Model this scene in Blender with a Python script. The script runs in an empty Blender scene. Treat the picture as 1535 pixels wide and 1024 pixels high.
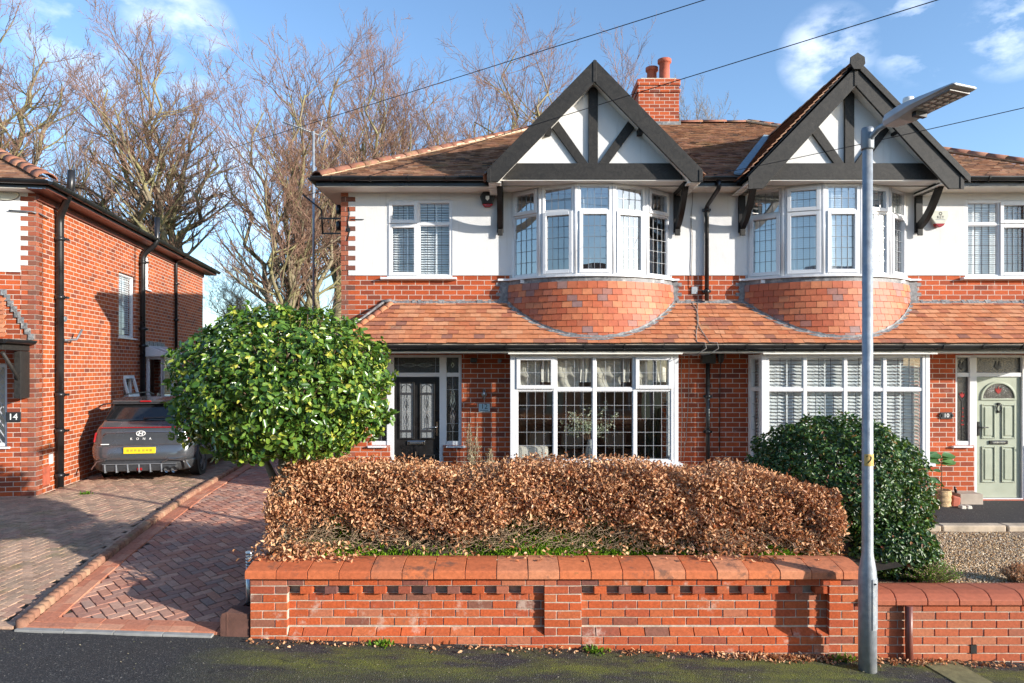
import bpy, math, random
import numpy as np
from mathutils import Vector, Matrix
R = math.radians
random.seed(7)
rngG = np.random.default_rng(11)
scene = bpy.context.scene
COL = scene.collection
F, CX, HY, CZ = 1038.0, 767.5, 550.0, 2.7          # focal length in photo pixels, principal column, horizon row, eye height
FY = 11.8                                           # distance of the house fronts
def PX(px, D=FY): return (px-CX)*D/F
def PZ(py, D=FY): return CZ+(HY-py)*D/F
PARTY = 3.35
MIR = [False]                                       # mirrors a house about the party wall while its meshes are built
ORG = {}                                            # world origin of every root, so parts can be written in world coordinates

def link(o, parent=None):
    COL.objects.link(o)
    if parent is not None:
        o.parent = parent
        ORG[o] = ORG[parent]
    return o
def tag(o, label=None, cat=None, group=None, kind=None):
    if label: o['label'] = label
    if cat: o['category'] = cat
    if group: o['group'] = group
    if kind: o['kind'] = kind
    return o
def thing(name, label, cat, loc=(0, 0, 0), rz=0, group=None, local=False):
    o = bpy.data.objects.new(name, None)
    COL.objects.link(o)
    o.location = loc; o.rotation_euler = (0, 0, rz)
    o.empty_display_size = 0.2
    ORG[o] = Vector((0, 0, 0)) if local else Vector(loc)
    return tag(o, label, cat, group)
def copy_tree(o, parent=None):
    c = o.copy(); COL.objects.link(c)
    if parent is not None: c.parent = parent
    for ch in list(o.children): copy_tree(ch, c)
    return c

def finish_mesh(name, V, faces, mats, parent, origin, smooth, fm=None, bevel=0, segs=2, angle=35):
    V = np.asarray(V, dtype=np.float64).reshape(-1, 3)
    flip = MIR[0]
    if flip:
        V = V.copy(); V[:, 0] = 2*PARTY-V[:, 0]
        faces = [tuple(reversed(f)) for f in faces]
    og = ORG[parent] if parent is not None else Vector(origin or (0, 0, 0))
    V = V-np.array(og)
    me = bpy.data.meshes.new(name)
    me.from_pydata(V.tolist(), [], faces)
    for m in mats: me.materials.append(m)
    if fm is not None: me.polygons.foreach_set('material_index', fm)
    if smooth is True: me.polygons.foreach_set('use_smooth', [True]*len(faces))
    elif isinstance(smooth, list): me.polygons.foreach_set('use_smooth', smooth)
    uv = me.uv_layers.new(name='UVMap')
    nl = len(me.loops)
    vi = np.empty(nl, dtype=np.int32); me.loops.foreach_get('vertex_index', vi)
    npoly = len(me.polygons)
    tot = np.empty(npoly, dtype=np.int32); me.polygons.foreach_get('loop_total', tot)
    nrm = np.empty(npoly*3, dtype=np.float32); me.polygons.foreach_get('normal', nrm)
    nrm = np.abs(nrm.reshape(-1, 3))
    ax = np.argmax(nrm*np.array([1, 1, 1.15]), axis=1)
    axl = np.repeat(ax, tot)
    co = (V+np.array(og))[vi]
    U = np.where(axl == 0, co[:, 1], co[:, 0]); W = np.where(axl == 2, co[:, 1], co[:, 2])
    uvs = np.stack([U, W], 1).astype(np.float32).ravel()
    uv.data.foreach_set('uv', uvs)
    o = bpy.data.objects.new(name, me)
    link(o, parent)
    if parent is None:
        o.location = og; ORG[o] = og
    if bevel:
        b = o.modifiers.new('bevel', 'BEVEL'); b.width = bevel; b.segments = segs; b.limit_method = 'ANGLE'; b.angle_limit = R(angle)
        b.harden_normals = False
    return o

class MB:
    """Collects boxes, bars, tubes; build() links them as ONE mesh object."""
    def __init__(s): s.v = []; s.f = []; s.m = []; s.s = []; s.mi = 0
    def face(s, idx, sm=False): s.f.append(tuple(idx)); s.m.append(s.mi); s.s.append(sm)
    def add(s, vs, fs, sm=False):
        b = len(s.v); s.v += [tuple(v) for v in vs]
        for f in fs: s.face([b+i for i in f], sm)
        return s
    def quad(s, a, b, c, d, sm=False): return s.add([a, b, c, d], [(0, 1, 2, 3)], sm)
    def hexa(s, p, sm=False):       # 8 corners: bottom 4 ccw (seen from above), top 4
        return s.add(p, [(3, 2, 1, 0), (4, 5, 6, 7), (0, 1, 5, 4), (1, 2, 6, 5), (2, 3, 7, 6), (3, 0, 4, 7)], sm)
    def box(s, x0, x1, y0, y1, z0, z1, T=None):
        p = [(x0, y0, z0), (x1, y0, z0), (x1, y1, z0), (x0, y1, z0), (x0, y0, z1), (x1, y0, z1), (x1, y1, z1), (x0, y1, z1)]
        if T: p = [T(*q) for q in p]
        return s.hexa(p)
    def prism(s, poly, y0, y1, T=None, axis='y'):
        """poly of (a,b), extruded. axis y: (a, y, b); axis x: (x, a, b); axis z: (a, b, z)"""
        def mk(a, b, t):
            q = (a, t, b) if axis == 'y' else ((t, a, b) if axis == 'x' else (a, b, t))
            return T(*q) if T else q
        n = len(poly)
        area = sum(poly[i][0]*poly[(i+1) % n][1]-poly[(i+1) % n][0]*poly[i][1] for i in range(n))
        if area < 0: poly = poly[::-1]
        vs = [mk(a, b, y0) for a, b in poly]+[mk(a, b, y1) for a, b in poly]
        lo, hi = tuple(range(n)), tuple(range(2*n-1, n-1, -1))
        side = [((i+1) % n, i, i+n, (i+1) % n+n) for i in range(n)]
        if axis in 'xz':
            lo, hi = lo[::-1], hi[::-1]; side = [f[::-1] for f in side]
        return s.add(vs, [lo, hi]+side)
    def tube(s, pts, r, n=8, cap=True, sm=True):
        pts = [Vector(p) for p in pts]
        rs = r if isinstance(r, (list, tuple)) else [r]*len(pts)
        b = len(s.v); prev = None
        for i, p in enumerate(pts):
            d = (pts[min(i+1, len(pts)-1)]-pts[max(i-1, 0)])
            if d.length < 1e-9: d = Vector((0, 0, 1))
            d.normalize()
            if prev is None:
                a = Vector((0, 0, 1)) if abs(d.z) < .9 else Vector((1, 0, 0))
                u = d.cross(a).normalized()
            else:
                u = (prev-d*prev.dot(d)).normalized()
            prev = u; w = d.cross(u)
            for k in range(n):
                t = 2*math.pi*k/n
                s.v.append(tuple(p+(u*math.cos(t)+w*math.sin(t))*rs[i]))
        for i in range(len(pts)-1):
            for k in range(n):
                s.face((b+i*n+k, b+i*n+(k+1) % n, b+(i+1)*n+(k+1) % n, b+(i+1)*n+k), sm)
        if cap:
            s.face([b+k for k in range(n)][::-1]); e = b+(len(pts)-1)*n
            s.face([e+k for k in range(n)])
        return s
    def lathe(s, prof, c=(0, 0, 0), n=24, axis='z', sm=True, cap=True):
        b = len(s.v); k0 = len(prof)
        for r, h in prof:
            for k in range(n):
                t = 2*math.pi*k/n
                a, d = r*math.cos(t), r*math.sin(t)
                q = {'z': (a, d, h), 'y': (a, h, -d), 'x': (h, a, d)}[axis]
                s.v.append((c[0]+q[0], c[1]+q[1], c[2]+q[2]))
        for i in range(k0-1):
            for k in range(n):
                s.face((b+i*n+k, b+i*n+(k+1) % n, b+(i+1)*n+(k+1) % n, b+(i+1)*n+k), sm)
        if cap:
            s.face([b+k for k in range(n)][::-1]); e = b+(k0-1)*n
            s.face([e+k for k in range(n)])
        return s
    def build(s, name, mat, parent=None, origin=None, bevel=0, segs=2, angle=35, T=None):
        mats = mat if isinstance(mat, (list, tuple)) else [mat]
        V = s.v if T is None else [T(*v) for v in s.v]
        return finish_mesh(name, V, s.f, mats, parent, origin, s.s, s.m, bevel, segs, angle)

def np_mesh(name, V, Q, mat, parent=None, origin=None, smooth=False, k=4):
    """fast mesh from numpy arrays; Q is (n,k)"""
    og = np.array(ORG[parent] if parent is not None else Vector(origin or (0, 0, 0)))
    V = (np.asarray(V, dtype=np.float64)-og).astype(np.float32); Q = np.asarray(Q, dtype=np.int32)
    me = bpy.data.meshes.new(name)
    me.vertices.add(len(V)); me.vertices.foreach_set('co', V.ravel())
    me.loops.add(Q.size); me.loops.foreach_set('vertex_index', Q.ravel())
    me.polygons.add(len(Q))
    me.polygons.foreach_set('loop_start', np.arange(0, Q.size, k, dtype=np.int32))
    me.polygons.foreach_set('loop_total', np.full(len(Q), k, dtype=np.int32))
    if smooth: me.polygons.foreach_set('use_smooth', np.ones(len(Q), dtype=bool))
    me.materials.append(mat)
    me.update(calc_edges=True); me.validate()
    o = bpy.data.objects.new(name, me); link(o, parent)
    if parent is None: o.location = tuple(og); ORG[o] = Vector(og)
    return o

def seg_mesh(P0, P1, R0, R1, n=3):
    P0 = np.asarray(P0, float); P1 = np.asarray(P1, float); R0 = np.asarray(R0, float); R1 = np.asarray(R1, float)
    D = P1-P0; L = np.linalg.norm(D, axis=1, keepdims=True)+1e-9; D = D/L
    A = np.where(np.abs(D[:, 2:3]) < .9, np.array([[0, 0, 1.]]), np.array([[1., 0, 0]]))
    U = np.cross(D, A); U /= np.linalg.norm(U, axis=1, keepdims=True)+1e-9
    W = np.cross(D, U)
    t = np.arange(n)*2*np.pi/n
    c, s_ = np.cos(t)[None, :, None], np.sin(t)[None, :, None]
    ring = U[:, None, :]*c+W[:, None, :]*s_
    V0 = P0[:, None, :]+ring*R0[:, None, None]; V1 = P1[:, None, :]+ring*R1[:, None, None]
    V = np.concatenate([V0, V1], 1).reshape(-1, 3)
    b = (np.arange(len(P0))*2*n)[:, None, None]
    k = np.arange(n); q = np.stack([k, (k+1) % n, (k+1) % n+n, k+n], 1)[None]
    return V, (b+q).reshape(-1, 4)

def leaf_mesh(P, N, D, L, W, fold=.25, curl=0.0):
    """P base points, N leaf normals, D directions; six-vertex folded leaves"""
    N = N/np.linalg.norm(N, axis=1, keepdims=True); D = D-N*(D*N).sum(1, keepdims=True); D /= np.linalg.norm(D, axis=1, keepdims=True)+1e-9
    S = np.cross(N, D); L = L[:, None]; W = W[:, None]
    up = N*W*fold
    b = P; t = P+D*L-N*L*curl
    l1 = P+D*L*.30+S*W*.46+up; l2 = P+D*L*.72+S*W*.40+up-N*L*curl*.5
    r1 = P+D*L*.30-S*W*.46+up; r2 = P+D*L*.72-S*W*.40+up-N*L*curl*.5
    V = np.stack([b, l1, l2, t, r2, r1], 1).reshape(-1, 3)
    k = (np.arange(len(P))*6)[:, None, None]
    Q = (k+np.array([[3, 2, 1, 0], [5, 4, 3, 0]])[None]).reshape(-1, 4)
    return V, Q
def rand_unit(n, rng):
    v = rng.normal(size=(n, 3)); return v/np.linalg.norm(v, axis=1, keepdims=True)

def text(body, size, mat, T, parent=None, name='lettering', extrude=.002, align='CENTER'):
    """writing as a mesh; T is the matrix that places it (text lies in XY)"""
    c = bpy.data.curves.new(name, 'FONT'); c.body = body; c.size = size; c.align_x = align; c.align_y = 'CENTER'; c.extrude = extrude
    c.resolution_u = 3
    o = bpy.data.objects.new(name, c); COL.objects.link(o)
    dg = bpy.context.evaluated_depsgraph_get(); dg.update()
    me = bpy.data.meshes.new_from_object(o.evaluated_get(dg))
    bpy.data.objects.remove(o); bpy.data.curves.remove(c)
    og = Vector((0, 0, 0)) if parent is None else ORG[parent]
    me.transform(Matrix.Translation(-og) @ T)
    me.materials.clear(); me.materials.append(mat)
    o = bpy.data.objects.new(name, me); link(o, parent)
    return o
def face_front(x, y, z, s=1):   # text facing -Y
    return Matrix.Translation((x, y, z)) @ Matrix.Rotation(R(90), 4, 'X')
# ------------------------------------------------------------------ materials
class NT:
    def __init__(s, name):
        s.mat = bpy.data.materials.new(name); s.mat.use_nodes = True
        s.nt = s.mat.node_tree; s.b = s.nt.nodes['Principled BSDF']; s.out = s.nt.nodes['Material Output']
    def n(s, typ, _props=None, **inp):
        nd = s.nt.nodes.new('ShaderNode'+typ)
        for k, v in (_props or {}).items(): setattr(nd, k, v)
        for k, v in inp.items():
            key = int(k[1:]) if k[0] == '_' and k[1:].isdigit() else k.replace('_', ' ')
            s.set(nd.inputs[key], v)
        return nd
    def set(s, sock, v):
        if isinstance(v, bpy.types.NodeSocket): s.nt.links.new(v, sock)
        else: sock.default_value = (tuple(v)+(1,) if isinstance(v, (tuple, list)) and len(v) == 3 and sock.type == 'RGBA' else v)
    def ramp(s, fac, stops, interp='LINEAR'):
        nd = s.nt.nodes.new('ShaderNodeValToRGB'); r = nd.color_ramp; r.interpolation = interp
        while len(r.elements) < len(stops): r.elements.new(.5)
        for e, (p, c) in zip(r.elements, stops):
            e.position = p; e.color = tuple(c)+(1,) if len(c) == 3 else c
        s.set(nd.inputs[0], fac); return nd.outputs[0]
    def noise(s, scale, detail=4, vec=None, rough=.55, dist=0):
        nd = s.n('TexNoise', Scale=scale, Detail=detail, Roughness=rough, Distortion=dist)
        if vec is not None: s.set(nd.inputs['Vector'], vec)
        return nd.outputs['Fac']
    def mix(s, fac, a, b, blend='MIX'):
        nd = s.nt.nodes.new('ShaderNodeMix'); nd.data_type = 'RGBA'; nd.blend_type = blend
        s.set(nd.inputs[0], fac); s.set(nd.inputs[6], a); s.set(nd.inputs[7], b); return nd.outputs[2]
    def math(s, op, a, b=0.0, clamp=False):
        nd = s.nt.nodes.new('ShaderNodeMath'); nd.operation = op; nd.use_clamp = clamp
        s.set(nd.inputs[0], a); s.set(nd.inputs[1], b); return nd.outputs[0]
    def mapr(s, v, a, b, c, d):
        nd = s.n('MapRange', _0=v, _1=a, _2=b, _3=c, _4=d); return nd.outputs[0]
    @property
    def obj(s): return s.n('TexCoord').outputs['Object']
    @property
    def pos(s): return s.n('NewGeometry').outputs['Position']
    @property
    def uv(s): return s.n('TexCoord').outputs['UV']
    @property
    def isl(s): return s.n('NewGeometry').outputs['Random Per Island']
    def bump(s, h, strength=.3, dist=.01):
        nd = s.n('Bump', Strength=strength, Distance=dist); s.set(nd.inputs['Height'], h)
        s.set(s.b.inputs['Normal'], nd.outputs[0])
    def base(s, c, rough=.6, spec=None, metal=0):
        s.set(s.b.inputs['Base Color'], c); s.set(s.b.inputs['Roughness'], rough); s.b.inputs['Metallic'].default_value = metal
        if spec is not None: s.b.inputs['Specular IOR Level'].default_value = spec
        return s.mat

def simple(name, c, rough=.5, metal=0, var=.12, scale=6, bump=0, spec=None, dirt=None):
    m = NT(name); p = m.obj
    nz = m.noise(scale, 5, p)
    f = m.mapr(nz, .3, .7, 1-var, 1+var)
    col = m.mix(1.0, c, m.n('CombineColor', Red=f, Green=f, Blue=f).outputs[0], 'MULTIPLY')
    if dirt:
        d = m.mapr(m.noise(scale*.6, 6, p, .7), .52, .72, 0, dirt[1])
        col = m.mix(d, col, dirt[0])
    m.base(col, m.mapr(nz, .3, .7, max(rough-.08, .02), min(rough+.08, 1)), spec, metal)
    if bump: m.bump(m.noise(scale*12, 3, p), bump, .004)
    return m.mat

def brick_mat(name, c1, c2, dark, mortar, bw=.235, rh=.0835, ms=.0125, darkfrac=.72, seed=0.0, bond=.5):
    m = NT(name); uv = m.uv
    mp = m.n('Mapping', Vector=uv, Location=(seed, seed*.0, 0)).outputs[0]
    wob = m.n('TexNoise', {'noise_dimensions': '3D'}, Vector=mp, Scale=9.0, Detail=2.0)
    off = m.n('VectorMath', {'operation': 'SCALE'}, _0=m.n('VectorMath', {'operation': 'SUBTRACT'}, _0=wob.outputs['Color'], _1=(.5, .5, .5)).outputs[0], Scale=.004).outputs[0]
    v2 = m.n('VectorMath', {'operation': 'ADD'}, _0=mp, _1=off).outputs[0]
    def bk(a, b, mo):
        t = m.n('TexBrick', {'offset': bond, 'squash': 1.0}, Vector=v2, Color1=a, Color2=b, Mortar=mo, Scale=1.0)
        t.inputs['Mortar Size'].default_value = ms*.5; t.inputs['Mortar Smooth'].default_value = .25
        t.inputs['Brick Width'].default_value = bw; t.inputs['Row Height'].default_value = rh; t.inputs['Bias'].default_value = 0
        return t
    t = bk((0, 0, 0), (1, 1, 1), (0, 0, 0))
    rnd = m.n('SeparateColor', Color=t.outputs['Color']).outputs[0]
    col = m.ramp(rnd, [(0, c1), (.45, c2), (darkfrac, [a*.9 for a in c2]), (min(darkfrac+.12, .97), dark), (1, [a*.8 for a in c1])])
    fine = m.noise(45, 5, v2, .7); big = m.noise(1.3, 4, v2)
    f = m.math('MULTIPLY', m.mapr(fine, .25, .75, .78, 1.2), m.mapr(big, .3, .7, .88, 1.1))
    fc = m.n('CombineColor', Red=f, Green=f, Blue=f).outputs[0]
    col = m.mix(1.0, col, fc, 'MULTIPLY')
    # soot and pale bloom patches
    soot = m.mapr(m.noise(3.1, 7, v2, .72), .54, .74, 0, .45)
    col = m.mix(soot, col, [x*.45 for x in dark])
    bloom = m.mapr(m.noise(2.3, 7, m.n('Mapping', Vector=v2, Location=(5, 3, 1)).outputs[0], .7), .62, .8, 0, .35)
    col = m.mix(bloom, col, (.62, .50, .44))
    mo = m.mix(m.mapr(m.noise(30, 3, v2), .3, .7, 0, 1), mortar, [x*.72 for x in mortar])
    col = m.mix(t.outputs['Fac'], col, mo)
    m.base(col, .85, .3)
    h = m.math('SUBTRACT', m.math('MULTIPLY', fine, .35), t.outputs['Fac'])
    m.bump(h, .55, .006)
    return m.mat

def island_mat(name, stops, rough=.7, nscale=25, var=.22, spec=.3, bump=.25, moss=None, lichen=None):
    """colour picked per brick / tile / leaf from a ramp"""
    m = NT(name); p = m.pos
    col = m.ramp(m.isl, stops)
    nz = m.noise(nscale, 5, p, .65)
    f = m.mapr(nz, .25, .75, 1-var, 1+var)
    col = m.mix(1.0, col, m.n('CombineColor', Red=f, Green=f, Blue=f).outputs[0], 'MULTIPLY')
    if moss:
        k = m.mapr(m.noise(moss[2], 6, p, .7), moss[3], moss[3]+.12, 0, moss[1])
        col = m.mix(k, col, moss[0])
    if lichen:
        k = m.mapr(m.noise(lichen[2], 6, m.n('Mapping', Vector=p, Location=(9, 2, 4)).outputs[0], .75), lichen[3], lichen[3]+.1, 0, lichen[1])
        col = m.mix(k, col, lichen[0])
    m.base(col, rough, spec)
    if bump: m.bump(nz, bump, .004)
    return m.mat

def leaf_mat(name, stops, rough=.3, trans=.25, spec=.5, back=None, tr_col=(.25, .45, .05)):
    m = NT(name); p = m.pos
    col = m.ramp(m.isl, stops)
    f = m.mapr(m.noise(60, 3, p), .3, .7, .85, 1.15)
    col = m.mix(1.0, col, m.n('CombineColor', Red=f, Green=f, Blue=f).outputs[0], 'MULTIPLY')
    m.base(col, rough, spec)
    t = m.n('BsdfTranslucent', Color=m.mix(.5, col, tr_col))
    mx = m.n('MixShader', _0=trans, _1=m.b.outputs[0], _2=t.outputs[0])
    m.nt.links.new(mx.outputs[0], m.out.inputs[0])
    return m.mat

def glass_mat(name, tint=(1, 1, 1), refl=.12, rough=.0, wav=0.0, through=1.0):
    m = NT(name); nt = m.nt
    g_ = m.n('NewGeometry')
    dt = m.n('VectorMath', {'operation': 'DOT_PRODUCT'}, _0=g_.outputs['Normal'], _1=g_.outputs['Incoming'])
    fz = m.math('POWER', m.math('SUBTRACT', 1.0, m.math('ABSOLUTE', dt.outputs['Value']), True), 4.0)
    k = m.math('ADD', m.math('MULTIPLY', fz, 1.0-refl), refl, True)
    gl = m.n('BsdfGlossy', Color=(1, 1, 1), Roughness=rough)
    if wav:
        b = m.n('Bump', Strength=wav, Distance=.01, Height=m.noise(2.2, 1, m.pos)); nt.links.new(b.outputs[0], gl.inputs['Normal'])
    tr = m.n('BsdfTransparent', Color=tint)
    mx = m.n('MixShader', _0=k, _1=tr.outputs[0], _2=gl.outputs[0])
    nt.links.new(mx.outputs[0], m.out.inputs[0]); nt.nodes.remove(m.b)
    return m.mat

M = {}
def render_mat():
    m = NT('render'); p = m.pos
    n1 = m.noise(1.4, 6, p, .6); st = m.noise(5, 5, m.n('Mapping', Vector=p, Scale=(3.5, 3.5, .22)).outputs[0], .65)
    col = m.mix(m.mapr(n1, .40, .72, 0, .5), (.64, .64, .635), (.57, .56, .54))
    col = m.mix(m.mapr(st, .56, .78, 0, .45), col, (.46, .44, .40))
    m.base(col, .93, .2)
    m.bump(m.math('ADD', m.noise(70, 4, p, .7), m.math('MULTIPLY', m.noise(6, 3, p), 1.5)), .55, .006); return m.mat
def timber_mat(name, a, b, rough):
    m = NT(name); p = m.pos
    g = m.noise(9, 6, m.n('Mapping', Vector=p, Scale=(1, 5, 1)).outputs[0], .7, 1.5); f = m.noise(55, 4, p, .7)
    col = m.mix(m.mapr(g, .38, .66, 0, 1), a, b); col = m.mix(m.mapr(f, .62, .72, 0, .35), col, (.14, .13, .115))
    m.base(col, rough, .3); m.bump(m.math('ADD', g, f), .4, .004); return m.mat
MORT = (.60, .51, .43)
M['brick'] = brick_mat('brick', (.46, .094, .028), (.36, .068, .022), (.17, .043, .026), MORT, darkfrac=.8)
M['brick_side'] = brick_mat('brick_side', (.46, .108, .027), (.38, .080, .023), (.20, .050, .027), (.60, .50, .41), bw=.235, rh=.0835, ms=.014, darkfrac=.76, seed=3.3)
M['brick_pale'] = brick_mat('brick_pale', (.42, .14, .085), (.33, .10, .065), (.20, .08, .06), (.36, .30, .26), darkfrac=.75, seed=1.7)
M['quoin'] = brick_mat('quoin', (.36, .12, .065), (.26, .07, .04), (.13, .06, .045), (.36, .31, .28), darkfrac=.6, seed=.6)
M['wall_brick'] = island_mat('wall_brick', [(0, (.48, .10, .032)), (.35, (.38, .075, .024)), (.6, (.45, .125, .048)), (.86, (.36, .07, .03)), (.94, (.19, .08, .055)), (1, (.46, .15, .075))],
    .85, 40, .3, .25, .5, lichen=((.56, .43, .35), .6, 3.5, .57), moss=((.16, .10, .075), .5, 6, .60))
M['wall_brick_pale'] = island_mat('wall_brick_pale', [(0, (.42, .11, .048)), (.5, (.35, .085, .038)), (.85, (.42, .15, .075)), (1, (.24, .075, .05))], .85, 40, .25, .25, .4)
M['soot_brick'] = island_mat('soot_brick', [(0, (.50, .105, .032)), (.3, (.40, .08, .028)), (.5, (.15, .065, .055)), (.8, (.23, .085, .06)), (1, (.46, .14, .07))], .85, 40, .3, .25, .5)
M['coping'] = island_mat('coping', [(0, (.58, .17, .065)), (.5, (.46, .115, .045)), (1, (.56, .22, .11))], .75, 22, .25, .3, .35, lichen=((.13, .075, .055), .75, 4, .55), moss=((.10, .12, .04), .6, 9, .63))
M['coping_plain'] = island_mat('coping_plain', [(0, (.40, .115, .055)), (1, (.33, .085, .045))], .7, 22, .2, .35, .3, lichen=((.10, .06, .05), .4, 8, .62))
M['mortar'] = simple('mortar', (.47, .40, .32), .95, var=.25, scale=20, bump=.5)
M['mortar_warm'] = simple('mortar_warm', (.52, .40, .27), .95, var=.3, scale=9, bump=.6)
M['tile_new'] = island_mat('tile_new', [(0, (.42, .135, .062)), (.22, (.51, .21, .105)), (.45, (.44, .16, .072)), (.66, (.53, .25, .135)), (.84, (.36, .125, .068)), (.94, (.25, .11, .08)), (1, (.48, .18, .08))],
    .75, 14, .22, .25, .35, lichen=((.36, .25, .15), .5, 2.2, .57), moss=((.12, .08, .05), .45, 6, .60))
M['tile_apron'] = island_mat('tile_apron', [(0, (.46, .12, .045)), (.3, (.38, .088, .036)), (.5, (.50, .175, .075)), (.72, (.45, .12, .05)), (.86, (.35, .11, .06)), (.95, (.25, .14, .125)), (1, (.38, .20, .15))],
    .55, 14, .2, .4, .3)
M['tile_old'] = island_mat('tile_old', [(0, (.28, .14, .085)), (.3, (.38, .205, .125)), (.55, (.25, .13, .085)), (.78, (.43, .26, .16)), (.92, (.20, .115, .085)), (1, (.12, .08, .06))],
    .8, 9, .3, .25, .45, moss=((.20, .17, .06), .5, 1.4, .57), lichen=((.36, .30, .2), .4, 5, .66))
M['ridge'] = island_mat('ridge', [(0, (.34, .14, .085)), (.5, (.26, .11, .07)), (1, (.38, .19, .12))], .8, 12, .3, .25, .4, moss=((.16, .16, .04), .75, 5, .56))
M['render'] = render_mat()
M['upvc'] = simple('upvc', (.66, .66, .67), .25, var=.015, scale=2, dirt=((.66, .65, .6), .12))
M['upvc_old'] = simple('upvc_old', (.70, .68, .64), .35, var=.05, scale=3)
M['soffit'] = simple('soffit', (.72, .69, .62), .5, var=.06, scale=3, dirt=((.45, .40, .32), .3))
M['black'] = simple('black', (.014, .014, .015), .32, var=.3, scale=3, dirt=((.07, .065, .055), .25))
M['timber'] = timber_mat('timber', (.015, .014, .013), (.032, .029, .026), .6)
M['timber_dark'] = simple('timber_dark', (.007, .006, .006), .5, spec=.3, var=.3, scale=6)
M['brown_upvc'] = simple('brown_upvc', (.16, .05, .035), .4, var=.1)
M['lead'] = simple('lead', (.16, .165, .17), .6, var=.5, scale=22, dirt=((.58, .56, .52), .85), bump=.5)
M['lead_dark'] = simple('lead_dark', (.15, .15, .155), .5, var=.5, scale=16, dirt=((.42, .41, .38), .8), bump=.4)
M['lead_blue'] = simple('lead_blue', (.17, .23, .27), .55, var=.3, scale=12, dirt=((.4, .42, .42), .4))
M['came'] = simple('came', (.26, .27, .29), .4, metal=.4, var=.1)
M['came_dark'] = simple('came_dark', (.05, .05, .055), .4, metal=.3, var=.1)
M['came_white'] = simple('came_white', (.42, .43, .45), .4, var=.08)
M['glass'] = glass_mat('glass', (.93, .95, .96), .10, 0, .10)
M['glass_mirror'] = glass_mat('glass_mirror', (.75, .8, .84), .30, 0, .12)
M['glass_low'] = glass_mat('glass_low', (.90, .93, .93), .13, 0, .05)
M['glass_dark'] = glass_mat('glass_dark', (.10, .11, .12), .05, .02)
M['frost'] = simple('frost', (.22, .23, .23), .25, var=.3, scale=60, bump=.6, spec=.7)
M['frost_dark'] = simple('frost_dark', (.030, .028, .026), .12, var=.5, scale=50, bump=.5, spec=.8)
M['bevel_glass'] = simple('bevel_glass', (.55, .57, .58), .1, metal=.6, var=.2)
M['blind'] = simple('blind', (.76, .77, .76), .5, var=.03)
M['curtain'] = simple('curtain', (.46, .43, .36), .9, var=.1, scale=8, bump=.2)
M['net'] = simple('net', (.60, .58, .52), .9, var=.1, scale=8, bump=.2)
M['room'] = simple('room', (.58, .52, .45), .9, var=.1)
M['room_floor'] = simple('room_floor', (.26, .20, .15), .7, var=.2)
M['sofa'] = simple('sofa', (.22, .19, .16), .9, var=.15, bump=.3)
M['pale_fabric'] = simple('pale_fabric', (.60, .55, .47), .9, var=.12, bump=.3)
M['door_black'] = simple('door_black', (.014, .013, .013), .33, var=.15, scale=9, bump=.1)
M['door_green'] = simple('door_green', (.345, .375, .29), .4, var=.03)
M['door_green_dark'] = simple('door_green_dark', (.30, .33, .25), .4, var=.03)
M['chrome'] = simple('chrome', (.62, .62, .62), .18, metal=1, var=.05)
M['steel'] = simple('steel', (.40, .41, .42), .28, metal=.9, var=.12, scale=10)
M['galv'] = simple('galv', (.30, .33, .36), .5, metal=.35, var=.2, scale=14, dirt=((.46, .45, .42), .6), bump=.25)
M['galv_dark'] = simple('galv_dark', (.20, .22, .24), .5, metal=.4, var=.15)
M['lamp_grey'] = simple('lamp_grey', (.40, .41, .42), .45, metal=.2, var=.1, dirt=((.16, .15, .13), .4))
M['led'] = simple('led', (.12, .10, .09), .35, var=.5, scale=40)
M['yellow_label'] = simple('yellow_label', (.60, .40, .12), .6, var=.12)
M['ink'] = simple('ink', (.012, .012, .012), .5, var=.1)
M['white_ink'] = simple('white_ink', (.78, .78, .76), .5, var=.04)
M['sign_blue'] = simple('sign_blue', (.38, .52, .58), .3, var=.06)
M['slate'] = simple('slate', (.022, .023, .026), .4, var=.25, bump=.2)
M['alarm_white'] = simple('alarm_white', (.50, .50, .42), .35, var=.05)
M['red_plastic'] = simple('red_plastic', (.30, .010, .012), .25, var=.1)
M['cable'] = simple('cable', (.012, .012, .012), .5, var=.1)
M['cable_grey'] = simple('cable_grey', (.22, .20, .18), .5, var=.2)
M['terracotta'] = simple('terracotta', (.40, .095, .05), .75, var=.25, scale=9, bump=.3, dirt=((.15, .07, .05), .4))
M['wicker'] = simple('wicker', (.46, .31, .16), .8, var=.35, scale=40, bump=.8)
M['wood_pale'] = simple('wood_pale', (.36, .30, .24), .8, var=.2, scale=5, bump=.3)
M['stone_edge'] = simple('stone_edge', (.42, .34, .25), .9, var=.3, scale=6, bump=.5)
M['concrete'] = simple('concrete', (.26, .26, .25), .9, var=.2, scale=8, bump=.4)
M['kerb_brown'] = simple('kerb_brown', (.12, .055, .04), .8, var=.25, scale=9, bump=.4)
M['kerb_buff'] = island_mat('kerb_buff', [(0, (.32, .17, .11)), (.5, (.24, .12, .08)), (1, (.36, .22, .14))], .9, 20, .3, .2, .5, moss=((.08, .09, .03), .6, 5, .58))
M['soil'] = simple('soil', (.05, .035, .022), .95, var=.4, scale=14, bump=.9)
M['joint'] = simple('joint', (.035, .030, .022), .95, var=.5, scale=18, bump=.8, dirt=((.06, .08, .02), .7))
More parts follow.
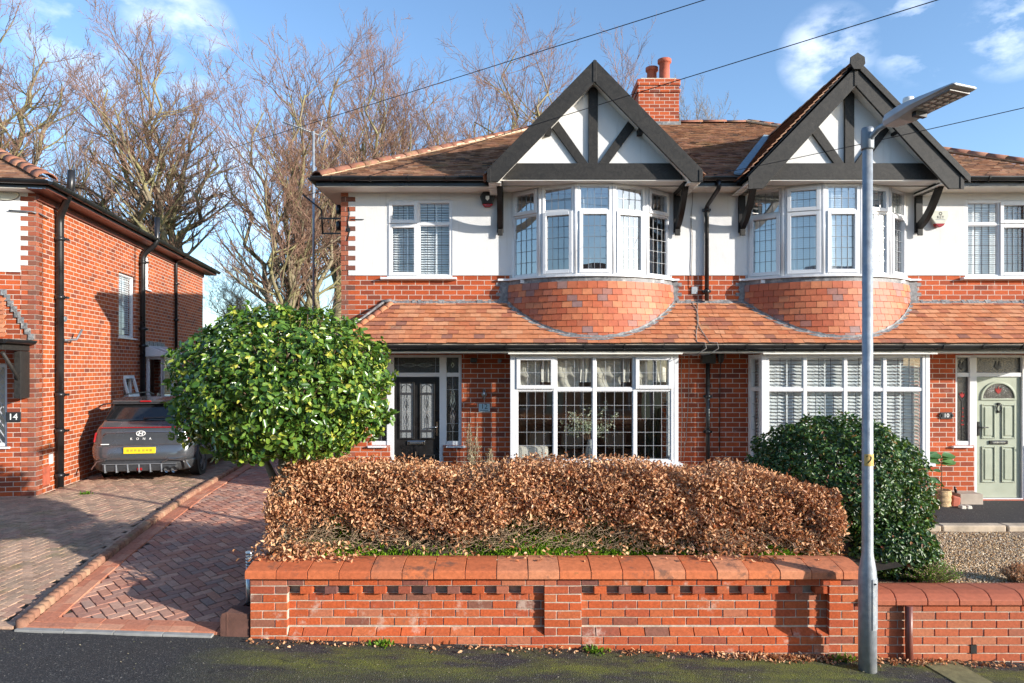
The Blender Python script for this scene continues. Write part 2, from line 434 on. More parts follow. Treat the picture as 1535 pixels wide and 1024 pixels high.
# block paving
M['paver_red'] = island_mat('paver_red', [(0, (.48, .23, .15)), (.3, (.38, .19, .14)), (.55, (.54, .31, .22)), (.75, (.32, .21, .17)), (1, (.43, .18, .12))], .85, 30, .25, .3, .5, lichen=((.20, .15, .12), .45, 1.6, .55))
M['paver_border'] = island_mat('paver_border', [(0, (.50, .19, .11)), (.5, (.43, .17, .105)), (1, (.55, .27, .17))], .85, 30, .25, .3, .5, lichen=((.22, .16, .12), .4, 2.6, .58))
M['paver_old'] = island_mat('paver_old', [(0, (.42, .27, .19)), (.35, (.50, .33, .23)), (.65, (.34, .24, .17)), (1, (.44, .25, .18))], .9, 30, .3, .25, .5, lichen=((.20, .14, .10), .5, 2.2, .52), moss=((.14, .15, .05), .6, 1.1, .56))

def asphalt(name, moss):
    m = NT(name); p = m.pos
    fine = m.n('TexVoronoi', {'feature': 'F1'}, Vector=p, Scale=95.0)
    sp = m.ramp(fine.outputs['Color'], [(0, (.018, .018, .020)), (.68, (.042, .041, .042)), (.90, (.11, .105, .095)), (1, (.42, .39, .34))])
    big = m.noise(1.3, 6, p, .65)
    col = m.mix(m.mapr(big, .35, .65, 0, .35), sp, (.034, .030, .026))
    if moss:
        sx = m.n('SeparateXYZ', Vector=p)
        band = m.math('MULTIPLY', m.mapr(sx.outputs[1], 5.85, 6.10, .35, 1), m.mapr(sx.outputs[1], 6.42, 6.56, 1, .15))
        band = m.math('MULTIPLY', band, m.mapr(sx.outputs[0], -3.0, -2.0, 0, 1))
        k = m.math('MULTIPLY', m.mapr(m.noise(1.9, 6, m.n('Mapping', Vector=p, Location=(3, 8, 0), Scale=(.55, 1.5, 1)).outputs[0], .7), .40, .58, 0, 1), band)
        k = m.math('MULTIPLY', k, m.mapr(m.noise(42, 4, p, .8), .30, .62, .25, .95))
        col = m.mix(k, col, m.mix(m.noise(7, 3, p), (.10, .13, .012), (.19, .19, .035)))
    cr = m.n('TexVoronoi', {'feature': 'DISTANCE_TO_EDGE'}, Vector=m.n('VectorMath', {'operation': 'ADD'}, _0=p, _1=m.n('TexNoise', Vector=p, Scale=3.0, Detail=5.0).outputs['Color']).outputs[0], Scale=.55)
    ck = m.math('MULTIPLY', m.mapr(cr.outputs['Distance'], 0.0, .006, 1, 0), m.mapr(m.noise(1.1, 2, p), .45, .55, 0, .7))
    col = m.mix(ck, col, (.006, .006, .006))
    m.base(col, .8, .35)
    h = m.math('ADD', fine.outputs['Distance'], m.math('MULTIPLY', m.noise(60, 3, p), .6))
    m.bump(h, .8, .006)
    return m.mat
M['asphalt'] = asphalt('asphalt', True)
M['asphalt_path'] = asphalt('asphalt_path', False)
def gravel_ground():
    m = NT('gravel_ground'); v = m.n('TexVoronoi', Vector=m.pos, Scale=55.0)
    col = m.ramp(v.outputs['Color'], [(0, (.10, .06, .04)), (.5, (.25, .16, .09)), (1, (.42, .33, .24))])
    m.base(col, .9); m.bump(v.outputs['Distance'], 1, -.01); return m.mat
M['gravel_ground'] = gravel_ground()
M['pebble'] = island_mat('pebble', [(0, (.66, .50, .31)), (.22, (.46, .27, .12)), (.42, (.74, .62, .46)), (.58, (.24, .13, .07)), (.76, (.56, .36, .18)), (.88, (.10, .065, .045)), (1, (.80, .72, .58))], .8, 60, .2, .3, 0)
M['grassy'] = simple('grassy', (.06, .085, .02), .95, var=.4, scale=3, bump=.8)
M['moss_blade'] = leaf_mat('moss_blade', [(0, (.16, .30, .012)), (.5, (.24, .42, .018)), (1, (.12, .20, .015))], .6, .3, .2)
M['holly_leaf'] = leaf_mat('holly_leaf', [(0, (.030, .078, .014)), (.30, (.060, .135, .018)), (.58, (.105, .195, .030)), (.80, (.17, .26, .035)), (.93, (.31, .36, .05)), (1, (.46, .43, .07))], .26, .15, .5)
M['holly_dark'] = leaf_mat('holly_dark', [(0, (.014, .042, .011)), (.5, (.030, .080, .016)), (.82, (.065, .14, .024)), (.95, (.14, .21, .04)), (1, (.26, .06, .02))], .42, .12, .5)
M['beech_leaf'] = leaf_mat('beech_leaf', [(0, (.28, .11, .05)), (.3, (.52, .25, .115)), (.6, (.68, .38, .19)), (.87, (.78, .49, .28)), (.94, (.42, .11, .03)), (1, (.82, .60, .40))], .48, .25, .4, tr_col=(.5, .17, .04))
M['dry_leaf'] = leaf_mat('dry_leaf', [(0, (.20, .19, .10)), (.5, (.34, .31, .20)), (1, (.42, .36, .26))], .6, .2, .3)
M['olive_leaf'] = leaf_mat('olive_leaf', [(0, (.10, .13, .05)), (1, (.22, .23, .09))], .6, .2, .3)
M['pale_flower'] = leaf_mat('pale_flower', [(0, (.40, .46, .30)), (.5, (.62, .66, .50)), (1, (.72, .72, .60))], .7, .3, .3)
M['fig_leaf'] = leaf_mat('fig_leaf', [(0, (.04, .12, .05)), (1, (.10, .22, .07))], .35, .2, .5)
M['weed'] = leaf_mat('weed', [(0, (.06, .16, .01)), (1, (.18, .28, .02))], .5, .3, .3)
M['twig'] = simple('twig', (.17, .105, .065), .85, var=.3, scale=20)
M['hedge_twig'] = simple('hedge_twig', (.36, .255, .165), .85, var=.3, scale=20)
M['hedge_trunk'] = simple('hedge_trunk', (.06, .055, .035), .9, var=.4, scale=20, bump=.6)
def bark(name, a, b, moss, k):
    m = NT(name); p = m.pos
    col = m.mix(m.noise(3, 5, m.n('Mapping', Vector=p, Scale=(3, 3, .6)).outputs[0]), a, b)
    col = m.mix(m.mapr(m.noise(.9, 5, p, .6), .40, .60, 0, k), col, moss)
    m.base(col, .9, .2); m.bump(m.noise(14, 4, m.n('Mapping', Vector=p, Scale=(3, 3, .5)).outputs[0]), .6, .03); return m.mat
M['bark'] = bark('bark', (.30, .245, .18), (.18, .14, .10), (.27, .26, .09), .6)
M['bark_grey'] = bark('bark_grey', (.36, .31, .24), (.24, .19, .14), (.27, .26, .10), .5)
M['tree_twig'] = simple('tree_twig', (.25, .145, .10), .9, var=.4, scale=.5)
M['tree_twig_grey'] = simple('tree_twig_grey', (.22, .17, .12), .9, var=.3, scale=.5)
M['holly_bark'] = bark('holly_bark', (.30, .27, .21), (.20, .18, .13), (.16, .16, .07), .5)
# car
M['car_paint'] = simple('car_paint', (.125, .135, .15), .24, metal=.6, var=.04, scale=2)
M['car_paint'].node_tree.nodes['Principled BSDF'].inputs['Coat Weight'].default_value = 1.0
M['car_paint'].node_tree.nodes['Principled BSDF'].inputs['Coat Roughness'].default_value = .04
M['car_glass'] = simple('car_glass', (.012, .013, .015), .03, var=.1, spec=.9)
M['car_plastic'] = simple('car_plastic', (.035, .036, .038), .45, var=.2, scale=20)
M['car_trim'] = simple('car_trim', (.26, .27, .28), .35, metal=.5, var=.08)
M['tyre'] = simple('tyre', (.03, .03, .03), .75, var=.3, scale=30, bump=.3)
M['plate_yellow'] = simple('plate_yellow', (.78, .55, .02), .4, var=.05)
M['plate_ink'] = simple('plate_ink', (.40, .29, .03), .5, var=.2)
# ------------------------------------------------------------------ house building blocks
def TF(x0, y0, z0, e=(1, 0)):
    """local frame of a wall piece: u to the right along e, d inwards, w up"""
    ex, ey = e; L = math.hypot(ex, ey); ex /= L; ey /= L
    return lambda u, d, w: (x0+ex*u-ey*d, y0+ey*u+ex*d, z0+w)

def wallgrid(mb, T, u0, u1, w0, w1, holes, th):
    us = sorted({u0, u1}|{h[0] for h in holes}|{h[1] for h in holes}); us = [u for u in us if u0 <= u <= u1]
    ws = sorted({w0, w1}|{h[2] for h in holes}|{h[3] for h in holes}); ws = [w for w in ws if w0 <= w <= w1]
    def solid(i, j):
        if i < 0 or j < 0 or i >= len(us)-1 or j >= len(ws)-1: return False
        cu, cw = (us[i]+us[i+1])/2, (ws[j]+ws[j+1])/2
        return not any(h[0] < cu < h[1] and h[2] < cw < h[3] for h in holes)
    for i in range(len(us)-1):
        for j in range(len(ws)-1):
            if not solid(i, j): continue
            a, b, c, d = us[i], us[i+1], ws[j], ws[j+1]
            mb.quad(T(a, 0, c), T(b, 0, c), T(b, 0, d), T(a, 0, d))
            mb.quad(T(b, th, c), T(a, th, c), T(a, th, d), T(b, th, d))
            if not solid(i-1, j): mb.quad(T(a, th, c), T(a, 0, c), T(a, 0, d), T(a, th, d))
            if not solid(i+1, j): mb.quad(T(b, 0, c), T(b, th, c), T(b, th, d), T(b, 0, d))
            if not solid(i, j-1): mb.quad(T(a, th, c), T(b, th, c), T(b, 0, c), T(a, 0, c))
            if not solid(i, j+1): mb.quad(T(a, 0, d), T(b, 0, d), T(b, th, d), T(a, th, d))
    return mb

def window(house, T, W, H, cols, rows, openers=(), lead=None, came='came', blind=None, glass='glass', ft=.05, mull=.05, depth=.07,
           frame='upvc', name='window', sill=None, rng=random.Random(3), lw=.003):
    f = MB(); cols = list(cols); rows = list(rows)
    f.box(0, ft, 0, depth, 0, H, T); f.box(W-ft, W, 0, depth, 0, H, T)
    f.box(ft, W-ft, 0, depth, H-ft, H, T); f.box(ft, W-ft, 0, depth, 0, ft, T)
    for c in cols[1:-1]: f.box(c-mull/2, c+mull/2, .004, depth, ft, H-ft, T)
    for j, r in enumerate(rows[1:-1]):
        for i in range(len(cols)-1):
            a = ft if i == 0 else cols[i]+mull/2; b = W-ft if i == len(cols)-2 else cols[i+1]-mull/2
            f.box(a, b, .008, depth, r-mull/2, r+mull/2, T)
    cells = {}
    for i in range(len(cols)-1):
        for j in range(len(rows)-1):
            a = ft if i == 0 else cols[i]+mull/2; b = W-ft if i == len(cols)-2 else cols[i+1]-mull/2
            c = ft if j == 0 else rows[j]+mull/2; d = H-ft if j == len(rows)-2 else rows[j+1]-mull/2
            if (i, j) in openers:
                k, o = .042, .018
                f.box(a-o, a+k, -.022, .045, c-o, d+o, T); f.box(b-k, b+o, -.022, .045, c-o, d+o, T)
                f.box(a+k, b-k, -.022, .045, d-k, d+o, T); f.box(a+k, b-k, -.022, .045, c-o, c+k, T)
                a += k; b -= k; c += k; d -= k
            else:       # glazing bead
                k = .012
                f.box(a, a+k, .02, .05, c, d, T); f.box(b-k, b, .02, .05, c, d, T); f.box(a+k, b-k, .02, .05, d-k, d, T); f.box(a+k, b-k, .02, .05, c, c+k, T)
                a += k; b -= k; c += k; d -= k
            cells[(i, j)] = (a, b, c, d)
    fr = f.build(name, M[frame], house, bevel=.004, segs=1)
    p = MB(); l = MB()
    for (i, j), (a, b, c, d) in cells.items():
        t = [rng.uniform(-.0025, .0025) for _ in range(3)]
        p.quad(T(a, .036+t[0], c), T(b, .036+t[1], c), T(b, .036+t[1]+t[2], d), T(a, .036+t[0]+t[2], d))
        if lead:
            nx, ny = lead[j] if isinstance(lead, (list, tuple)) and isinstance(lead[0], (list, tuple)) else lead
            for k in range(1, nx+1):
                x = a+(b-a)*k/(nx+1); l.box(x-lw, x+lw, .024, .031, c, d, T)
            for k in range(1, ny+1):
                z = c+(d-c)*k/(ny+1); l.box(a, b, .0225, .0295, z-lw, z+lw, T)
    p.build('pane', M[glass], fr)
    if lead: l.build('leading', M[came], fr)
    if blind:
        bl = MB(); sp = blind.get('sp', .042); dd = blind.get('d', .13); w = blind.get('w', .036); tilt = blind.get('tilt', .5)
        z = H-ft-.03; x0, x1 = blind.get('u', (ft+.01, W-ft-.01)); zb = blind.get('z0', ft)
        bl.box(x0, x1, dd-.02, dd+.03, H-ft-.045, H-ft, T)
        z -= .05
        while z > zb+.02:
            dz = w*math.sin(tilt)/2; dy = w*math.cos(tilt)/2; t = .0022
            bl.hexa([T(x0, dd-dy, z-dz), T(x1, dd-dy, z-dz), T(x1, dd+dy, z+dz), T(x0, dd+dy, z+dz),
                     T(x0, dd-dy, z-dz+t), T(x1, dd-dy, z-dz+t), T(x1, dd+dy, z+dz+t), T(x0, dd+dy, z+dz+t)])
            z -= sp
        for k in blind.get('tapes', (.2, .8)):
            x = x0+(x1-x0)*k; bl.box(x-.012, x+.012, dd-w*.5-.004, dd-w*.5-.002, zb, H-ft, T)
        bl.build('blind', M[blind.get('mat', 'blind')], fr)
    if sill:
        s = MB(); a, b, out = sill
        s.prism([(-out, 0), (depth, 0), (depth, -.055), (-out+.0, -.035)], -a, W+b, T=lambda x, u, w: T(x, u, w), axis='x')
        s.build('sill', M[frame], fr, bevel=.004, segs=1)
    return fr

def wavy(T, u0, u1, w0, w1, d, amp=.03, waves=6, horiz=False, nu=60, nw=14, rng=None):
    """hanging cloth with folds"""
    rng = rng or random.Random(1); mb = MB(); ph = [rng.uniform(0, 6) for _ in range(4)]
    g = []
    for j in range(nw+1):
        row = []
        for i in range(nu+1):
            a, b = i/nu, j/nw
            q = amp*math.sin(a*waves*6.283+ph[0]+.8*math.sin(b*3+ph[1]))+amp*.4*math.sin(a*waves*15+ph[2])
            if horiz: q = amp*abs(math.sin(b*waves*3.14+.3*math.sin(a*9+ph[0])))+amp*.5*math.sin(a*11+ph[1]+b*5)
            row.append(T(u0+(u1-u0)*a, d+q, w0+(w1-w0)*b))
        g.append(row)
    b0 = len(mb.v); mb.v += [p for r in g for p in r]; n = nu+1
    for j in range(nw):
        for i in range(nu): mb.face((b0+j*n+i, b0+j*n+i+1, b0+(j+1)*n+i+1, b0+(j+1)*n+i), True)
    return mb

def tiles(mb, O, U, V, rows, gauge, width, urange, rng, thick=.015, lap=1.12, jit=.004, gap=.003, under=.8):
    O, U, V = Vector(O), Vector(U).normalized(), Vector(V).normalized(); N = U.cross(V).normalized()
    for r in range(rows):
        v0 = r*gauge; a, b = urange(v0+gauge*.3)
        if b-a < .02: continue
        off = (r % 2)*width*.5+rng.uniform(-.01, .01)
        k = math.floor((a-off)/width)
        x = off+k*width
        while x < b:
            l, rr = max(x+gap*.5, a), min(x+width-gap*.5, b)
            if rr-l > .015:
                j = rng.uniform(-jit, jit); jz = rng.uniform(0, jit*.8); tw = rng.uniform(-jit, jit)*.5
                lo, hi = v0+j, v0+gauge*lap
                h0 = thick*1.0+jz
                P = lambda u, v, n: tuple(O+U*u+V*v+N*n)
                mb.hexa([P(l, lo+tw+thick*under, h0), P(rr, lo-tw+thick*under, h0), P(rr, hi, -.001), P(l, hi, -.001),
                         P(l, lo+tw, h0+thick), P(rr, lo-tw, h0+thick), P(rr, hi, thick), P(l, hi, thick)])
            x += width
    return mb

def ridge_run(mb, A, B, r=.13, L=.30, rng=random.Random(5), flat=.6):
    """half-round ridge or hip tiles from A to B"""
    A, B = Vector(A), Vector(B); d = (B-A); n = max(1, int(d.length/L)); d.normalize()
    side = d.cross(Vector((0, 0, 1))).normalized(); up = side.cross(d).normalized()
    step = (B-A)/n
    for i in range(n):
        p0 = A+step*i; p1 = A+step*(i+1)+d*.0; rr = r*rng.uniform(.95, 1.06); jz = rng.uniform(-.006, .006)
        b = len(mb.v); m = 7
        for (p, q, e) in ((p0+d*.006, 1.04, 0), (p1-d*.004, .97, 1)):
            for k in range(m):
                t = math.pi*k/(m-1)
                mb.v.append(tuple(p+side*math.cos(t)*rr*q+up*(math.sin(t)*rr*q*flat-.03+jz)))
            for k in range(m):
                t = math.pi*k/(m-1)
                mb.v.append(tuple(p+side*math.cos(t)*(rr*q-.02)+up*(math.sin(t)*(rr*q*flat-.02)-.03+jz)))
        for k in range(m-1):
            mb.face((b+k, b+k+1, b+2*m+k+1, b+2*m+k), True)
            mb.face((b+k+1, b+k, b+m+k, b+m+k+1)); mb.face((b+2*m+k, b+2*m+k+1, b+3*m+k+1, b+3*m+k))
    return mb

def gutter(name, A, B, parent, r=.058, mat='black', brackets=.85, out=(0, -1)):
    A, B = Vector(A), Vector(B); d = (B-A); L = d.length; d.normalize(); o = Vector((out[0], out[1], 0)); up = Vector((0, 0, 1))
    mb = MB(); prof = [(-r, 0.012), (-r-.006, .012), (-r-.006, 0)]+[(r*math.cos(t), r*math.sin(t)*1.0) for t in [math.pi+math.pi*k/10 for k in range(1, 10)]]+[(r+.006, 0), (r+.006, .012), (r, .012)]
    prof += [((r-.006)*math.cos(t), (r-.006)*math.sin(t)) for t in [2*math.pi-math.pi*k/10 for k in range(0, 11)]]
    b = len(mb.v); n = len(prof)
    for p in (A, B):
        for a, h in prof: mb.v.append(tuple(p+o*a+up*h))
    flip = (d.cross(o)).z > 0
    for k in range(n):
        f = (b+k, b+(k+1) % n, b+n+(k+1) % n, b+n+k)
        mb.face(f if flip else f[::-1], 2 < k < 12)
    for p in (A, B):
        b = len(mb.v); m = 9
        for k in range(m):
            t = math.pi+math.pi*k/(m-1); mb.v.append(tuple(p+o*r*math.cos(t)+up*r*math.sin(t)))
        mb.face([b+k for k in range(m)])
    g = mb.build(name, M[mat], parent)
    if brackets:
        x = .35
        while x < L:
            p = A+d*x; c = MB()
            pts = [p+o*(r+.010)*math.cos(t)+up*(r+.008)*math.sin(t) for t in [math.pi+math.pi*k/8 for k in range(9)]]
            pts.append(p+o*(r+.012)+up*.018)
            for q0, q1 in zip(pts[:-1], pts[1:]):
                w = d*.012; t_ = (o*.004)
                c.hexa([tuple(q0-w), tuple(q0+w), tuple(q1+w), tuple(q1-w), tuple(q0-w-up*.004+t_), tuple(q0+w-up*.004+t_), tuple(q1+w-up*.004+t_), tuple(q1-w-up*.004+t_)])
            x += brackets
            c.build('gutter_bracket', M[mat], g)
    return g

def downpipe(name, pts, parent, r=.036, mat='black', collars=(), n=12, soft=.05):
    P = [Vector(p) for p in pts]; out = [P[0]]
    for i in range(1, len(P)-1):
        a, b, c = P[i-1], P[i], P[i+1]
        s = min(soft, (a-b).length*.45, (c-b).length*.45)
        p0 = b+(a-b).normalized()*s; p1 = b+(c-b).normalized()*s
        for k in range(5):
            t = k/4; out.append(p0*(1-t)**2+b*2*t*(1-t)+p1*t*t)
    out.append(P[-1])
    mb = MB().tube(out, r, n); o = mb.build(name, M[mat], parent)
    if collars:
        for z in collars:
            c = MB()
            for k in range(len(P)-1):
                a, b = P[k], P[k+1]
                if min(a.z, b.z) < z <= max(a.z, b.z) and abs(a.z-b.z) > .3:
                    t = (z-a.z)/(b.z-a.z); q = a+(b-a)*t
                    c.tube([q-Vector((0, 0, .035)), q+Vector((0, 0, .035))], r*1.25, n)
                    c.box(q.x-r*1.9, q.x+r*1.9, q.y-.005, q.y+r*1.5, q.z-.02, q.z+.02)
                    break
            if c.v: c.build('pipe_collar', M[mat], o)
    return o

def bars(mb, T, pts, w, d0, d1):
    """thin flat bar following 2-D points on a wall"""
    for (a, b), (c, e) in zip(pts[:-1], pts[1:]):
        dx, dz = c-a, e-b; L = math.hypot(dx, dz)+1e-9; nx, nz = -dz/L*w/2, dx/L*w/2; ex, ez = dx/L*w*.2, dz/L*w*.2
        mb.hexa([T(a-ex+nx, d1, b-ez+nz), T(a-ex-nx, d1, b-ez-nz), T(c+ex-nx, d1, e+ez-nz), T(c+ex+nx, d1, e+ez+nz),
                 T(a-ex+nx, d0, b-ez+nz), T(a-ex-nx, d0, b-ez-nz), T(c+ex-nx, d0, e+ez-nz), T(c+ex+nx, d0, e+ez+nz)])
    return mb

# pent roof over the ground floor
PE_Y, PE_Z, PT_Y, PT_Z = 10.97, 3.055, 11.80, 3.785
def pentz(y): return PE_Z+(y-PE_Y)*(PT_Z-PE_Z)/(PT_Y-PE_Y)
BC, BS, BH = 1.34, .60, 1.36                    # upper bay: centre, projection, half chord
BR = (BH**2+BS**2)/(2*BS); BCY = FY+BR-BS; BA = math.asin(BH/BR)
def arc(th, r=BR): return (BC+r*math.sin(th), BCY-r*math.cos(th))
GX, GA, GHW, GSL = 1.30, 7.53, 1.68, 1.025      # gable: centre, apex height, half width, slope
ME_Y, ME_Z, MR_Y, MR_Z = 11.36, 5.80, 16.3, 8.43
def maind(z): return ME_Y+(z-ME_Z)*(MR_Y-ME_Y)/(MR_Z-ME_Z)

def semi(no, label, mirrored):
    MIR[0] = mirrored
    GA = 7.53 if no == '12' else 7.42
    base = (0.4, 11.8, .42) if not mirrored else (6.3, 11.8, .42)
    h = thing('semi_detached_house', label, 'house', base, group='pair of semi-detached houses')
    rng = random.Random(int(no))
    T0 = TF(0, FY, 0)
    brick = 'brick' if no == '12' else 'brick_pale'
    LEFT = -2.905
    holes = [(-2.13, -1.017, 4.22, 5.54), (.03, 2.65, 4.14, 5.70), (.05, 2.60, .45, 2.90),
             (-2.40, -2.08, 1.36, 2.905), (-2.08, -1.18, .44, 2.905), (-1.18, -.858, 1.36, 2.905)]
    w = MB(); wallgrid(w, T0, LEFT, PARTY, .0, 5.75, holes, .28)
    w.mi = 1
    w.box(LEFT, LEFT+.28, FY+.28, 20.6, 0, 5.75)
    w.box(LEFT+.28, PARTY, 20.3, 20.6, 0, 5.75)
    w.mi = 2
    w.box(PARTY-.1, PARTY-.002, FY+.28, 20.3, 0, 5.75)
    w.box(LEFT+.28, PARTY-.1, 15.6, 15.7, .4, 5.72)
    w.box(-.5, -.42, FY+.28, 15.6, .4, 5.72)
    w.mi = 3
    w.box(LEFT+.28, PARTY-.1, FY+.28, 20.3, .30, .44); w.box(LEFT+.28, PARTY-.1, FY+.28, 15.6, 3.2, 3.42)
    w.mi = 2
    w.box(LEFT+.28, PARTY-.1, FY+.28, 15.6, 5.72, 5.74)
    w.build('wall', [M['brick'] if no == '12' else M['brick'], M['brick_side'], M['room'], M['room_floor']], h)
    # quoins: rough darker bricks toothed into the render
    q = MB(); z = 0.0; k = 0
    while z < 5.68:
        z1 = min(z+.0835, 5.70)
        wd = .235 if k % 2 == 0 else .12
        q.box(LEFT-.004, LEFT+wd, FY-.006 if z < 4.26 else FY-.0215, FY+.05, z+.004, z1-.004)
        z += .0835; k += 1
    if no == '12': q.build('quoin', M['quoin'], h)
    # white render above
    r = MB()
    def rend(zz0, zz1, xl):
        hs = [hh for hh in holes[:2]]
        us = [xl, PARTY]
        wallgrid(r, TF(0, FY-.016, 0), xl, PARTY-.0015, zz0, zz1, [(a, b, c, d) for a, b, c, d in hs if d > zz0 and c < zz1], .0155)
    ztop = 5.72; z = 4.257
    wallgrid(r, TF(0, FY-.016, 0), LEFT+.24, PARTY-.0015, 4.257, ztop, holes[:2], .0155)
    k = 0; z = 51*.0835
    while z < ztop-.01:
        if k % 2 == (0 if int(51) % 2 == 1 else 1):
            pass
        kk = int(round(z/.0835))
        if kk % 2 == 1: r.box(LEFT+.12, LEFT+.2398, FY-.016, FY-.0005, z, min(z+.0835, ztop))
        z += .0835; k += 1
    r.build('rendered_wall', M['render'], h)
    # upper side window
    blind = dict(sp=.042, tilt=.75, w=.042, tapes=(.28, .78)) if no == '12' else dict(sp=.036, tilt=1.0, tapes=(.15, .85), w=.04)
    window(h, TF(-2.13, FY-.006, 4.22), 1.113, 1.32, [0, .53, 1.113], [0, .915, 1.32], openers=[(0, 1), (0, 0)] if no == '12' else [(0, 1), (0, 0)],
           lead=[(3, 4), (3, 1)], came='came_dark', blind=blind, glass='glass', sill=(.10, .08, .09))
    # ---- upper bay
    z0, z1 = 4.195, 5.675
    ths = [-BA+2*BA*i/5 for i in range(6)]
    V = [arc(t) for t in ths]
    Hh = z1-z0
    for i in range(5):
        a, b = V[i], V[i+1]; e = (b[0]-a[0], b[1]-a[1]); L = math.hypot(*e); ux, uy = e[0]/L, e[1]/L
        Tt = TF(a[0]+ux*.022, a[1]+uy*.022, z0, e)
        if no == '12': op = [(0, 1)] if i in (0, 4) else ([(0, 0)] if i in (1, 2, 3) else [])
        else: op = {0: [(0, 0)], 1: [(0, 1)], 2: [(0, 0)], 3: [(0, 1), (0, 0)], 4: [(0, 0)]}[i]
        bl = None
        if no == '10': bl = dict(sp=.036, tilt=1.05, w=.042, d=.11, tapes=(.2, .8), z0=.06)
        wn = window(h, Tt, L-.044, Hh, [0, L-.044], [0, 1.045, Hh], openers=op, lead=[(3, 4), (3, 1)] if i not in (0, 4) or no == '12' else [(3, 4), (3, 1)],
                    came='came', blind=bl, glass='glass_mirror', rng=rng)
        if no == '12' and i in (3,):
            wavy(Tt, .07, L-.10, .06, Hh-.06, .16, .018, 5, rng=rng).build('net_curtain', M['net'], wn)
        if no == '12' and i in (2,):
            wavy(Tt, .07, .32, 1.10, Hh-.06, .2, .02, 4, rng=rng).build('net_curtain', M['net'], wn)
        if no == '10' and i in (0, 4):
            wavy(Tt, .07, L-.10, 1.10, Hh-.06, .09, .018, 3, rng=rng).build('net_curtain', M['net'], wn)
    pm = MB()
    for i, (x, y) in enumerate(V):
        pm.tube([(x, y+.03, z0), (x, y+.03, z1)], .040, 8, sm=True)
    pm.build('bay_post', M['upvc'], h)
    s = MB()
    def ring(mb, r0, r1, za, zb, n=20, a=BA):
        for i in range(n):
            t0, t1 = -a+2*a*i/n, -a+2*a*(i+1)/n
            p = [arc(t0, r1), arc(t1, r1), arc(t1, r0), arc(t0, r0)]
            mb.hexa([(x, y, za) for x, y in p]+[(x, y, zb) for x, y in p])
    ring(s, BR-.10, BR+.075, z0-.035, z0, a=BA*1.02)
    s.box(BC-BH-.22, BC-BH+.02, FY-.06, FY, z0-.034, z0-.001); s.box(BC+BH-.02, BC+BH+.14, FY-.06, FY, z0-.034, z0-.001)
    s.build('bay_sill', M['upvc'], h)
    s = MB(); ring(s, BR-.3, BR-.02, z0-.10, z0-.04); s.box(BC-1.2, BC+1.2, FY-.25, FY+.4, z0-.10, z0-.04); s.build('bay_shelf', M['upvc'], h)
    ld = MB(); ring(ld, BR-.03, BR+.035, 4.055, z0-.036); ld.box(-.20, -.02, FY-.012, FY-.0005, 3.80, 4.16); ld.box(2.70, 2.82, FY-.012, FY-.0005, 3.80, 4.16)
    for k in range(4): ld.box(-.20-.05*(k % 2)-.02, -.20, FY-.010, FY-.0008, 3.82+k*.084, 3.88+k*.084); ld.box(2.82, 2.84+.05*(k % 2), FY-.010, FY-.0008, 3.82+k*.084, 3.88+k*.084)
    ld.build('lead_flashing', M['lead_dark'], h)
    # hanging tiles under the bay
    tl = MB(); zt = 4.075; row = 0
    while zt > 3.02:
        g = .103; fl = lambda zz: BR+.028+max(0, (4.07-zz))**1.6*.11
        zl = zt-g; r_lo, r_hi = fl(zl), fl(zt+.01); a = BA*1.01; da = .158/BR; t = -a-(row % 2)*da*.5
        while t < a:
            ta, tb = max(t+.0015, -a), min(t+da-.0015, a)
            if tb-ta > .008:
                x, y = arc((ta+tb)/2, r_lo)
                if zt > pentz(y)-.05 or y > FY:
                    j = rng.uniform(-.003, .003); th = .013; jr = rng.uniform(0, .004)
                    p = [arc(ta, r_lo+th*2+jr), arc(tb, r_lo+th*2+jr), arc(tb, r_lo+th+jr), arc(ta, r_lo+th+jr)]
                    q_ = [arc(ta, r_hi+th), arc(tb, r_hi+th), arc(tb, r_hi), arc(ta, r_hi)]
                    tl.hexa([(x, y, zl+j) for x, y in p]+[(x, y, zt+.012) for x, y in q_])
            t += da
        zt -= g; row += 1
    tl.build('hanging_tiles', M['tile_apron'], h)
    core = MB()
    n = 24
    for k in range(10):
        za, zb = 3.05+k*.103, 3.05+(k+1)*.103
        f1, f2 = BR+max(0, (4.07-za))**1.6*.11, BR+max(0, (4.07-zb))**1.6*.11
        for i in range(n):
            t0, t1 = -BA+2*BA*i/n, -BA+2*BA*(i+1)/n
            p = [arc(t0, f1), arc(t1, f1), arc(t1, f2), arc(t0, f2)]
            core.quad((*p[0], za), (*p[1], za), (*p[2], zb), (*p[3], zb))
    core.build('bay_core', M['mortar'], h)
    # lead along the U where the hanging tiles meet the pent roof
    fl = MB(); prev = None
    for i in range(61):
        t = -BA*1.0+2*BA*i/60
        lo_, hi_ = 3.0, 4.07; 
        for _ in range(30):
            zz = (lo_+hi_)/2; x, y = arc(t, BR+.055+max(0, 4.07-zz)**1.6*.11)
            if zz > pentz(y)+.03: hi_ = zz
            else: lo_ = zz
        rr = BR+.055+max(0, 4.07-zz)**1.6*.11
        if y > FY: y = FY
        a = arc(t, rr+.042); b = arc(t, rr); wob = .006*math.sin(i*1.7)
        A = (a[0]+wob, min(a[1], FY-.003), pentz(min(a[1], FY))+.040+wob*.5); B = (b[0], min(b[1], FY-.003), zz+.018); Cc = (b[0], min(b[1], FY-.002), zz+.05+wob)
        if prev:
            fl.quad(prev[0], A, B, prev[1], True); fl.quad(prev[1], B, Cc, prev[2], True)
        prev = (A, B, Cc)
    fl.build('lead_flashing', M['lead'], h)
    # ---- pent roof
    slope = math.hypot(PT_Y-PE_Y, PT_Z-PE_Z); V3 = (0, (PT_Y-PE_Y)/slope, (PT_Z-PE_Z)/slope); rows = int(slope/.108)+1
    tm = MB()
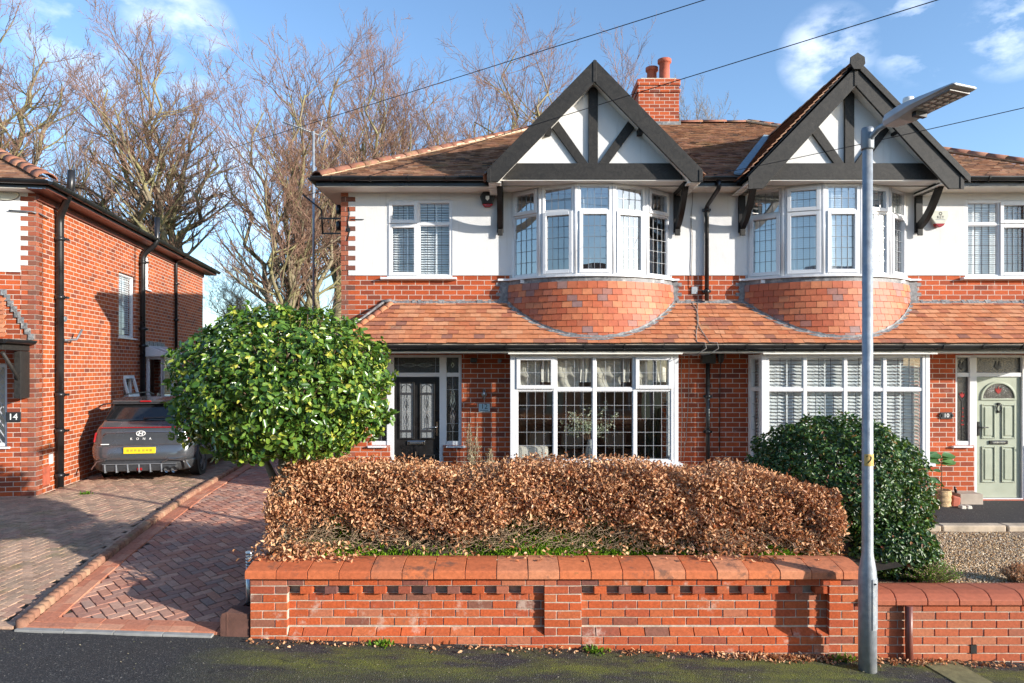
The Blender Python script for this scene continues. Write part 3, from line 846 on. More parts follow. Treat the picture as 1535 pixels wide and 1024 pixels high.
    tiles(tm, (0, PE_Y, PE_Z), (1, 0, 0), V3, rows, .112, .172, lambda v: (-2.83+.80*v/slope+.02, PARTY-.002), rng, thick=.018, jit=.006)
    tm.build('pent_roof', M['tile_new'], h)
    d = MB()
    d.add([(-2.85, PE_Y+.02, PE_Z-.005), (PARTY-.002, PE_Y+.02, PE_Z-.005), (PARTY-.002, PT_Y, PT_Z-.015), (-2.05, PT_Y, PT_Z-.015), (-2.85, PT_Y, PE_Z-.005)], [(0, 1, 2, 3), (0, 3, 4)])
    d.build('roof_deck', M['mortar'], h)
    hp = MB(); ridge_run(hp, (-2.85, PE_Y+.01, PE_Z+.03), (-2.06, PT_Y-.05, PT_Z+.01), .075, .14, rng, .7); hp.build('hip_tiles', M['tile_new'], h)
    hp = MB(); A, B = Vector((-2.93, PE_Y+.06, PE_Z+.01)), Vector((-2.16, PT_Y-.006, PT_Z+.04))
    hp.tube([A, B], .022, 6); hp.tube([(-2.22, PT_Y-.02, PT_Z+.02), (-2.05, PT_Y-.02, PT_Z+.05)], .03, 6); hp.build('lead_flashing', M['lead_dark'], h)
    fl = MB(); x = -2.1
    while x < PARTY-.01:
        x2 = min(x+.05, PARTY-.003); j = rng.uniform(-.012, .012)
        if not (.02 < (x+x2)/2 < 2.66):
            fl.quad((x, PT_Y-.075, pentz(PT_Y-.075)+.033), (x2, PT_Y-.075, pentz(PT_Y-.075)+.033), (x2, PT_Y-.006, PT_Z+.045+j), (x, PT_Y-.006, PT_Z+.045+j), True)
        x = x2
    fl.build('mortar_fillet', M['lead'], h)
    gutter('gutter', (-2.92, PE_Y-.035, 3.035), (PARTY, PE_Y-.035, 3.035), h, .056, brackets=.62)
    gutter('gutter', (-2.92, PE_Y-.035, 3.035), (-2.92, FY-.03, 3.035), h, .056, brackets=0, out=(-1, 0))
    f = MB(); f.box(-2.86, PARTY-.001, PE_Y+.03, PE_Y+.05, 2.945, 3.06); f.box(-2.86, -2.84, PE_Y+.05, FY-.02, 2.945, 3.06); f.build('fascia', M['black'], h)
    f = MB(); f.box(-2.855, PARTY-.001, PE_Y+.05, FY, 2.925, 2.945)
    f.box(-.06, 2.71, PE_Y+.022, PE_Y+.15, 2.902, 2.925); f.build('soffit', M['soffit'], h)
    # ---- ground floor bay
    by = 11.15; bz = 1.15
    wb = MB(); wb.box(-.03, 2.68, by+.03, FY-.001, .2, 1.10); wb.build('bay_base', M[brick], h)
    wb = MB(); wb.box(-.09, 2.74, by-.06, FY-.002, 1.10, 1.15); wb.build('bay_sill', M['upvc'], h, bevel=.006)
    wb = MB()
    for x in (-.03, 2.61): wb.box(x, x+.07, by, by+.07, 1.15, 2.902)
    for x in (-.03, 2.65): wb.box(x, x+.03, FY-.08, FY-.002, 1.15, 2.902)
    wb.build('bay_post', M['upvc'], h, bevel=.005)
    if no == '12':
        Tt = TF(.04, by+.004, bz)
        wn = window(h, Tt, 2.57, 1.75, [0, .653, 1.287, 1.939, 2.57], [0, 1.185, 1.75], openers=[(0, 1), (3, 1)], lead=[(3, 4), (3, 1)], came='came_white', glass='glass_low', mull=.055, ft=.05, lw=.0022)
        for (a, b) in ((.05, .42), (.70, 1.06), (1.34, 1.74), (1.99, 2.28)):
            wavy(Tt, a, b, 1.21, 1.72, .17, .03, 2.5, True, rng=rng, nu=30, nw=30).build('roman_blind', M['curtain'], wn)
        for (a, b) in ((.42, .62), (1.06, 1.26), (1.74, 1.9), (2.28, 2.5)):
            wavy(Tt, a, b, 1.30, 1.72, .26, .02, 2, rng=rng, nu=20, nw=6).build('roman_blind', M['net'], wn)
    else:
        wn = window(h, TF(.04, by+.004, bz), 2.57, 1.75, [0, .653, 1.287, 1.939, 2.57], [0, 1.185, 1.75], lead=[(3, 4), (2, 1)], came='came_dark', glass='glass_low', mull=.055,
                    blind=dict(sp=.056, tilt=.85, w=.058, d=.15, tapes=(.1, .37, .62, .88), u=(.10, 2.47), z0=.05))
    bl = None if no == '12' else dict(sp=.056, tilt=.85, w=.058, d=.10, tapes=(.5,), z0=.05)
    window(h, TF(-.028, FY-.08, bz, (0, -1)), .50, 1.75, [0, .50], [0, 1.185, 1.75], lead=[(2, 4), (2, 1)], came='came', glass='glass_low', blind=bl)
    window(h, TF(2.678, by+.07, bz, (0, 1)), .50, 1.75, [0, .50], [0, 1.185, 1.75], lead=[(2, 4), (2, 1)], came='came', glass='glass_low', blind=bl)
    # ---- entrance
    yd = FY+.04
    fr = MB(); Te = TF(0, yd, 0)
    X = [-2.40, -2.08, -1.18, -.858]; zt, ztr, zb = 2.905, 2.56, 1.36
    fr.box(X[0], X[3], 0, .08, zt-.045, zt, Te)
    for x in (X[1], X[2]): fr.box(x-.06, x+.06, -.012, .08, .42, zt-.045, Te)
    fr.box(X[0], X[0]+.055, 0, .08, zb, zt-.045, Te); fr.box(X[3]-.055, X[3], 0, .08, zb, zt-.045, Te)
    fr.box(X[1]+.06, X[2]-.06, 0, .08, ztr-.03, ztr+.04, Te)
    for a, b in ((X[0]+.055, X[1]-.06), (X[2]+.06, X[3]-.055)):
        fr.box(a, b, 0, .08, ztr-.03, ztr+.04, Te); fr.box(a, b, 0, .08, zb, zb+.07, Te)
    fr.box(X[1]+.06, X[2]-.06, -.02, .10, .42, .455, Te)
    for a, b in ((X[0]-.05, X[1]-.061), (X[2]+.061, X[3]+.07)): fr.box(a, b, -.10, .08, zb-.035, zb-.002, Te)
    ef = fr.build('door_frame', M['upvc'], h, bevel=.005)
    g = MB(); cam_ = MB(); bev = MB(); red = MB()
    gl = [(X[1]+.06, X[2]-.06, ztr+.04, zt-.045), (X[0]+.055, X[1]-.06, ztr+.04, zt-.045), (X[2]+.06, X[3]-.055, ztr+.04, zt-.045),
          (X[0]+.055, X[1]-.06, zb+.07, ztr-.03), (X[2]+.06, X[3]-.055, zb+.07, ztr-.03)]
    for a, b, c, d in gl: g.quad(Te(a, .04, c), Te(b, .04, c), Te(b, .04, d), Te(a, .04, d))
    def lens(mb, cx, cz, w, hh, n=10, wd=.007):
        p1 = [(cx-w*math.sin(math.pi*k/n), cz-hh/2+hh*k/n) for k in range(n+1)]; p2 = [(cx+w*math.sin(math.pi*k/n), cz-hh/2+hh*k/n) for k in range(n+1)]
        bars(mb, Te, p1, wd, .030, .036); bars(mb, Te, p2, wd, .030, .036)
    def ornament(cx, cz, s=1.0, mb=None):
        mb = mb or bev
        for sg in (-1, 1):
            lens(mb, cx, cz+sg*.20*s, .032*s, .30*s); lens(mb, cx, cz+sg*.16*s, .018*s, .20*s)
            for sx in (-1, 1):
                bars(mb, Te, [(cx+sx*.012*s, cz), (cx+sx*.045*s, cz+sg*.09*s), (cx+sx*.035*s, cz+sg*.16*s)], .006, .030, .036)
        mb.box(cx-.018*s, cx+.018*s, .026, .036, cz-.018*s, cz+.018*s, Te)
    if no == '12':
        for a, b, c, d in gl[3:]:
            ornament((a+b)/2, (c+d)/2, 1.0)
            for zz in (c+.16, c+.30, d-.22): cam_.box(a, b, .030, .036, zz-.004, zz+.004, Te)
            cam_.box((a+b)/2-.003, (a+b)/2+.003, .031, .036, c, d, Te)
        a, b, c, d = gl[0]; cz = (c+d)/2
        n = 16
        for s_ in (-1, 1):
            bars(bev, Te, [(a+.12+(b-a-.24)*k/n, cz+s_*.03*math.sin(math.pi*2*k/n)) for k in range(n+1)], .007, .030, .036)
        cam_.box(a, b, .031, .036, cz-.003, cz+.003, Te)
        for x in (a+.07, b-.07): cam_.box(x-.004, x+.004, .030, .036, c, d, Te)
        for a, b, c, d in gl[1:3]: bars(bev, Te, [((a+b)/2, (c+d)/2-.04), ((a+b)/2+.025, (c+d)/2), ((a+b)/2, (c+d)/2+.04), ((a+b)/2-.025, (c+d)/2), ((a+b)/2, (c+d)/2-.04)], .008, .03, .036)
    else:
        def tulip(cx, cz, s):
            red.prism([(cx-.03*s, cz+.02*s), (cx-.035*s, cz+.06*s), (cx-.012*s, cz+.035*s), (cx, cz+.075*s), (cx+.012*s, cz+.035*s), (cx+.035*s, cz+.06*s), (cx+.03*s, cz+.02*s), (cx, cz-.01*s)], .028, .037, T=lambda x, y, z: Te(x, y, z))
            bars(cam_, Te, [(cx-.05*s, cz+.03*s), (cx-.02*s, cz-.02*s), (cx, cz-.05*s), (cx+.02*s, cz-.02*s), (cx+.05*s, cz+.03*s)], .012, .03, .036)
        for a, b, c, d in gl:
            cx = (a+b)/2
            if d-c > .5:
                tulip(cx, d-.35, 1.2)
                for k in range(5): red.box(cx-.03+.01*(k % 2), cx-.005+.01*k*.5, .03, .036, d-.55-.07*k, d-.53-.07*k, Te)
                cam_.box(cx-.003, cx+.003, .031, .036, c, d-.4, Te)
            else:
                cam_.prism([(cx-.06, c+.10), (cx-.03, c+.2), (cx, c+.12), (cx+.03, c+.2), (cx+.06, c+.10), (cx, c+.05)], .03, .036, T=lambda x, y, z: Te(x, y, z))
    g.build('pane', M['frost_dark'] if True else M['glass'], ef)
    cam_.build('leading', M['came'] if no == '12' else M['came_dark'], ef)
    if no == '12': bev.build('bevelled_glass', M['bevel_glass'], ef)
    else: red.build('stained_glass', M['red_plastic'], ef)
    # door leaf
    a, b = X[1]+.06, X[2]-.06; dm = 'door_black' if no == '12' else 'door_green'
    lf = MB(); lf.box(a+.004, b-.004, .03, .075, .46, ztr-.034, Te); door = lf.build('door', M[dm], h)
    def moulding(mb, x0, x1, za, zc, w=.022, arch=False):
        for (p, q, r_, s_) in ((x0, x0+w, za, zc), (x1-w, x1, za, zc), (x0+w, x1-w, zc-w, zc), (x0+w, x1-w, za, za+w)): mb.box(p, q, .010, .031, r_, s_, Te)
    md = MB(); pg = MB(); hd = MB()
    cxd = (a+b)/2
    if no == '12':
        for cx in (cxd-.175, cxd+.175):
            moulding(md, cx-.135, cx+.135, 1.46, 2.44, .028)
            pg.box(cx-.107, cx+.107, .022, .032, 1.488, 2.412, Te)
            moulding(md, cx-.135, cx+.135, .58, 1.20, .028); md.box(cx-.085, cx+.085, .014, .031, .63, 1.15, Te)
        md.build('moulding', M['door_black'], door, bevel=.007)
        pg.build('glass_panel', M['frost'], door)
        bv = MB(); cm = MB(); Tsave = Te
        def dornament(cx):
            T2 = lambda u, d, w: Tsave(u, d-.012, w)
            for sg in (-1, 1):
                for (w_, hh, of) in ((.036, .30, .21), (.020, .18, .15)):
                    n = 10
                    for s_ in (-1, 1):
                        bars(bv, T2, [(cx+s_*w_*math.sin(math.pi*k/n), 1.93+sg*of-hh/2+hh*k/n) for k in range(n+1)], .008, .028, .034)
                for sx in (-1, 1): bars(bv, T2, [(cx, 1.93), (cx+sx*.045, 1.93+sg*.08), (cx+sx*.03, 1.93+sg*.16)], .008, .028, .034)
            bars(bv, T2, [(cx-.055, 1.93), (cx+.055, 1.93)], .014, .028, .034)
            for zz in (1.60, 2.24): cm.box(cx-.107, cx+.107, .014, .022, zz-.02, zz+.02, Te)
            cm.box(cx-.107, cx-.085, .015, .022, 1.49, 2.41, Te) if False else None
            for s_ in (-1, 1): cm.box(cx+s_*.088-.003, cx+s_*.088+.003, .016, .022, 1.49, 2.41, Te)
            cm.box(cx-.003, cx+.003, .017, .022, 1.49, 2.41, Te)
            n = 10
            bars(cm, T2, [(cx+.085*math.cos(math.pi*k/n), 2.32+.075*math.sin(math.pi*k/n)) for k in range(n+1)], .010, .028, .034)
        for cx in (cxd-.175, cxd+.175): dornament(cx)
        bv.build('bevelled_glass', M['bevel_glass'], door); cm.build('leading', M['came_dark'], door)
        lb = MB(); lb.box(cxd-.16, cxd+.14, .005, .03, 1.36, 1.435, Te); lb.build('letterbox', M['chrome'], door, bevel=.008)
        lb = MB(); lb.box(cxd-.12, cxd+.10, .001, .006, 1.385, 1.415, Te); lb.build('letterbox_flap', M['steel'], door, bevel=.003)
    else:
        for (za, zc) in ((1.47, 2.06), (.72, 1.34)):
            for cx in (cxd-.17, cxd+.17):
                moulding(md, cx-.115, cx+.115, za, zc, .022); md.box(cx-.065, cx+.065, .014, .031, za+.05, zc-.05, Te)
        n = 20; cz = 2.16; rad = .285
        pts = [(cxd+rad*math.cos(math.pi*k/n), cz+rad*.95*math.sin(math.pi*k/n)) for k in range(n+1)]
        bars(md, Te, pts, .035, .006, .031); md.box(cxd-rad-.018, cxd+rad+.018, .006, .031, cz-.03, cz+.0, Te)
        md.build('moulding', M['door_green_dark'] if False else M['door_green'], door, bevel=.007)
        pg.prism([(cxd+(rad-.02)*math.cos(math.pi*k/n), cz+(rad-.02)*.95*math.sin(math.pi*k/n)) for k in range(n+1)], .024, .031, T=lambda x, y, z: Te(x, y, z))
        pg.build('glass_panel', M['frost_dark'], door)
        tu = MB(); s = 1.5; cx, c2 = cxd, cz+.09
        tu.prism([(cx-.03*s, c2+.02*s), (cx-.035*s, c2+.06*s), (cx-.012*s, c2+.035*s), (cx, c2+.075*s), (cx+.012*s, c2+.035*s), (cx+.035*s, c2+.06*s), (cx+.03*s, c2+.02*s), (cx, c2-.01*s)], .017, .024, T=lambda x, y, z: Te(x, y, z))
        tu.build('stained_glass', M['red_plastic'], door)
        lb = MB(); lb.box(cxd-.155, cxd+.155, .004, .03, 1.375, 1.44, Te); lb.build('letterbox', M['black'], door, bevel=.006)
        lb = MB(); lb.box(cxd-.11, cxd+.11, .001, .005, 1.393, 1.422, Te); lb.build('letterbox_flap', M['chrome'], door, bevel=.002)
        kn = MB()
        pts = [(cxd+.04*math.sin(t)*(1+.3*math.cos(t)), 2.0-.055*math.cos(t)) for t in [2*math.pi*k/14 for k in range(15)]]
        kn.tube([Te(u, -.004, w_) for u, w_ in pts], .009, 6); kn.lathe([(.022, -.01), (.022, .03)], Te(cxd, 0, 2.065), 10, 'y'); kn.lathe([(.02, -.01), (.02, .03)], Te(cxd, 0, 1.93), 10, 'y')
        kn.build('knocker', M['black'], door)
    hx = b-.045
    hd.box(hx-.016, hx+.016, .004, .03, 1.52, 1.76, Te); hd.tube([Te(hx, -.02, 1.67), Te(hx-.02, -.03, 1.67), Te(hx-.14, -.03, 1.665)], .010, 8); hd.tube([Te(hx, .01, 1.67), Te(hx, -.03, 1.67)], .011, 8)
    hd.build('handle', M['chrome'] if no == '12' else M['black'], door)
    # ---- gable
    yp = 11.12; ap = GA-(.36 if no == '12' else .31)
    pn = MB(); hwp = (ap+.03-5.68)/GSL
    pn.prism([(GX-hwp, 5.68), (GX+hwp, 5.68), (GX, ap+.03)], yp, yp+.05); gab = pn.build('gable', M['render'], h)
    yb0, yb1 = 10.87, 10.91
    fx = GX-GHW; fz = GA-GHW*GSL
    xin = GX-(ap-5.61)/GSL
    bp = [(GX-.002, GA), (fx, fz), (fx, fz-.20), (xin, fz-.20), (GX-.002, ap)]
    for sgn in (1, -1):
        pl = [(x if sgn == 1 else 2*GX-x, z) for x, z in bp]
        MB().prism(pl, yb0, yb1).build('barge_board', M['timber'], gab, bevel=.004)
        if no == '10' and sgn == 1:
            off = .11
            pl2 = [(GX, GA+off), (fx-.10, fz+off-.10*GSL), (fx-.10, fz-.10*GSL-.02), (GX, GA-.02)]
            pl2 = [(x if sgn == 1 else 2*GX-x, z) for x, z in pl2]
            MB().prism(pl2, yb0-.03, yb0-.003).build('barge_board', M['timber'], gab, bevel=.004)
    for q_ in ((GX-.028, GX+.028, ap, GA-.02), (fx-.012, fx+.045, fz-.21, fz-.01), (2*GX-fx-.045, 2*GX-fx+.012, fz-.21, fz-.01)):
        MB().box(q_[0], q_[1], yb0-.012, yb0-.001, q_[2], q_[3]).build('barge_joint', M['timber'], gab, bevel=.003)
    if no == '10':
        MB().prism([(GX-.11, GA+.12), (GX, GA+.19), (GX+.11, GA+.12), (GX+.12, GA+.02), (GX+.06, GA-.07), (GX-.06, GA-.07), (GX-.12, GA+.02)], yb0-.06, yb0-.031).build('finial_cap', M['timber'], gab, bevel=.004)
    so = MB()
    for sgn in (1, -1):
        pl = [(GX, ap+.03), (xin-.0, 5.64), (xin, 5.665), (GX, ap+.055)]
        pl = [(x if sgn == 1 else 2*GX-x, z) for x, z in pl]
        so.prism(pl, yb1, yp+.06)
        xs = sorted([fx+.01 if sgn == 1 else 2*GX-fx-.01, xin+.05 if sgn == 1 else 2*GX-xin-.05])
        so.box(xs[0], xs[1], yb1, FY-.02, 5.60, 5.618)
        for k in range(8):
            yy = yb1+.1*k+.05
            so.box(xs[0], xs[1], yy, yy+.006, 5.594, 5.600)
    so.box(GX-1.60, GX+1.62, yp-.06, FY-.018, 5.676, 5.688)
    so.build('gable_soffit', M['upvc_old'], gab)
    tb = MB(); tb.box(-.10, 2.72, yp-.075, yp-.001, 5.69, 5.95); tb.build('tie_beam', M['timber'], gab, bevel=.004)
    tb = MB(); tb.box(GX-.075, GX+.075, yp-.05, yp-.001, 5.952, ap+.0); tb.build('king_post', M['timber'], gab, bevel=.004)
    for sgn in (1, -1):
        P0, P1 = Vector((1.16, 5.952)), Vector((.66, 6.62)); dd = (P1-P0).normalized(); nn = Vector((-dd.y, dd.x))*.065
        pl = [P0+nn+dd*-.04, P0-nn+dd*.0, P1-nn, P1+nn]
        pl = [(P0.x-.105, 5.952), (P0.x+.06, 5.952), (P1.x+.07, P1.y+.03), (P1.x-.055, P1.y-.05)]
        pl = [(x if sgn == 1 else 2*GX-x, z) for x, z in pl]
        MB().prism(pl, yp-.045, yp-.001).build('strut', M['timber'], gab, bevel=.004)
        x = .53 if sgn == 1 else 2*GX-.53
        MB().box(x-.07, x+.09, yb1+.002, yp-.002, 6.40, 6.50).build('purlin_end', M['timber'], gab)
    # brackets
    for x in (-.20, 2.80):
        bk = MB()
        bk.box(x-.055, x+.055, FY-.075, FY-.017, 4.98, 5.66)
        bk.box(x-.05, x+.05, yp-.02, FY-.076, 5.60, 5.672)
        n = 12; pr = []; pr2 = []
        for k in range(n+1):
            t = k/n; y = FY-.08-.60*t; z = 5.02+.58*(t**1.0)+.10*math.sin(math.pi*t)*-1
            pr.append((y, z)); pr2.append((y+.055, z+.10))
        for k in range(n):
            a_, b_, c_, d_ = pr[k], pr[k+1], (pr2[k+1][0], min(pr2[k+1][1], 5.60)), (pr2[k][0], min(pr2[k][1], 5.60))
            bk.prism([(min(a_[0], FY-.076), a_[1]), b_, c_, (min(d_[0], FY-.076), d_[1])], x-.04, x+.04, axis='x')
        b_ = bk.build('bracket', M['timber_dark'], h, bevel=0)
        MB().box(x-.045, x+.045, FY-.105, FY-.077, 4.92, 5.04).build('bracket_foot', M['timber'], b_, bevel=.008)
    # gable roof tiles
    zt = (GA-.02) if no == '12' else (GA+.10)
    for sgn in (-1, 1):
        sl = math.hypot(1, GSL); tl = MB(); y0 = 10.90
        L = GHW*sl+.12
        O = (GX+sgn*(GHW+.06), y0, zt-(GHW+.06)*GSL-.02)
        Vv = (-sgn/sl, 0, GSL/sl)
        def ur(v, O=O, sl=sl):
            z = O[2]+v*GSL/sl; return (0, max(.3, maind(z)-y0+.12))
        if sgn == -1:
            # u runs +Y reversed to keep normals outwards
            tiles(tl, (O[0], y0, O[2]), (0, -1, 0), Vv, int((GHW+.06)*sl/.105)+(1 if no == '10' else 0), .105, .165, lambda v: (-ur(v)[1], 0), rng)
        else:
            tiles(tl, O, (0, 1, 0), Vv, int((GHW+.06)*sl/.105)+(1 if no == '10' else 0), .105, .165, ur, rng)
        tl.build('gable_roof', M['tile_old'], gab)
        dk = MB(); yi = maind(GA)+.1
        dk.hexa([(GX+sgn*(GHW+.02), y0+.012, O[2]-.03), (GX+sgn*(GHW+.02), maind(O[2])+.3, O[2]-.03), (GX, yi, zt-.05), (GX, y0+.012, zt-.05),
                 (GX+sgn*(GHW+.02), y0+.012, O[2]), (GX+sgn*(GHW+.02), maind(O[2])+.3, O[2]), (GX, yi, zt-.02), (GX, y0+.012, zt-.02)])
        dk.build('roof_deck', M['timber_dark'], gab)
    rr = MB(); ridge_run(rr, (GX, 11.15, zt-.03), (GX, maind(GA), zt-.03), .10, .3, rng, .7); rr.build('ridge_tiles', M['tile_old'], gab)
    # valleys
    for sgn in (-1, 1):
        zf = ME_Z+.02; A = Vector((GX+sgn*(zt-zf)/GSL, maind(zf), zf+.04)); B = Vector((GX, maind(zt), zt+.03)); 
        vm = MB(); dx = Vector((sgn*.10, -.03, 0)); vm.hexa([tuple(A-dx), tuple(A+dx), tuple(B+dx), tuple(B-dx)]+[tuple(Vector(p)+Vector((0, 0, .035))) for p in (A-dx, A+dx, B+dx, B-dx)])
        vm.build('valley_lead', M['lead_blue'], h)
    # ---- main roof
    sl = math.hypot(MR_Y-ME_Y, MR_Z-ME_Z); Vv = (0, (MR_Y-ME_Y)/sl, (MR_Z-ME_Z)/sl)
    HX0, HX1 = -3.22, 1.12
    tm = MB(); tiles(tm, (0, ME_Y, ME_Z), (1, 0, 0), Vv, int(sl/.1), .1, .172, lambda v: (HX0+(HX1-HX0)*v/sl, PARTY), rng, jit=.010, thick=.014, under=.2)
    roof = tm.build('roof', M['tile_old'], h)
    d = MB(); e = -.02; yb = 2*MR_Y-ME_Y
    A, B, C_, D_, E_, F_ = (HX0, ME_Y+.02, ME_Z+e), (PARTY, ME_Y+.02, ME_Z+e), (PARTY, MR_Y, MR_Z+e), (HX1, MR_Y, MR_Z+e), (HX0, yb, ME_Z+e), (PARTY, yb, ME_Z+e)
    d.add([A, B, C_, D_, E_, F_], [(0, 1, 2, 3), (4, 0, 3), (5, 4, 3, 2)]); d.build('roof_slope', M['tile_old'], h)
    rr = MB(); ridge_run(rr, (HX0, ME_Y-.01, ME_Z+.05), (HX1, MR_Y, MR_Z+.04), .135, .31, rng, .62); ridge_run(rr, (HX1, MR_Y, MR_Z+.02), (PARTY, MR_Y, MR_Z+.02), .13, .45, rng, .6)
    rr.build('ridge_tiles', M['ridge'], roof)
    mt = MB(); A, B = Vector((HX0+.12, ME_Y-.0, ME_Z+.02)), Vector((HX1+.1, MR_Y-.06, MR_Z+.0)); n = 60; prev = None
    for k in range(n):
        p0, p1 = A.lerp(B, k/n), A.lerp(B, (k+1)/n); j = rng.uniform(.015, .04)
        mt.hexa([tuple(p0+Vector((0, -.02-j, 0))), tuple(p1+Vector((0, -.02-j, 0))), tuple(p1+Vector((0, .05, 0))), tuple(p0+Vector((0, .05, 0)))]+
                [tuple(p0+Vector((0, -.02-j, .035))), tuple(p1+Vector((0, -.02-j, .035))), tuple(p1+Vector((0, .05, .09))), tuple(p0+Vector((0, .05, .09)))])
    mt.build('mortar_fillet', M['mortar_warm'], roof)
    gl_ = [((HX0-.06, ME_Y-.055, 5.79), (GX-GHW-.02, ME_Y-.055, 5.79), (0, -1)), ((GX+GHW+.02, ME_Y-.055, 5.79), (PARTY, ME_Y-.055, 5.79), (0, -1)), ((HX0-.06, ME_Y-.055, 5.79), (HX0-.06, 20.9, 5.79), (-1, 0))]
    for A, B, o_ in gl_: gutter('gutter', A, B, h, .056, out=o_, brackets=.62 if o_[0] == 0 and A[0] < 0 else 0)
    f = MB(); f.box(HX0, PARTY, ME_Y+.01, ME_Y+.03, 5.675, 5.80); f.box(HX0, HX0+.02, ME_Y+.03, 20.9, 5.675, 5.80); f.build('fascia', M['black'], h)
    f = MB(); f.box(HX0+.005, PARTY, ME_Y+.03, FY-.0165, 5.662, 5.676); f.box(HX0+.005, LEFT-.005, FY-.0165, 20.9, 5.662, 5.676); f.build('soffit', M['soffit'], h)
    MIR[0] = False
    return h

h12 = semi('12', 'white and red-brick semi-detached house with black front door, number 12, behind the copper hedge', False)
h10 = semi('10', 'semi-detached house with sage green front door and finial-capped gable, behind the lamp post', True)

# chimney of the pair (stands on the party wall), child of house 12
ch = MB()
c0, c1 = PX(957, 16.0), PX(1018, 16.0)
def brickstack(mb, x0, x1, y0, y1, z0, z1): mb.box(x0, x1, y0, y1, z0, z1)
ztop = PZ(119, 16.0)
ch.box(c0, c1, 16.0, 16.75, 7.9, ztop-.30)
ch.box(c0-.03, c1+.03, 15.97, 16.78, ztop-.30, ztop-.22); ch.box(c0-.002, c1+.002, 15.998, 16.752, ztop-.22, ztop-.14); ch.box(c0-.03, c1+.03, 15.97, 16.78, ztop-.14, ztop)
chim = ch.build('chimney', M['brick'], h12, bevel=.008)
cf = MB(); cf.box(c0+.05, c1-.05, 16.05, 16.7, ztop, ztop+.06); cf.build('flaunching', M['mortar'], chim, bevel=.02)
cl = MB(); cl.box(c0-.02, c1+.03, 15.96, 15.995, 8.12, 8.36); cl.box(c1+.005, c1+.03, 15.995, 16.7, 8.2, 8.55); cl.build('lead_flashing', M['lead'], chim)
for (px, py, rr) in ((995, 92, .155), (979, 98, .145)):
    x = PX(px, 16.35); z = PZ(py, 16.35)
    yv = 16.28 if px == 995 else 16.5
    MB().lathe([(rr*.82, ztop+.03), (rr*.88, ztop+.06), (rr*.80, ztop+.12), (rr*.78, z-.10), (rr*.92, z-.085), (rr*1.03, z-.07), (rr*1.03, z), (rr*.8, z), (rr*.7, z-.3)], (x, yv, 0), 20).build('chimney_pot', M['terracotta'], chim)

# rainwater pipes at the party line belong to house 12
downpipe('downpipe', [(3.38, ME_Y-.055, 5.74), (3.38, ME_Y-.055, 5.62), (3.30, FY-.07, 5.42), (3.30, FY-.07, 3.82)], h12, .036, collars=(5.36, 3.98))
downpipe('downpipe', [(3.32, FY-.06, 2.95), (3.32, FY-.06, .45)], h12, .036, collars=(2.8, 2.2, 1.6))
# ------------------------------------------------------------------ house 14, turned a little towards the street
LA = R(9.65); LX, LY = -8.11, 11.8
sa, ca = math.sin(LA), math.cos(LA)
def side(px, py, off=0.0):
    """photo pixel -> (t along the side wall, z) on the side wall plane (off = distance proud of it)"""
    k = (px-CX)/F; x0, y0 = LX+ca*off, LY+sa*off
    t = (k*y0-x0)/(-sa-k*ca); D = y0+ca*t
    return t, CZ+(HY-py)*D/F
def frontl(px, py):
    k = (px-CX)/F; s = (k*LY-LX)/(ca-k*sa); D = LY+sa*s
    return s, CZ+(HY-py)*D/F
h14 = thing('brick_house', 'orange-brick house number 14 on the left, with three black pipes down its side wall', 'house', (LX, LY, 0), LA, local=True)
rng = random.Random(14)
TL = sorted([side(304, 500)[0]])[0]
EZ = 5.74
wA = (side(178, 455)[0], side(203, 455)[0], side(178, 505)[1], side(178, 407)[1])
wB = (side(216, 400)[0], side(223, 400)[0], side(220, 434)[1], side(220, 385)[1])
wC = (side(185, 600)[0], side(200, 600)[0], side(190, 632)[1], side(190, 563)[1])
# side wall; frame: u along +y (t), seen from +x, so u increases away from the camera
TS = lambda u, d, w: (-d, u, w)
w = MB()
wallgrid(w, TS, 0.001, TL, 0, EZ, [wA, wB, wC, (side(218, 600)[0]+.06, side(218, 600)[0]+1.4, 1.36, 2.92)], .25)
w.mi = 1
hf = [(-3.6, frontl(10.5, 600)[0], 1.35, 2.75), (-2.6, -1.6, 4.3, 5.5)]
wallgrid(w, lambda u, d, ww: (u, d, ww), -5.0, 0, 0, EZ, hf, .25)
w.mi = 2; w.box(-3.0, -2.9, .4, TL-.3, .3, EZ); w.box(-2.9, -.26, .4, TL-.3, 3.1, 3.3); w.box(-5.0, -.26, TL-.25, TL, 0, EZ); w.box(-5, -.26, .3, .35, 0, EZ)
wall14 = w.build('wall', [M['brick_side'], M['brick'], M['room']], h14)
q = MB(); z = 0; k = 0
while z < EZ-.04:
    q.box(-.235 if k % 2 == 0 else -.12, .004, -.008, .10 if k % 2 else .20, z+.004, min(z+.0795, EZ)); z += .0835; k += 1
q.build('quoin', M['quoin'], h14)
r = MB(); zr = frontl(30, 408)[1]
wallgrid(r, lambda u, d, ww: (u, d-.016, ww), -5.0, -.24, zr, EZ-.02, [hf[1]], .0155)
z = math.ceil(zr/.0835)*.0835
while z < EZ-.1:
    if int(round(z/.0835)) % 2 == 1: r.box(-.2398, -.125, -.016, -.0005, z, z+.0835)
    z += .0835
r.build('rendered_wall', M['render'], h14)
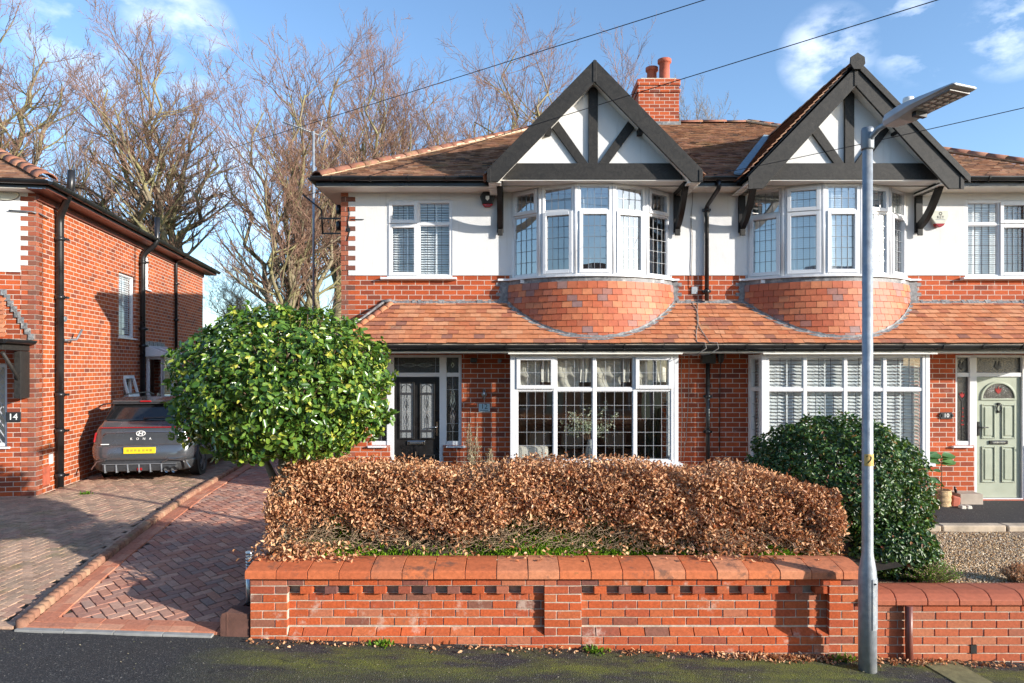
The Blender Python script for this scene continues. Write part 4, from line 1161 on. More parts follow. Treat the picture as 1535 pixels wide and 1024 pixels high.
# windows
blind = dict(sp=.05, tilt=1.1, w=.05, d=.08, tapes=(.5,))
window(h14, lambda u, d, ww: (-.05-d, wA[0]+u, wA[2]+ww), wA[1]-wA[0], wA[3]-wA[2], [0, wA[1]-wA[0]], [0, wA[3]-wA[2]], lead=(2, 9), came='came', blind=blind, glass='glass', sill=(.05, .05, .09))
window(h14, lambda u, d, ww: (-.02-d, wB[0]+u, wB[2]+ww), wB[1]-wB[0], wB[3]-wB[2], [0, wB[1]-wB[0]], [0, wB[3]-wB[2]], glass='glass_low', sill=(.05, .05, .08), ft=.07)
wc = window(h14, lambda u, d, ww: (-.03-d, wC[0]+u, wC[2]+ww), wC[1]-wC[0], wC[3]-wC[2], [0, wC[1]-wC[0]], [0, .55, wC[3]-wC[2]], glass='glass_low', ft=.05)
# open top light
ol = MB(); y0, y1 = wC[0]-.02, wC[1]+.02; zt_, zb_ = wC[3], wC[3]-.50; ox = .13
def OP(u, d, ww):
    k = (zt_-ww)/(zt_-zb_); return (.01+ox*k-d, u, ww)
for (a, b, c, d) in ((y0, y0+.06, zb_, zt_), (y1-.06, y1, zb_, zt_), (y0+.06, y1-.06, zb_, zb_+.07), (y0+.06, y1-.06, zt_-.07, zt_)): ol.box(a, b, 0, .05, c, d, OP)
o_ = ol.build('open_sash', M['upvc'], wc, bevel=.004)
window(h14, lambda u, d, ww: (hf[0][0]+u, .04+d, 1.35+ww), hf[0][1]-hf[0][0], 1.4, [0, .9, 1.8, hf[0][1]-hf[0][0]], [0, 1.4], glass='glass', sill=(.05, .05, .08), frame='upvc')
dl = MB(); sx = hf[0][1]-.05
for k in range(-3, 16):
    for sgn in (1, -1):
        z0 = 1.4+k*.16; pts = [(sx-.75, z0), (sx, z0+sgn*.75*1.6)]
        (a, b), (c, d) = pts
        lo, hi = 1.40, 2.70; t0, t1 = 0, 1
        if d != b:
            ta, tb = (lo-b)/(d-b), (hi-b)/(d-b); t0, t1 = max(0, min(ta, tb)), min(1, max(ta, tb))
        if t1 > t0: bars(dl, lambda u, dd, ww: (u, dd, ww), [(a+(c-a)*t0, b+(d-b)*t0), (a+(c-a)*t1, b+(d-b)*t1)], .012, .06, .07)
dl.build('leading', M['came_white'], [c for c in h14.children if c.name.startswith('window')][-1])
window(h14, lambda u, d, ww: (-2.6+u, .04+d, 4.3+ww), 1.0, 1.2, [0, .5, 1.0], [0, .8, 1.2], glass='glass')
# roof: eaves overhang .35
ov = .33; ez = 5.80; run = 4.9; rise = 2.62
sl = math.hypot(run, rise)
tm = MB(); tiles(tm, (0, -ov-.02, ez), (1, 0, 0), (0, run/sl, rise/sl), int(sl/.1), .1, .172, lambda v: (-5.3, ov-(run)*v/sl*1.0), rng, jit=.006, under=.2)
roof = tm.build('roof', M['tile_old'], h14)
A, B = Vector((ov, -ov, ez)), Vector((ov-run, -ov+run, ez+rise))
d = MB(); C_ = Vector((ov-run, TL+ov-run*.6, ez+rise)); D_ = Vector((ov, TL+ov, ez))
d.add([A, (-5.3, -ov, ez-.01), (-5.3, B.y, B.z), B, C_, D_], [(0, 3, 2, 1)[::-1], (0, 5, 4, 3)]); d.build('roof_slope', M['tile_old'], h14)
rr = MB(); ridge_run(rr, A+Vector((0, 0, .06)), B+Vector((0, 0, .04)), .15, .32, rng, .7); rr.build('ridge_tiles', M['ridge'], roof)
gutter('gutter', (ov+.06, -ov-.08, ez-.03), (ov+.06, TL+.4, ez-.03), h14, .058, out=(1, 0), brackets=.9)
gutter('gutter', (-5.3, -ov-.08, ez-.03), (ov+.06, -ov-.08, ez-.03), h14, .058, out=(0, -1), brackets=.9)
f = MB(); f.box(ov-.02, ov, -ov, TL+.38, ez-.13, ez-.01); f.box(-5.3, ov-.02, -ov-.02, -ov, ez-.13, ez-.01); f.build('fascia', M['black'], h14)
f = MB()
for k in range(4): f.box(.01+.08*k, .085+.08*k, -ov+.01, TL+.36, ez-.145, ez-.131)
f.box(-.0, .045, -.01, TL, ez-.26, ez-.146)
f.build('soffit', M['brown_upvc'], h14)
f = MB(); f.box(-5.3, -.01, -ov, -.017, ez-.145, ez-.131); f.build('soffit', M['soffit'], h14)
# soil and waste pipes on the side wall
def sp(px, py, off): t, z = side(px, py, off); return (off, t, z)
downpipe('soil_pipe', [sp(107, 256, .40), sp(106, 285, .40), sp(90, 325, .09), (.09, sp(90, 325, .09)[1], .54)], h14, .062, collars=(5.0, 3.95, 2.2, 1.55, .75), soft=.12)
downpipe('soil_pipe', [sp(236, 326, .40), sp(235, 365, .40), sp(214, 383, .09), (.09, sp(214, 383, .09)[1], .6)], h14, .06, collars=(5.2, 3.6, 3.2), soft=.12)
downpipe('downpipe', [sp(279, 380, .38), sp(277, 386, .36), sp(264, 392, .06), (.06, sp(264, 392, .06)[1], 2.9)], h14, .04, collars=(5.0, 4.0), soft=.05)
t1, z1 = side(97, 510, .1)
downpipe('overflow_pipe', [(.09, t1, z1), (.12, t1+.25, z1+.02), (.16, t1+.33, z1+.02), (.22, t1+.42, z1+.22)], h14, .02, mat='galv_dark')
MB().lathe([(.05, -.04), (.05, .05)], (.09, side(86, 478)[0], side(86, 478)[1]), 12, 'x').build('soil_pipe', M['galv_dark'], h14)
# little boxes near the ground
t1, z1 = side(75, 688); MB().box(.0, .03, t1-.06, t1+.06, z1-.09, z1+.09).build('vent_cover', M['upvc_old'], h14, bevel=.01)
t1, z1 = side(69, 713); MB().box(.0, .015, t1-.12, t1+.12, z1-.16, z1+.16).build('air_brick', M['terracotta'], h14)
# hooks of the cable fixing on the corner
hk = MB(); s_, z_ = frontl(40, 318); hk.tube([(s_-.25, -.05, z_+.01), (s_+.1, -.05, z_), (.02, -.03, z_-.02)], .012, 5); hk.tube([(.03, .05, z_), (.03, .35, z_-.03)], .012, 5); hk.build('cable_bracket', M['galv_dark'], h14)
# glazed box bay on the side
ta = side(218, 600)[0]; tb = ta+1.45; pr = .42; zb0, zb1 = .55, 3.0
gb = MB()
gb.box(.001, pr, ta, tb, zb0-.3, 1.345); glz = gb.build('side_bay', M['upvc'], h14)
window(glz, lambda u, d, ww: (.02+u, ta+d, 1.35+ww), pr-.02, 1.6, [0, pr-.02], [0, 1.6], glass='glass_low', ft=.055)
window(glz, lambda u, d, ww: (pr-d, ta+.0+u, 1.35+ww), tb-ta, 1.6, [0, .75, tb-ta], [0, 1.6], glass='glass_low', ft=.07)
rf = MB(); rf.hexa([(0, ta-.12, 2.95), (pr+.14, ta-.12, 2.95), (pr+.14, tb+.1, 2.95), (0, tb+.1, 2.95), (0, ta-.05, 3.24), (pr+.08, ta-.12, 3.03), (pr+.08, tb+.1, 3.03), (0, tb+.1, 3.24)]); rf.build('bay_roof', M['upvc'], glz, bevel=.01)
fl = MB()
for k in range(5): fl.box(.0, .03, ta-.1+.3*k, ta+.16+.3*k, 3.22+.0*k, 3.32+.02*(k % 2))
fl.build('lead_flashing', M['lead'], glz)
# porch canopy corner and bay beside the number plate
s0, zc = frontl(47, 512); zt0 = frontl(0, 462)[1]
tm = MB(); slp = math.hypot(.8, .75)
tiles(tm, (0, -.85, zc+.02), (1, 0, 0), (0, .8/slp, .75/slp), 9, .112, .17, lambda v: (-4.5, s0+.02-.42*v/slp), rng); can = tm.build('canopy', M['tile_new'], h14)
gutter('gutter', (-4.5, -.90, zc), (s0+.04, -.90, zc), can, .056)
gutter('gutter', (s0+.04, -.93, zc), (s0+.04, -.02, zc), can, .056, out=(1, 0), brackets=0)
f = MB(); f.box(-4.5, s0-.05, -.83, -.80, zc-.16, zc+.01); f.box(s0-.05, s0-.02, -.83, -.01, zc-.16, zc+.01); f.box(s0-.12, s0-.02, -.30, -.01, zc-.95, zc-.17); f.build('canopy_frame', M['timber'], can, bevel=.004)
f = MB(); f.tube([(s0-.07, -.75, zc-.2), (s0-.07, -.35, zc-.55), (s0-.07, -.1, zc-.85)], .035, 4); f.build('canopy_brace', M['timber'], can)
fl = MB(); k = 0
for k in range(9):
    t = k/8; x = s0-.02-.42*t; y = -.01; fl.box(x-.02, x+.07, y-.02, y, zc+.05+.75*t-.02, zc+.13+.75*t)
fl.build('lead_flashing', M['lead'], can)

# plates and alarm boxes: things of their own
s_, z_ = frontl(21, 625)
p = thing('house_number', 'small black plaque with the white number 14 on the left-hand brick corner', 'number plate', (LX+ca*s_, LY+sa*s_-.0, z_), LA, local=True)
MB().box(-.115, .115, -.03, -.009, -.082, .082).build('plaque', M['slate'], p, bevel=.004)
text('14', .15, M['white_ink'], Matrix.Translation((0, -.033, 0)) @ Matrix.Rotation(R(90), 4, 'X'), p, 'digits', .003)
s_, z_ = frontl(9, 292)
p = thing('alarm_box', 'oval pale alarm box high on the white wall at the far left edge', 'alarm box', (LX+ca*s_, LY+sa*s_, z_), LA, local=True)
b = MB(); pr_ = [(math.cos(2*math.pi*k/28), math.sin(2*math.pi*k/28)) for k in range(28)]
b.prism([(a*.21, c*.10) for a, c in pr_], -.055, -.016); b.build('cover', M['alarm_white'], p, bevel=.015)
b = MB(); b.prism([(a*.225, c*.115) for a, c in pr_], -.016, -.002); b.build('back_plate', M['galv_dark'], p, bevel=.004)
b = MB()
for k in range(5): b.box(-.02+.03*k, .0+.03*k, -.0575, -.0555, .012, .028)
b.build('lettering', M['galv'], p)

# house 12 plates
x, z = PX(726), PZ(611)
p = thing('house_number', 'pale blue glass plaque with the number 12 beside the black front door', 'number plate', (x, FY, z))
MB().box(x-.095, x+.095, FY-.02, FY-.006, z-.068, z+.068).build('plaque', M['sign_blue'], p, bevel=.003)
text('12', .12, M['ink'], face_front(x, FY-.0215, z+.015), p, 'digits', .001)
b = MB()
for k in range(11): b.box(x-.07+.0128*k, x-.0605+.0128*k, FY-.0215, FY-.0201, z-.052, z-.040)
b.build('small_print', M['ink'], p)
for (dx, dz) in ((-.085, .058), (.085, .058), (-.085, -.058), (.085, -.058)): pass
x, z = PX(726), PZ(591)
p = thing('wall_lamp', 'slim steel up-and-down lamp on the brick pier above the number 12 plaque', 'wall lamp', (x, FY, z))
MB().lathe([(.028, -.085), (.028, .085)], (x, FY-.08, z), 16).build('cylinder', M['steel'], p)
b = MB(); b.lathe([(.045, -.02), (.045, 0)], (x, FY-.0, z), 16, 'y'); b.box(x-.012, x+.012, FY-.06, FY-.02, z-.012, z+.012); b.build('mount', M['steel'], p)
# house 10 plate
x, z = PX(1417.5), PZ(623)
p = thing('house_number', 'small dark plaque with the number 10 beside the sage green door', 'number plate', (x, FY, z))
b = MB(); b.box(x-.10, x+.10, FY-.024, FY-.004, z-.055, z+.055); b.lathe([(.03, 0), (.03, .02)], (x-.095, FY-.024, z), 12, 'y'); b.lathe([(.03, 0), (.03, .02)], (x+.095, FY-.024, z), 12, 'y'); b.build('plaque', M['slate'], p, bevel=.004)
text('10', .095, M['white_ink'], face_front(x, FY-.0255, z), p, 'digits', .001)
# alarm boxes
x, z = PX(731), PZ(300)
p = thing('alarm_box', 'dark hexagonal alarm box with a silver emblem and red base, left of the first gable', 'alarm box', (x, FY, z))
hexp = [(-.07, .13), (.07, .13), (.13, .05), (.09, -.08), (-.09, -.08), (-.13, .05)]
MB().prism([(x+a*1.0, z+c) for a, c in hexp], FY-.085, FY-.017).build('housing', M['slate'], p, bevel=.012)
MB().prism([(x+a*.8, z+c*.82+.005) for a, c in hexp], FY-.092, FY-.0855).build('cover', M['ink'], p, bevel=.006)
MB().prism([(x-.088, z-.081), (x+.088, z-.081), (x+.05, z-.13), (x-.05, z-.13)], FY-.08, FY-.017).build('beacon', M['red_plastic'], p, bevel=.008)
MB().prism([(x-.03, z+.05), (x+.03, z+.05), (x+.032, z), (x, z-.035), (x-.032, z)], FY-.096, FY-.0925).build('emblem', M['white_ink'], p, bevel=.003)
x, z = PX(1403.5), PZ(329)
p = thing('alarm_box', 'cream alarm box with a red base, right of the second gable', 'alarm box', (x, FY, z))
MB().prism([(x-.15, z+.11), (x-.13, z+.125), (x+.14, z+.125), (x+.16, z+.11), (x+.165, z+.03), (x+.08, z-.105), (x-.07, z-.105), (x-.165, z+.03)], FY-.10, FY-.017).build('housing', M['alarm_white'], p, bevel=.012)
MB().prism([(x-.085, z-.088), (x+.092, z-.088), (x+.062, z-.125), (x+.02, z-.15), (x-.02, z-.15), (x-.06, z-.125)], FY-.108, FY-.03).build('beacon', M['red_plastic'], p, bevel=.01)
text('KEY', .07, M['ink'], face_front(x+.01, FY-.1015, z+.015), p, 'lettering', .001)
b = MB()
for k in range(12): b.box(x-.07+.0135*k, x-.061+.0135*k, FY-.102, FY-.1005, z-.028, z-.018)
b.build('small_print', M['galv_dark'], p)
b = MB()
for k in range(8):
    t = math.pi*k/4; b.lathe([(.0085, -.0015), (.0085, 0)], (x+.01+.022*math.cos(t), FY-.1005, z+.078+.022*math.sin(t)), 8, 'y')
b.build('emblem', M['ink'], p)
# camera and junction box under the eaves at the party line
x = PX(1078); z = PZ(536, FY-.12)
p = thing('security_light', 'small black lamp under the gutter beside the party downpipe', 'security light', (x, FY, z))
b = MB(); b.lathe([(.045, .09), (.055, .06), (.06, .02), (.05, -.05), (.03, -.09)], (x, FY-.10, z-.0), 14); b.box(x-.04, x+.04, FY-.06, FY, z+.02, z+.10); b.build('housing', M['black'], p)
MB().tube([(x, FY-.09, z-.09), (x+.005, FY-.03, z-.3), (x, FY-.02, z-1.6)], .008, 5).build('cable', M['cable'], p)
x = PX(1058); z = PZ(538, FY-.1)
p = thing('junction_box', 'black cable junction box under the gutter at the party downpipe', 'junction box', (x-.04, FY, z))
b = MB(); b.box(x-.10, x+.14, FY-.13, FY, z-.08, z+.08); b.build('housing', M['black'], p, bevel=.02)
x = PX(690); z = PZ(541, FY-.1)
p = thing('security_camera', 'small dark camera under the gutter above the number 12 brick pier', 'camera', (PX(750), FY, z))
x = PX(749)
b = MB(); b.lathe([(.02, -.12), (.035, -.11), (.035, -.02), (.02, 0)], (x, FY, z), 12, 'y'); b.build('housing', M['galv_dark'], p)
x = PX(710); MB().box(x-.05, x+.06, FY-.10, FY, z-.03, z+.05).build('junction_box', M['black'], p, bevel=.01)
# cables on the party wall, and the aerial
p = thing('cables', 'thin dark cables hanging down the brick wall and roof beside the party downpipe', 'cables', (3.1, FY, .5))
rg = random.Random(2)
def hang(px0, py0, px1, py1, D0, D1, n=9, wob=.012, r=.006, mat='cable'):
    P = []
    for k in range(n+1):
        t = k/n; D = D0+(D1-D0)*t; P.append((PX(px0+(px1-px0)*t, D)+rg.uniform(-wob, wob), D, PZ(py0+(py1-py0)*t, D)))
    return P
b = MB()
b.tube(hang(1037, 290, 1037, 430, FY-.03, FY-.03), .006, 5); b.tube(hang(1022, 535, 1021, 690, FY-.02, FY-.02), .007, 5); b.tube(hang(1034, 530, 1030, 640, FY-.02, FY-.02), .006, 5); b.tube(hang(1030, 640, 1024, 690, FY-.02, FY-.02), .006, 5)
for (p0, p1, q0) in ((1037, 1050, 0), (1041, 1060, 1)):
    P = []
    for k in range(13):
        t = k/12; y = FY-.05-(.80)*t; P.append((PX(p0+(p1-p0)*t+5*math.sin(t*5+q0*2), y), y, pentz(y)+.05))
    x0, y0, z0 = P[-1]
    P += [(x0+.10, 10.87, 3.08), (x0+.12, 10.86, 2.99), (x0-.02, 10.9, 2.90), (x0-.2, 11.2, 2.88)]
    b.tube(P, .007, 5)
b.build('cable_run', M['cable_grey'], p)
MB().box(PX(1036), PX(1045), FY-.03, FY-.001, PZ(441), PZ(430)).build('junction_box', M['galv'], p, bevel=.004)
p = thing('telephone_bracket', 'black telephone wire bracket with drop wires on the left corner of the white house', 'bracket', (-2.95, 12.0, 5.0))
b = MB()
xx = -2.93
b.tube([(-3.62, 12.0, 5.68), (-3.30, 12.0, 5.42), (-3.28, 12.0, 5.0)], .018, 6)
b.box(-3.30, -2.906, 11.99, 12.01, 5.0, 5.025); b.box(-3.34, -2.906, 11.99, 12.01, 5.26, 5.285)
for z in (5.42, 5.14): b.lathe([(.035, -.08), (.045, -.07), (.045, .06), (.03, .08)], (-3.0, 11.98, z), 12)
b.build('bracket', M['black'], p)
b = MB(); P = [(-2.78, FY-.03, 5.42), (-2.76, FY-.03, 5.3), (-2.79, FY-.03, 5.15), (-2.76, FY-.03, 5.0), (-2.80, FY-.03, 4.85)]
b.tube(P, .007, 5); b.box(-2.80, -2.75, FY-.04, FY-.017, 5.0, 5.06); b.box(-2.74, -2.52, FY-.035, FY-.025, 5.20, 5.212); b.build('cable', M['cable'], p)
# TV aerial on a mast beside house 12
mx, my = PX(470, 13.6), 13.6
p = thing('television_aerial', 'tall television aerial on a pole left of the white house', 'aerial', (mx, my, 3.2))
b = MB(); zt = PZ(197, my); b.tube([(mx, my, 3.2), (mx, my, zt)], .024, 8); b.build('pole', M['galv'], p)
b = MB(); b.box(mx, -2.905, my-.02, my+.02, 3.4, 3.44); b.build('wall_bracket', M['galv_dark'], p)
b = MB(); A = Vector((PX(428, my), my-.2, PZ(188, my))); B = Vector((PX(476, my), my+.1, PZ(200, my)))
b.tube([A, B], .012, 6)
for k in range(12):
    q0 = A.lerp(B, .03+k*.07); l = .05+.012*k; b.tube([q0-Vector((.02, .4*l*2, -.02)), q0+Vector((.02, .4*l*2, -.02))], .005, 4)
for e in ((.10, 0, .42), (-.06, 0, -.30), (.16, .2, .22), (.16, -.2, -.2)):
    b.tube([B, B+Vector(e)*.8], .009, 4)
b.build('antenna', M['galv'], p)
# ------------------------------------------------------------------ ground, drives, walls
def zf(x): return .045-.032*x                   # pavement height at the wall line
def gz(x, y):
    t = min(max((y-6.6)/5.2, 0), 1); t = t*(2-t)*.5+t*.5
    return zf(x)*(1-t)+.50*t
def sheet(name, xs, ys, zfun, mat, label=None, kind='structure', origin=(0, 0, 0)):
    mb = MB(); g = [[(x, y, zfun(x, y)) for x in xs] for y in ys]; n = len(xs)
    mb.v = [p for r in g for p in r]
    for j in range(len(ys)-1):
        for i in range(n-1): mb.face((j*n+i, j*n+i+1, (j+1)*n+i+1, (j+1)*n+i), True)
    o = mb.build(name, M[mat], None, origin=origin); tag(o, kind=kind); return o
def lin(a, b, n): return [a+(b-a)*i/n for i in range(n+1)]
sheet('ground', [-600, -100, -30, 30, 100, 600], [-400, -60, 6.4, 7.0, 12, 30, 60, 600], lambda x, y: -.9 if y < 7 else (-.2 if y < 13 else .15), 'grassy')
sheet('pavement', lin(-24, 24, 96), lin(4.4, 6.62, 20), lambda x, y: zf(x)-.03*(6.6-y)-.012+.004*math.sin(x*5+y*9), 'asphalt')
sheet('road', lin(-60, 60, 12), [-6, -2, 4.2], lambda x, y: -.25-.02*x if abs(x) < 30 else -.25-.6*(1 if x > 0 else -1), 'asphalt_path')
mb = MB()
for i in range(53):
    x = -24+i*.9; mb.hexa([(x+.004, 4.22, -.4), (x+.896, 4.22, -.4), (x+.896, 4.39, -.4), (x+.004, 4.39, -.4)]+[(x+.004, 4.22, zf(x)-.085), (x+.896, 4.22, zf(x+.9)-.085), (x+.896, 4.39, zf(x+.9)-.08), (x+.004, 4.39, zf(x)-.08)])
tag(mb.build('kerb', M['concrete'], bevel=.012), kind='structure')

def kx(y): return -4.75-.147*(y-6.6)            # dividing edging between the two drives
def paver_field(name, inside, mat, border_mat, lab, s=.105, rot=45, org=(0, 0), seed=0, rows=90):
    rg = random.Random(seed); mb = MB(); c, sn = math.cos(R(rot)), math.sin(R(rot)); gap = .0058
    for n in range(-rows, rows):
        for m in range(-rows//2, rows//2):
            for k in range(2):
                if k == 0: x0, y0, w, h = n+4*m, n, 2, 1
                else: x0, y0, w, h = n+4*m, n+1, 1, 2
                cx, cy = (x0+w/2)*s, (y0+h/2)*s
                X_, Y_ = org[0]+cx*c-cy*sn, org[1]+cx*sn+cy*c
                if not inside(X_, Y_): continue
                pts = []
                for (a, b) in ((x0*s+gap, y0*s+gap), ((x0+w)*s-gap, y0*s+gap), ((x0+w)*s-gap, (y0+h)*s-gap), (x0*s+gap, (y0+h)*s-gap)):
                    pts.append((org[0]+a*c-b*sn, org[1]+a*sn+b*c))
                dz = rg.uniform(-.003, .003); tx, ty = rg.uniform(-.012, .012), rg.uniform(-.012, .012)
                P = [(x, y, gz(x, y)+dz+(x-X_)*tx+(y-Y_)*ty) for x, y in pts]
                Q = [(X_+(x-X_)*1.0, Y_+(y-Y_)*1.0, z-.035) for x, y, z in P]
                ins = [(X_+(x-X_)*.93, Y_+(y-Y_)*.93, z+.0022) for x, y, z in P]
                b0 = len(mb.v); mb.v += Q+P+ins
                for i in range(4):
                    j = (i+1) % 4; mb.face((b0+i, b0+j, b0+4+j, b0+4+i)); mb.face((b0+4+i, b0+4+j, b0+8+j, b0+8+i), True)
                mb.face((b0+8, b0+9, b0+10, b0+11))
    return mb
def border(mb, A, B, w, bl, seed=0):
    """row of blocks along A->B (2-D)"""
    rg = random.Random(seed); A, B = Vector(A), Vector(B); L = (B-A).length; d = (B-A)/L; n = Vector((-d.y, d.x)); k = int(L/bl)
    for i in range(k):
        a, b = A+d*(i*L/k+.003), A+d*((i+1)*L/k-.003); dz = rg.uniform(-.002, .003)
        q = [a+n*.003, b+n*.003, b+n*(w-.003), a+n*(w-.003)]
        q = [(p.x, p.y) for p in q]
        mb.hexa([(x, y, gz(x, y)-.03) for x, y in q]+[(x, y, gz(x, y)+.016+dz) for x, y in q])
GE = lambda y: -2.62 if y < 9.7 else -2.62+(y-9.7)*.0      # garden side of the drive
# bed under both drives
sheet('driveway_bed', [-24, -12]+lin(-9.5, -2.3, 24), lin(6.62, 11.8, 14)+[16, 22, 26], lambda x, y: gz(x, y)-.012, 'joint')
fr_y = 6.66
ins12 = lambda x, y: kx(y)+.27 < x < GE(y)+.02 and fr_y+.11 < y < 19 and not (x > -2.95 and y > 11.7)
mb = paver_field('driveway', ins12, None, None, None, .104, 45, (-3.7, 7.0), 4, 130)
drv = mb.build('driveway', M['paver_red'], None); tag(drv, kind='structure')
mb = MB()
border(mb, (kx(6.64)+.09, 6.64), (GE(7)-.0, 6.64), .10, .21, 1)
border(mb, (kx(6.74)+.30, 6.74), (GE(7)-.0, 6.74), .105, .21, 2)
for k, (off, w, bl) in enumerate(((.20, .105, .21), (.095, .105, .21))):
    A = (kx(6.74)+off+.105, 6.74) if k == 0 else (kx(6.64)+off+.105, 6.75); B = (kx(19)+off+.105, 19); border(mb, A, B, w, bl, 5+k)
border(mb, (GE(7), 6.85), (GE(7), 19), .10, .21, 9)
brd = mb.build('driveway_border', M['paver_border'], None); tag(brd, kind='structure')
ins14 = lambda x, y: x < kx(y)-.14 and x > -13 and 6.74 < y < 22 and not (y > 11.75 and x < LX-sa*(y-11.8)+.05) and x > -y*.80-1.5
mb = paver_field('driveway', ins14, None, None, None, .104, 90-9, (-8, 9.0), 8, 170)
d14 = mb.build('neighbour_driveway', M['paver_old'], None); tag(d14, kind='structure')
mb = MB(); border(mb, (kx(6.64)-1.0+.9, 6.64), (kx(6.64)-.0, 6.64), .001, .2, 1) if False else None
mb = MB(); border(mb, (-9, 6.62), (kx(6.62)-.02, 6.62), .11, .22, 12); border(mb, (kx(6.7)-.02, 6.73), (kx(20)-.02, 20), .105, .21, 14); o = mb.build('neighbour_driveway_border', M['paver_old'], None); tag(o, kind='structure')
# thin kerb strip across the mouth of the drive
mb = MB()
for i in range(5):
    a = kx(6.6)+.02+i*.47; b = a+.465
    if b > -2.5: break
    mb.hexa([(a, 6.575, zf(a)-.1), (b, 6.575, zf(b)-.1), (b, 6.635, zf(b)-.1), (a, 6.635, zf(a)-.1), (a, 6.575, zf(a)+.008), (b, 6.575, zf(b)+.008), (b, 6.635, zf(b)+.012), (a, 6.635, zf(a)+.012)])
tag(mb.build('edging_strip', M['concrete'], None, bevel=.006), kind='structure')
# scalloped rope edging between the drives
mb = MB(); y = 6.66; rg = random.Random(4)
while y < 18:
    x = kx(y)+.05; r_ = .05; z = gz(x, y); hh = .085+rg.uniform(-.006, .006)
    n = 12; b0 = len(mb.v)
    pr = [(1.0, -.05), (1.0, hh-.02), (.85, hh-.004), (.45, hh)]
    for (s_, h_) in pr:
        for k in range(n):
            t = 2*math.pi*k/n; mb.v.append((x+math.cos(t)*r_*s_*1.15, y+math.sin(t)*r_*s_*1.05, z+h_))
    for i in range(3):
        for k in range(n): mb.face((b0+i*n+k, b0+i*n+(k+1) % n, b0+(i+1)*n+(k+1) % n, b0+(i+1)*n+k), True)
    mb.face([b0+3*n+k for k in range(n)])
    y += .098
e = mb.build('kerb_edging', M['kerb_buff'], None, origin=(kx(7), 7, .2)); tag(e, 'row of scalloped buff kerb blocks dividing the two brick drives', 'edging')

# ---- front garden wall of number 12
w12 = thing('garden_wall', 'long orange-brick front wall with flat terracotta coping, left of the lamp post', 'wall', (.4, 6.75, 0))
WY = 6.60; rg = random.Random(21)
ZT = .69; CH = .0795
XL, XP0, XP1, XP2, XP3, XR = PX(375, WY), PX(431, WY), PX(816, WY), PX(872, WY), PX(1243, WY), PX(1291, WY)
bw = .235
def brick_row(mb, x0, x1, z0, z1, y, off, depth=.10, g=.0105, soot=None):
    x = x0-off
    while x < x1-.001:
        a, b = max(x, x0), min(x+bw, x1)
        if b-a > .03:
            jy = rg.uniform(-.003, .003); t = rg.uniform(-.0015, .0015)
            (soot if soot is not None and rg.random() < .5 else mb).hexa([(a+(g/2 if a > x0 else 0), y+jy, z0+g/2+t), (b-(g/2 if b < x1 else 0), y+jy, z0+g/2-t), (b-(g/2 if b < x1 else 0), y+depth, z0+g/2), (a+(g/2 if a > x0 else 0), y+depth, z0+g/2),
                     (a+(g/2 if a > x0 else 0), y+jy, z1-g/2+t), (b-(g/2 if b < x1 else 0), y+jy, z1-g/2-t), (b-(g/2 if b < x1 else 0), y+depth, z1-g/2), (a+(g/2 if a > x0 else 0), y+depth, z1-g/2)])
        x += bw
bk = MB(); st = MB(); mo = MB(); pl = MB()
rec = .055
for (a, b) in ((XL, XP0), (XP1, XP2), (XP3, XR)):       # piers
    for c in range(0, 12):
        z1 = ZT-c*CH; z0 = z1-CH
        if z1 < zf((a+b)/2)-.05: break
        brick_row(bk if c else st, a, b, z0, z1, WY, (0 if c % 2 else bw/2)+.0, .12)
    mo.box(a+.003, b-.003, WY+.007, WY+.30, -.4, ZT)
for (a, b) in ((XP0, XP1), (XP2, XP3)):                  # panels
    brick_row(bk, a, b, ZT-CH, ZT, WY, .08, .12, soot=st)
    # dentil course: headers with gaps
    x = a; k = 0
    while x < b-.05:
        if k % 2 == 1: 
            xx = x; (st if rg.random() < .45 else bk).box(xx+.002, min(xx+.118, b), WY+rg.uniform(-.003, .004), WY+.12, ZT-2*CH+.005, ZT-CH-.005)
        x += .117; k += 1
    for c in range(2, 6): brick_row(bk, a, b, ZT-(c+1)*CH, ZT-c*CH, WY+rec, (c % 2)*bw/2+.05, .06)
    # sloped plinth course
    z1 = ZT-6*CH; z0 = z1-CH*1.05; x = a-.1
    while x < b:
        p, q_ = max(x, a), min(x+bw, b)
        if q_-p > .03: pl.hexa([(p+.004, WY, z0+.004), (q_-.004, WY, z0+.004), (q_-.004, WY+.12, z0+.004), (p+.004, WY+.12, z0+.004), (p+.004, WY+.004, z0+.012), (q_-.004, WY+.004, z0+.012), (q_-.004, WY+rec+.02, z1-.004), (p+.004, WY+rec+.02, z1-.004)])
        x += bw
    for c in range(0, 4):
        zz1 = z0-c*CH
        if zz1 < zf(b)-.04: break
        brick_row(bk, a, b, zz1-CH, zz1, WY-.002, (c % 2)*bw/2+.03, .12)
    mo.box(a, b, WY+.10, WY+.30, -.4, ZT); mo.box(a, b, WY+rec+.008, WY+.12, z1-.02, ZT-2*CH+.0); mo.box(a, b, WY+.007, WY+.12, -.4, z0+.0); mo.box(a, b, WY+.008, WY+.12, ZT-CH, ZT)
bk.build('brickwork', M['wall_brick'], w12, bevel=.003, segs=1)
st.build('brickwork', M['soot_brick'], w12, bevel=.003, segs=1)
pl.build('plinth_course', M['wall_brick'], w12, bevel=.003, segs=1)
mo.build('mortar_core', M['mortar'], w12)
co = MB(); x = XL-.035; 
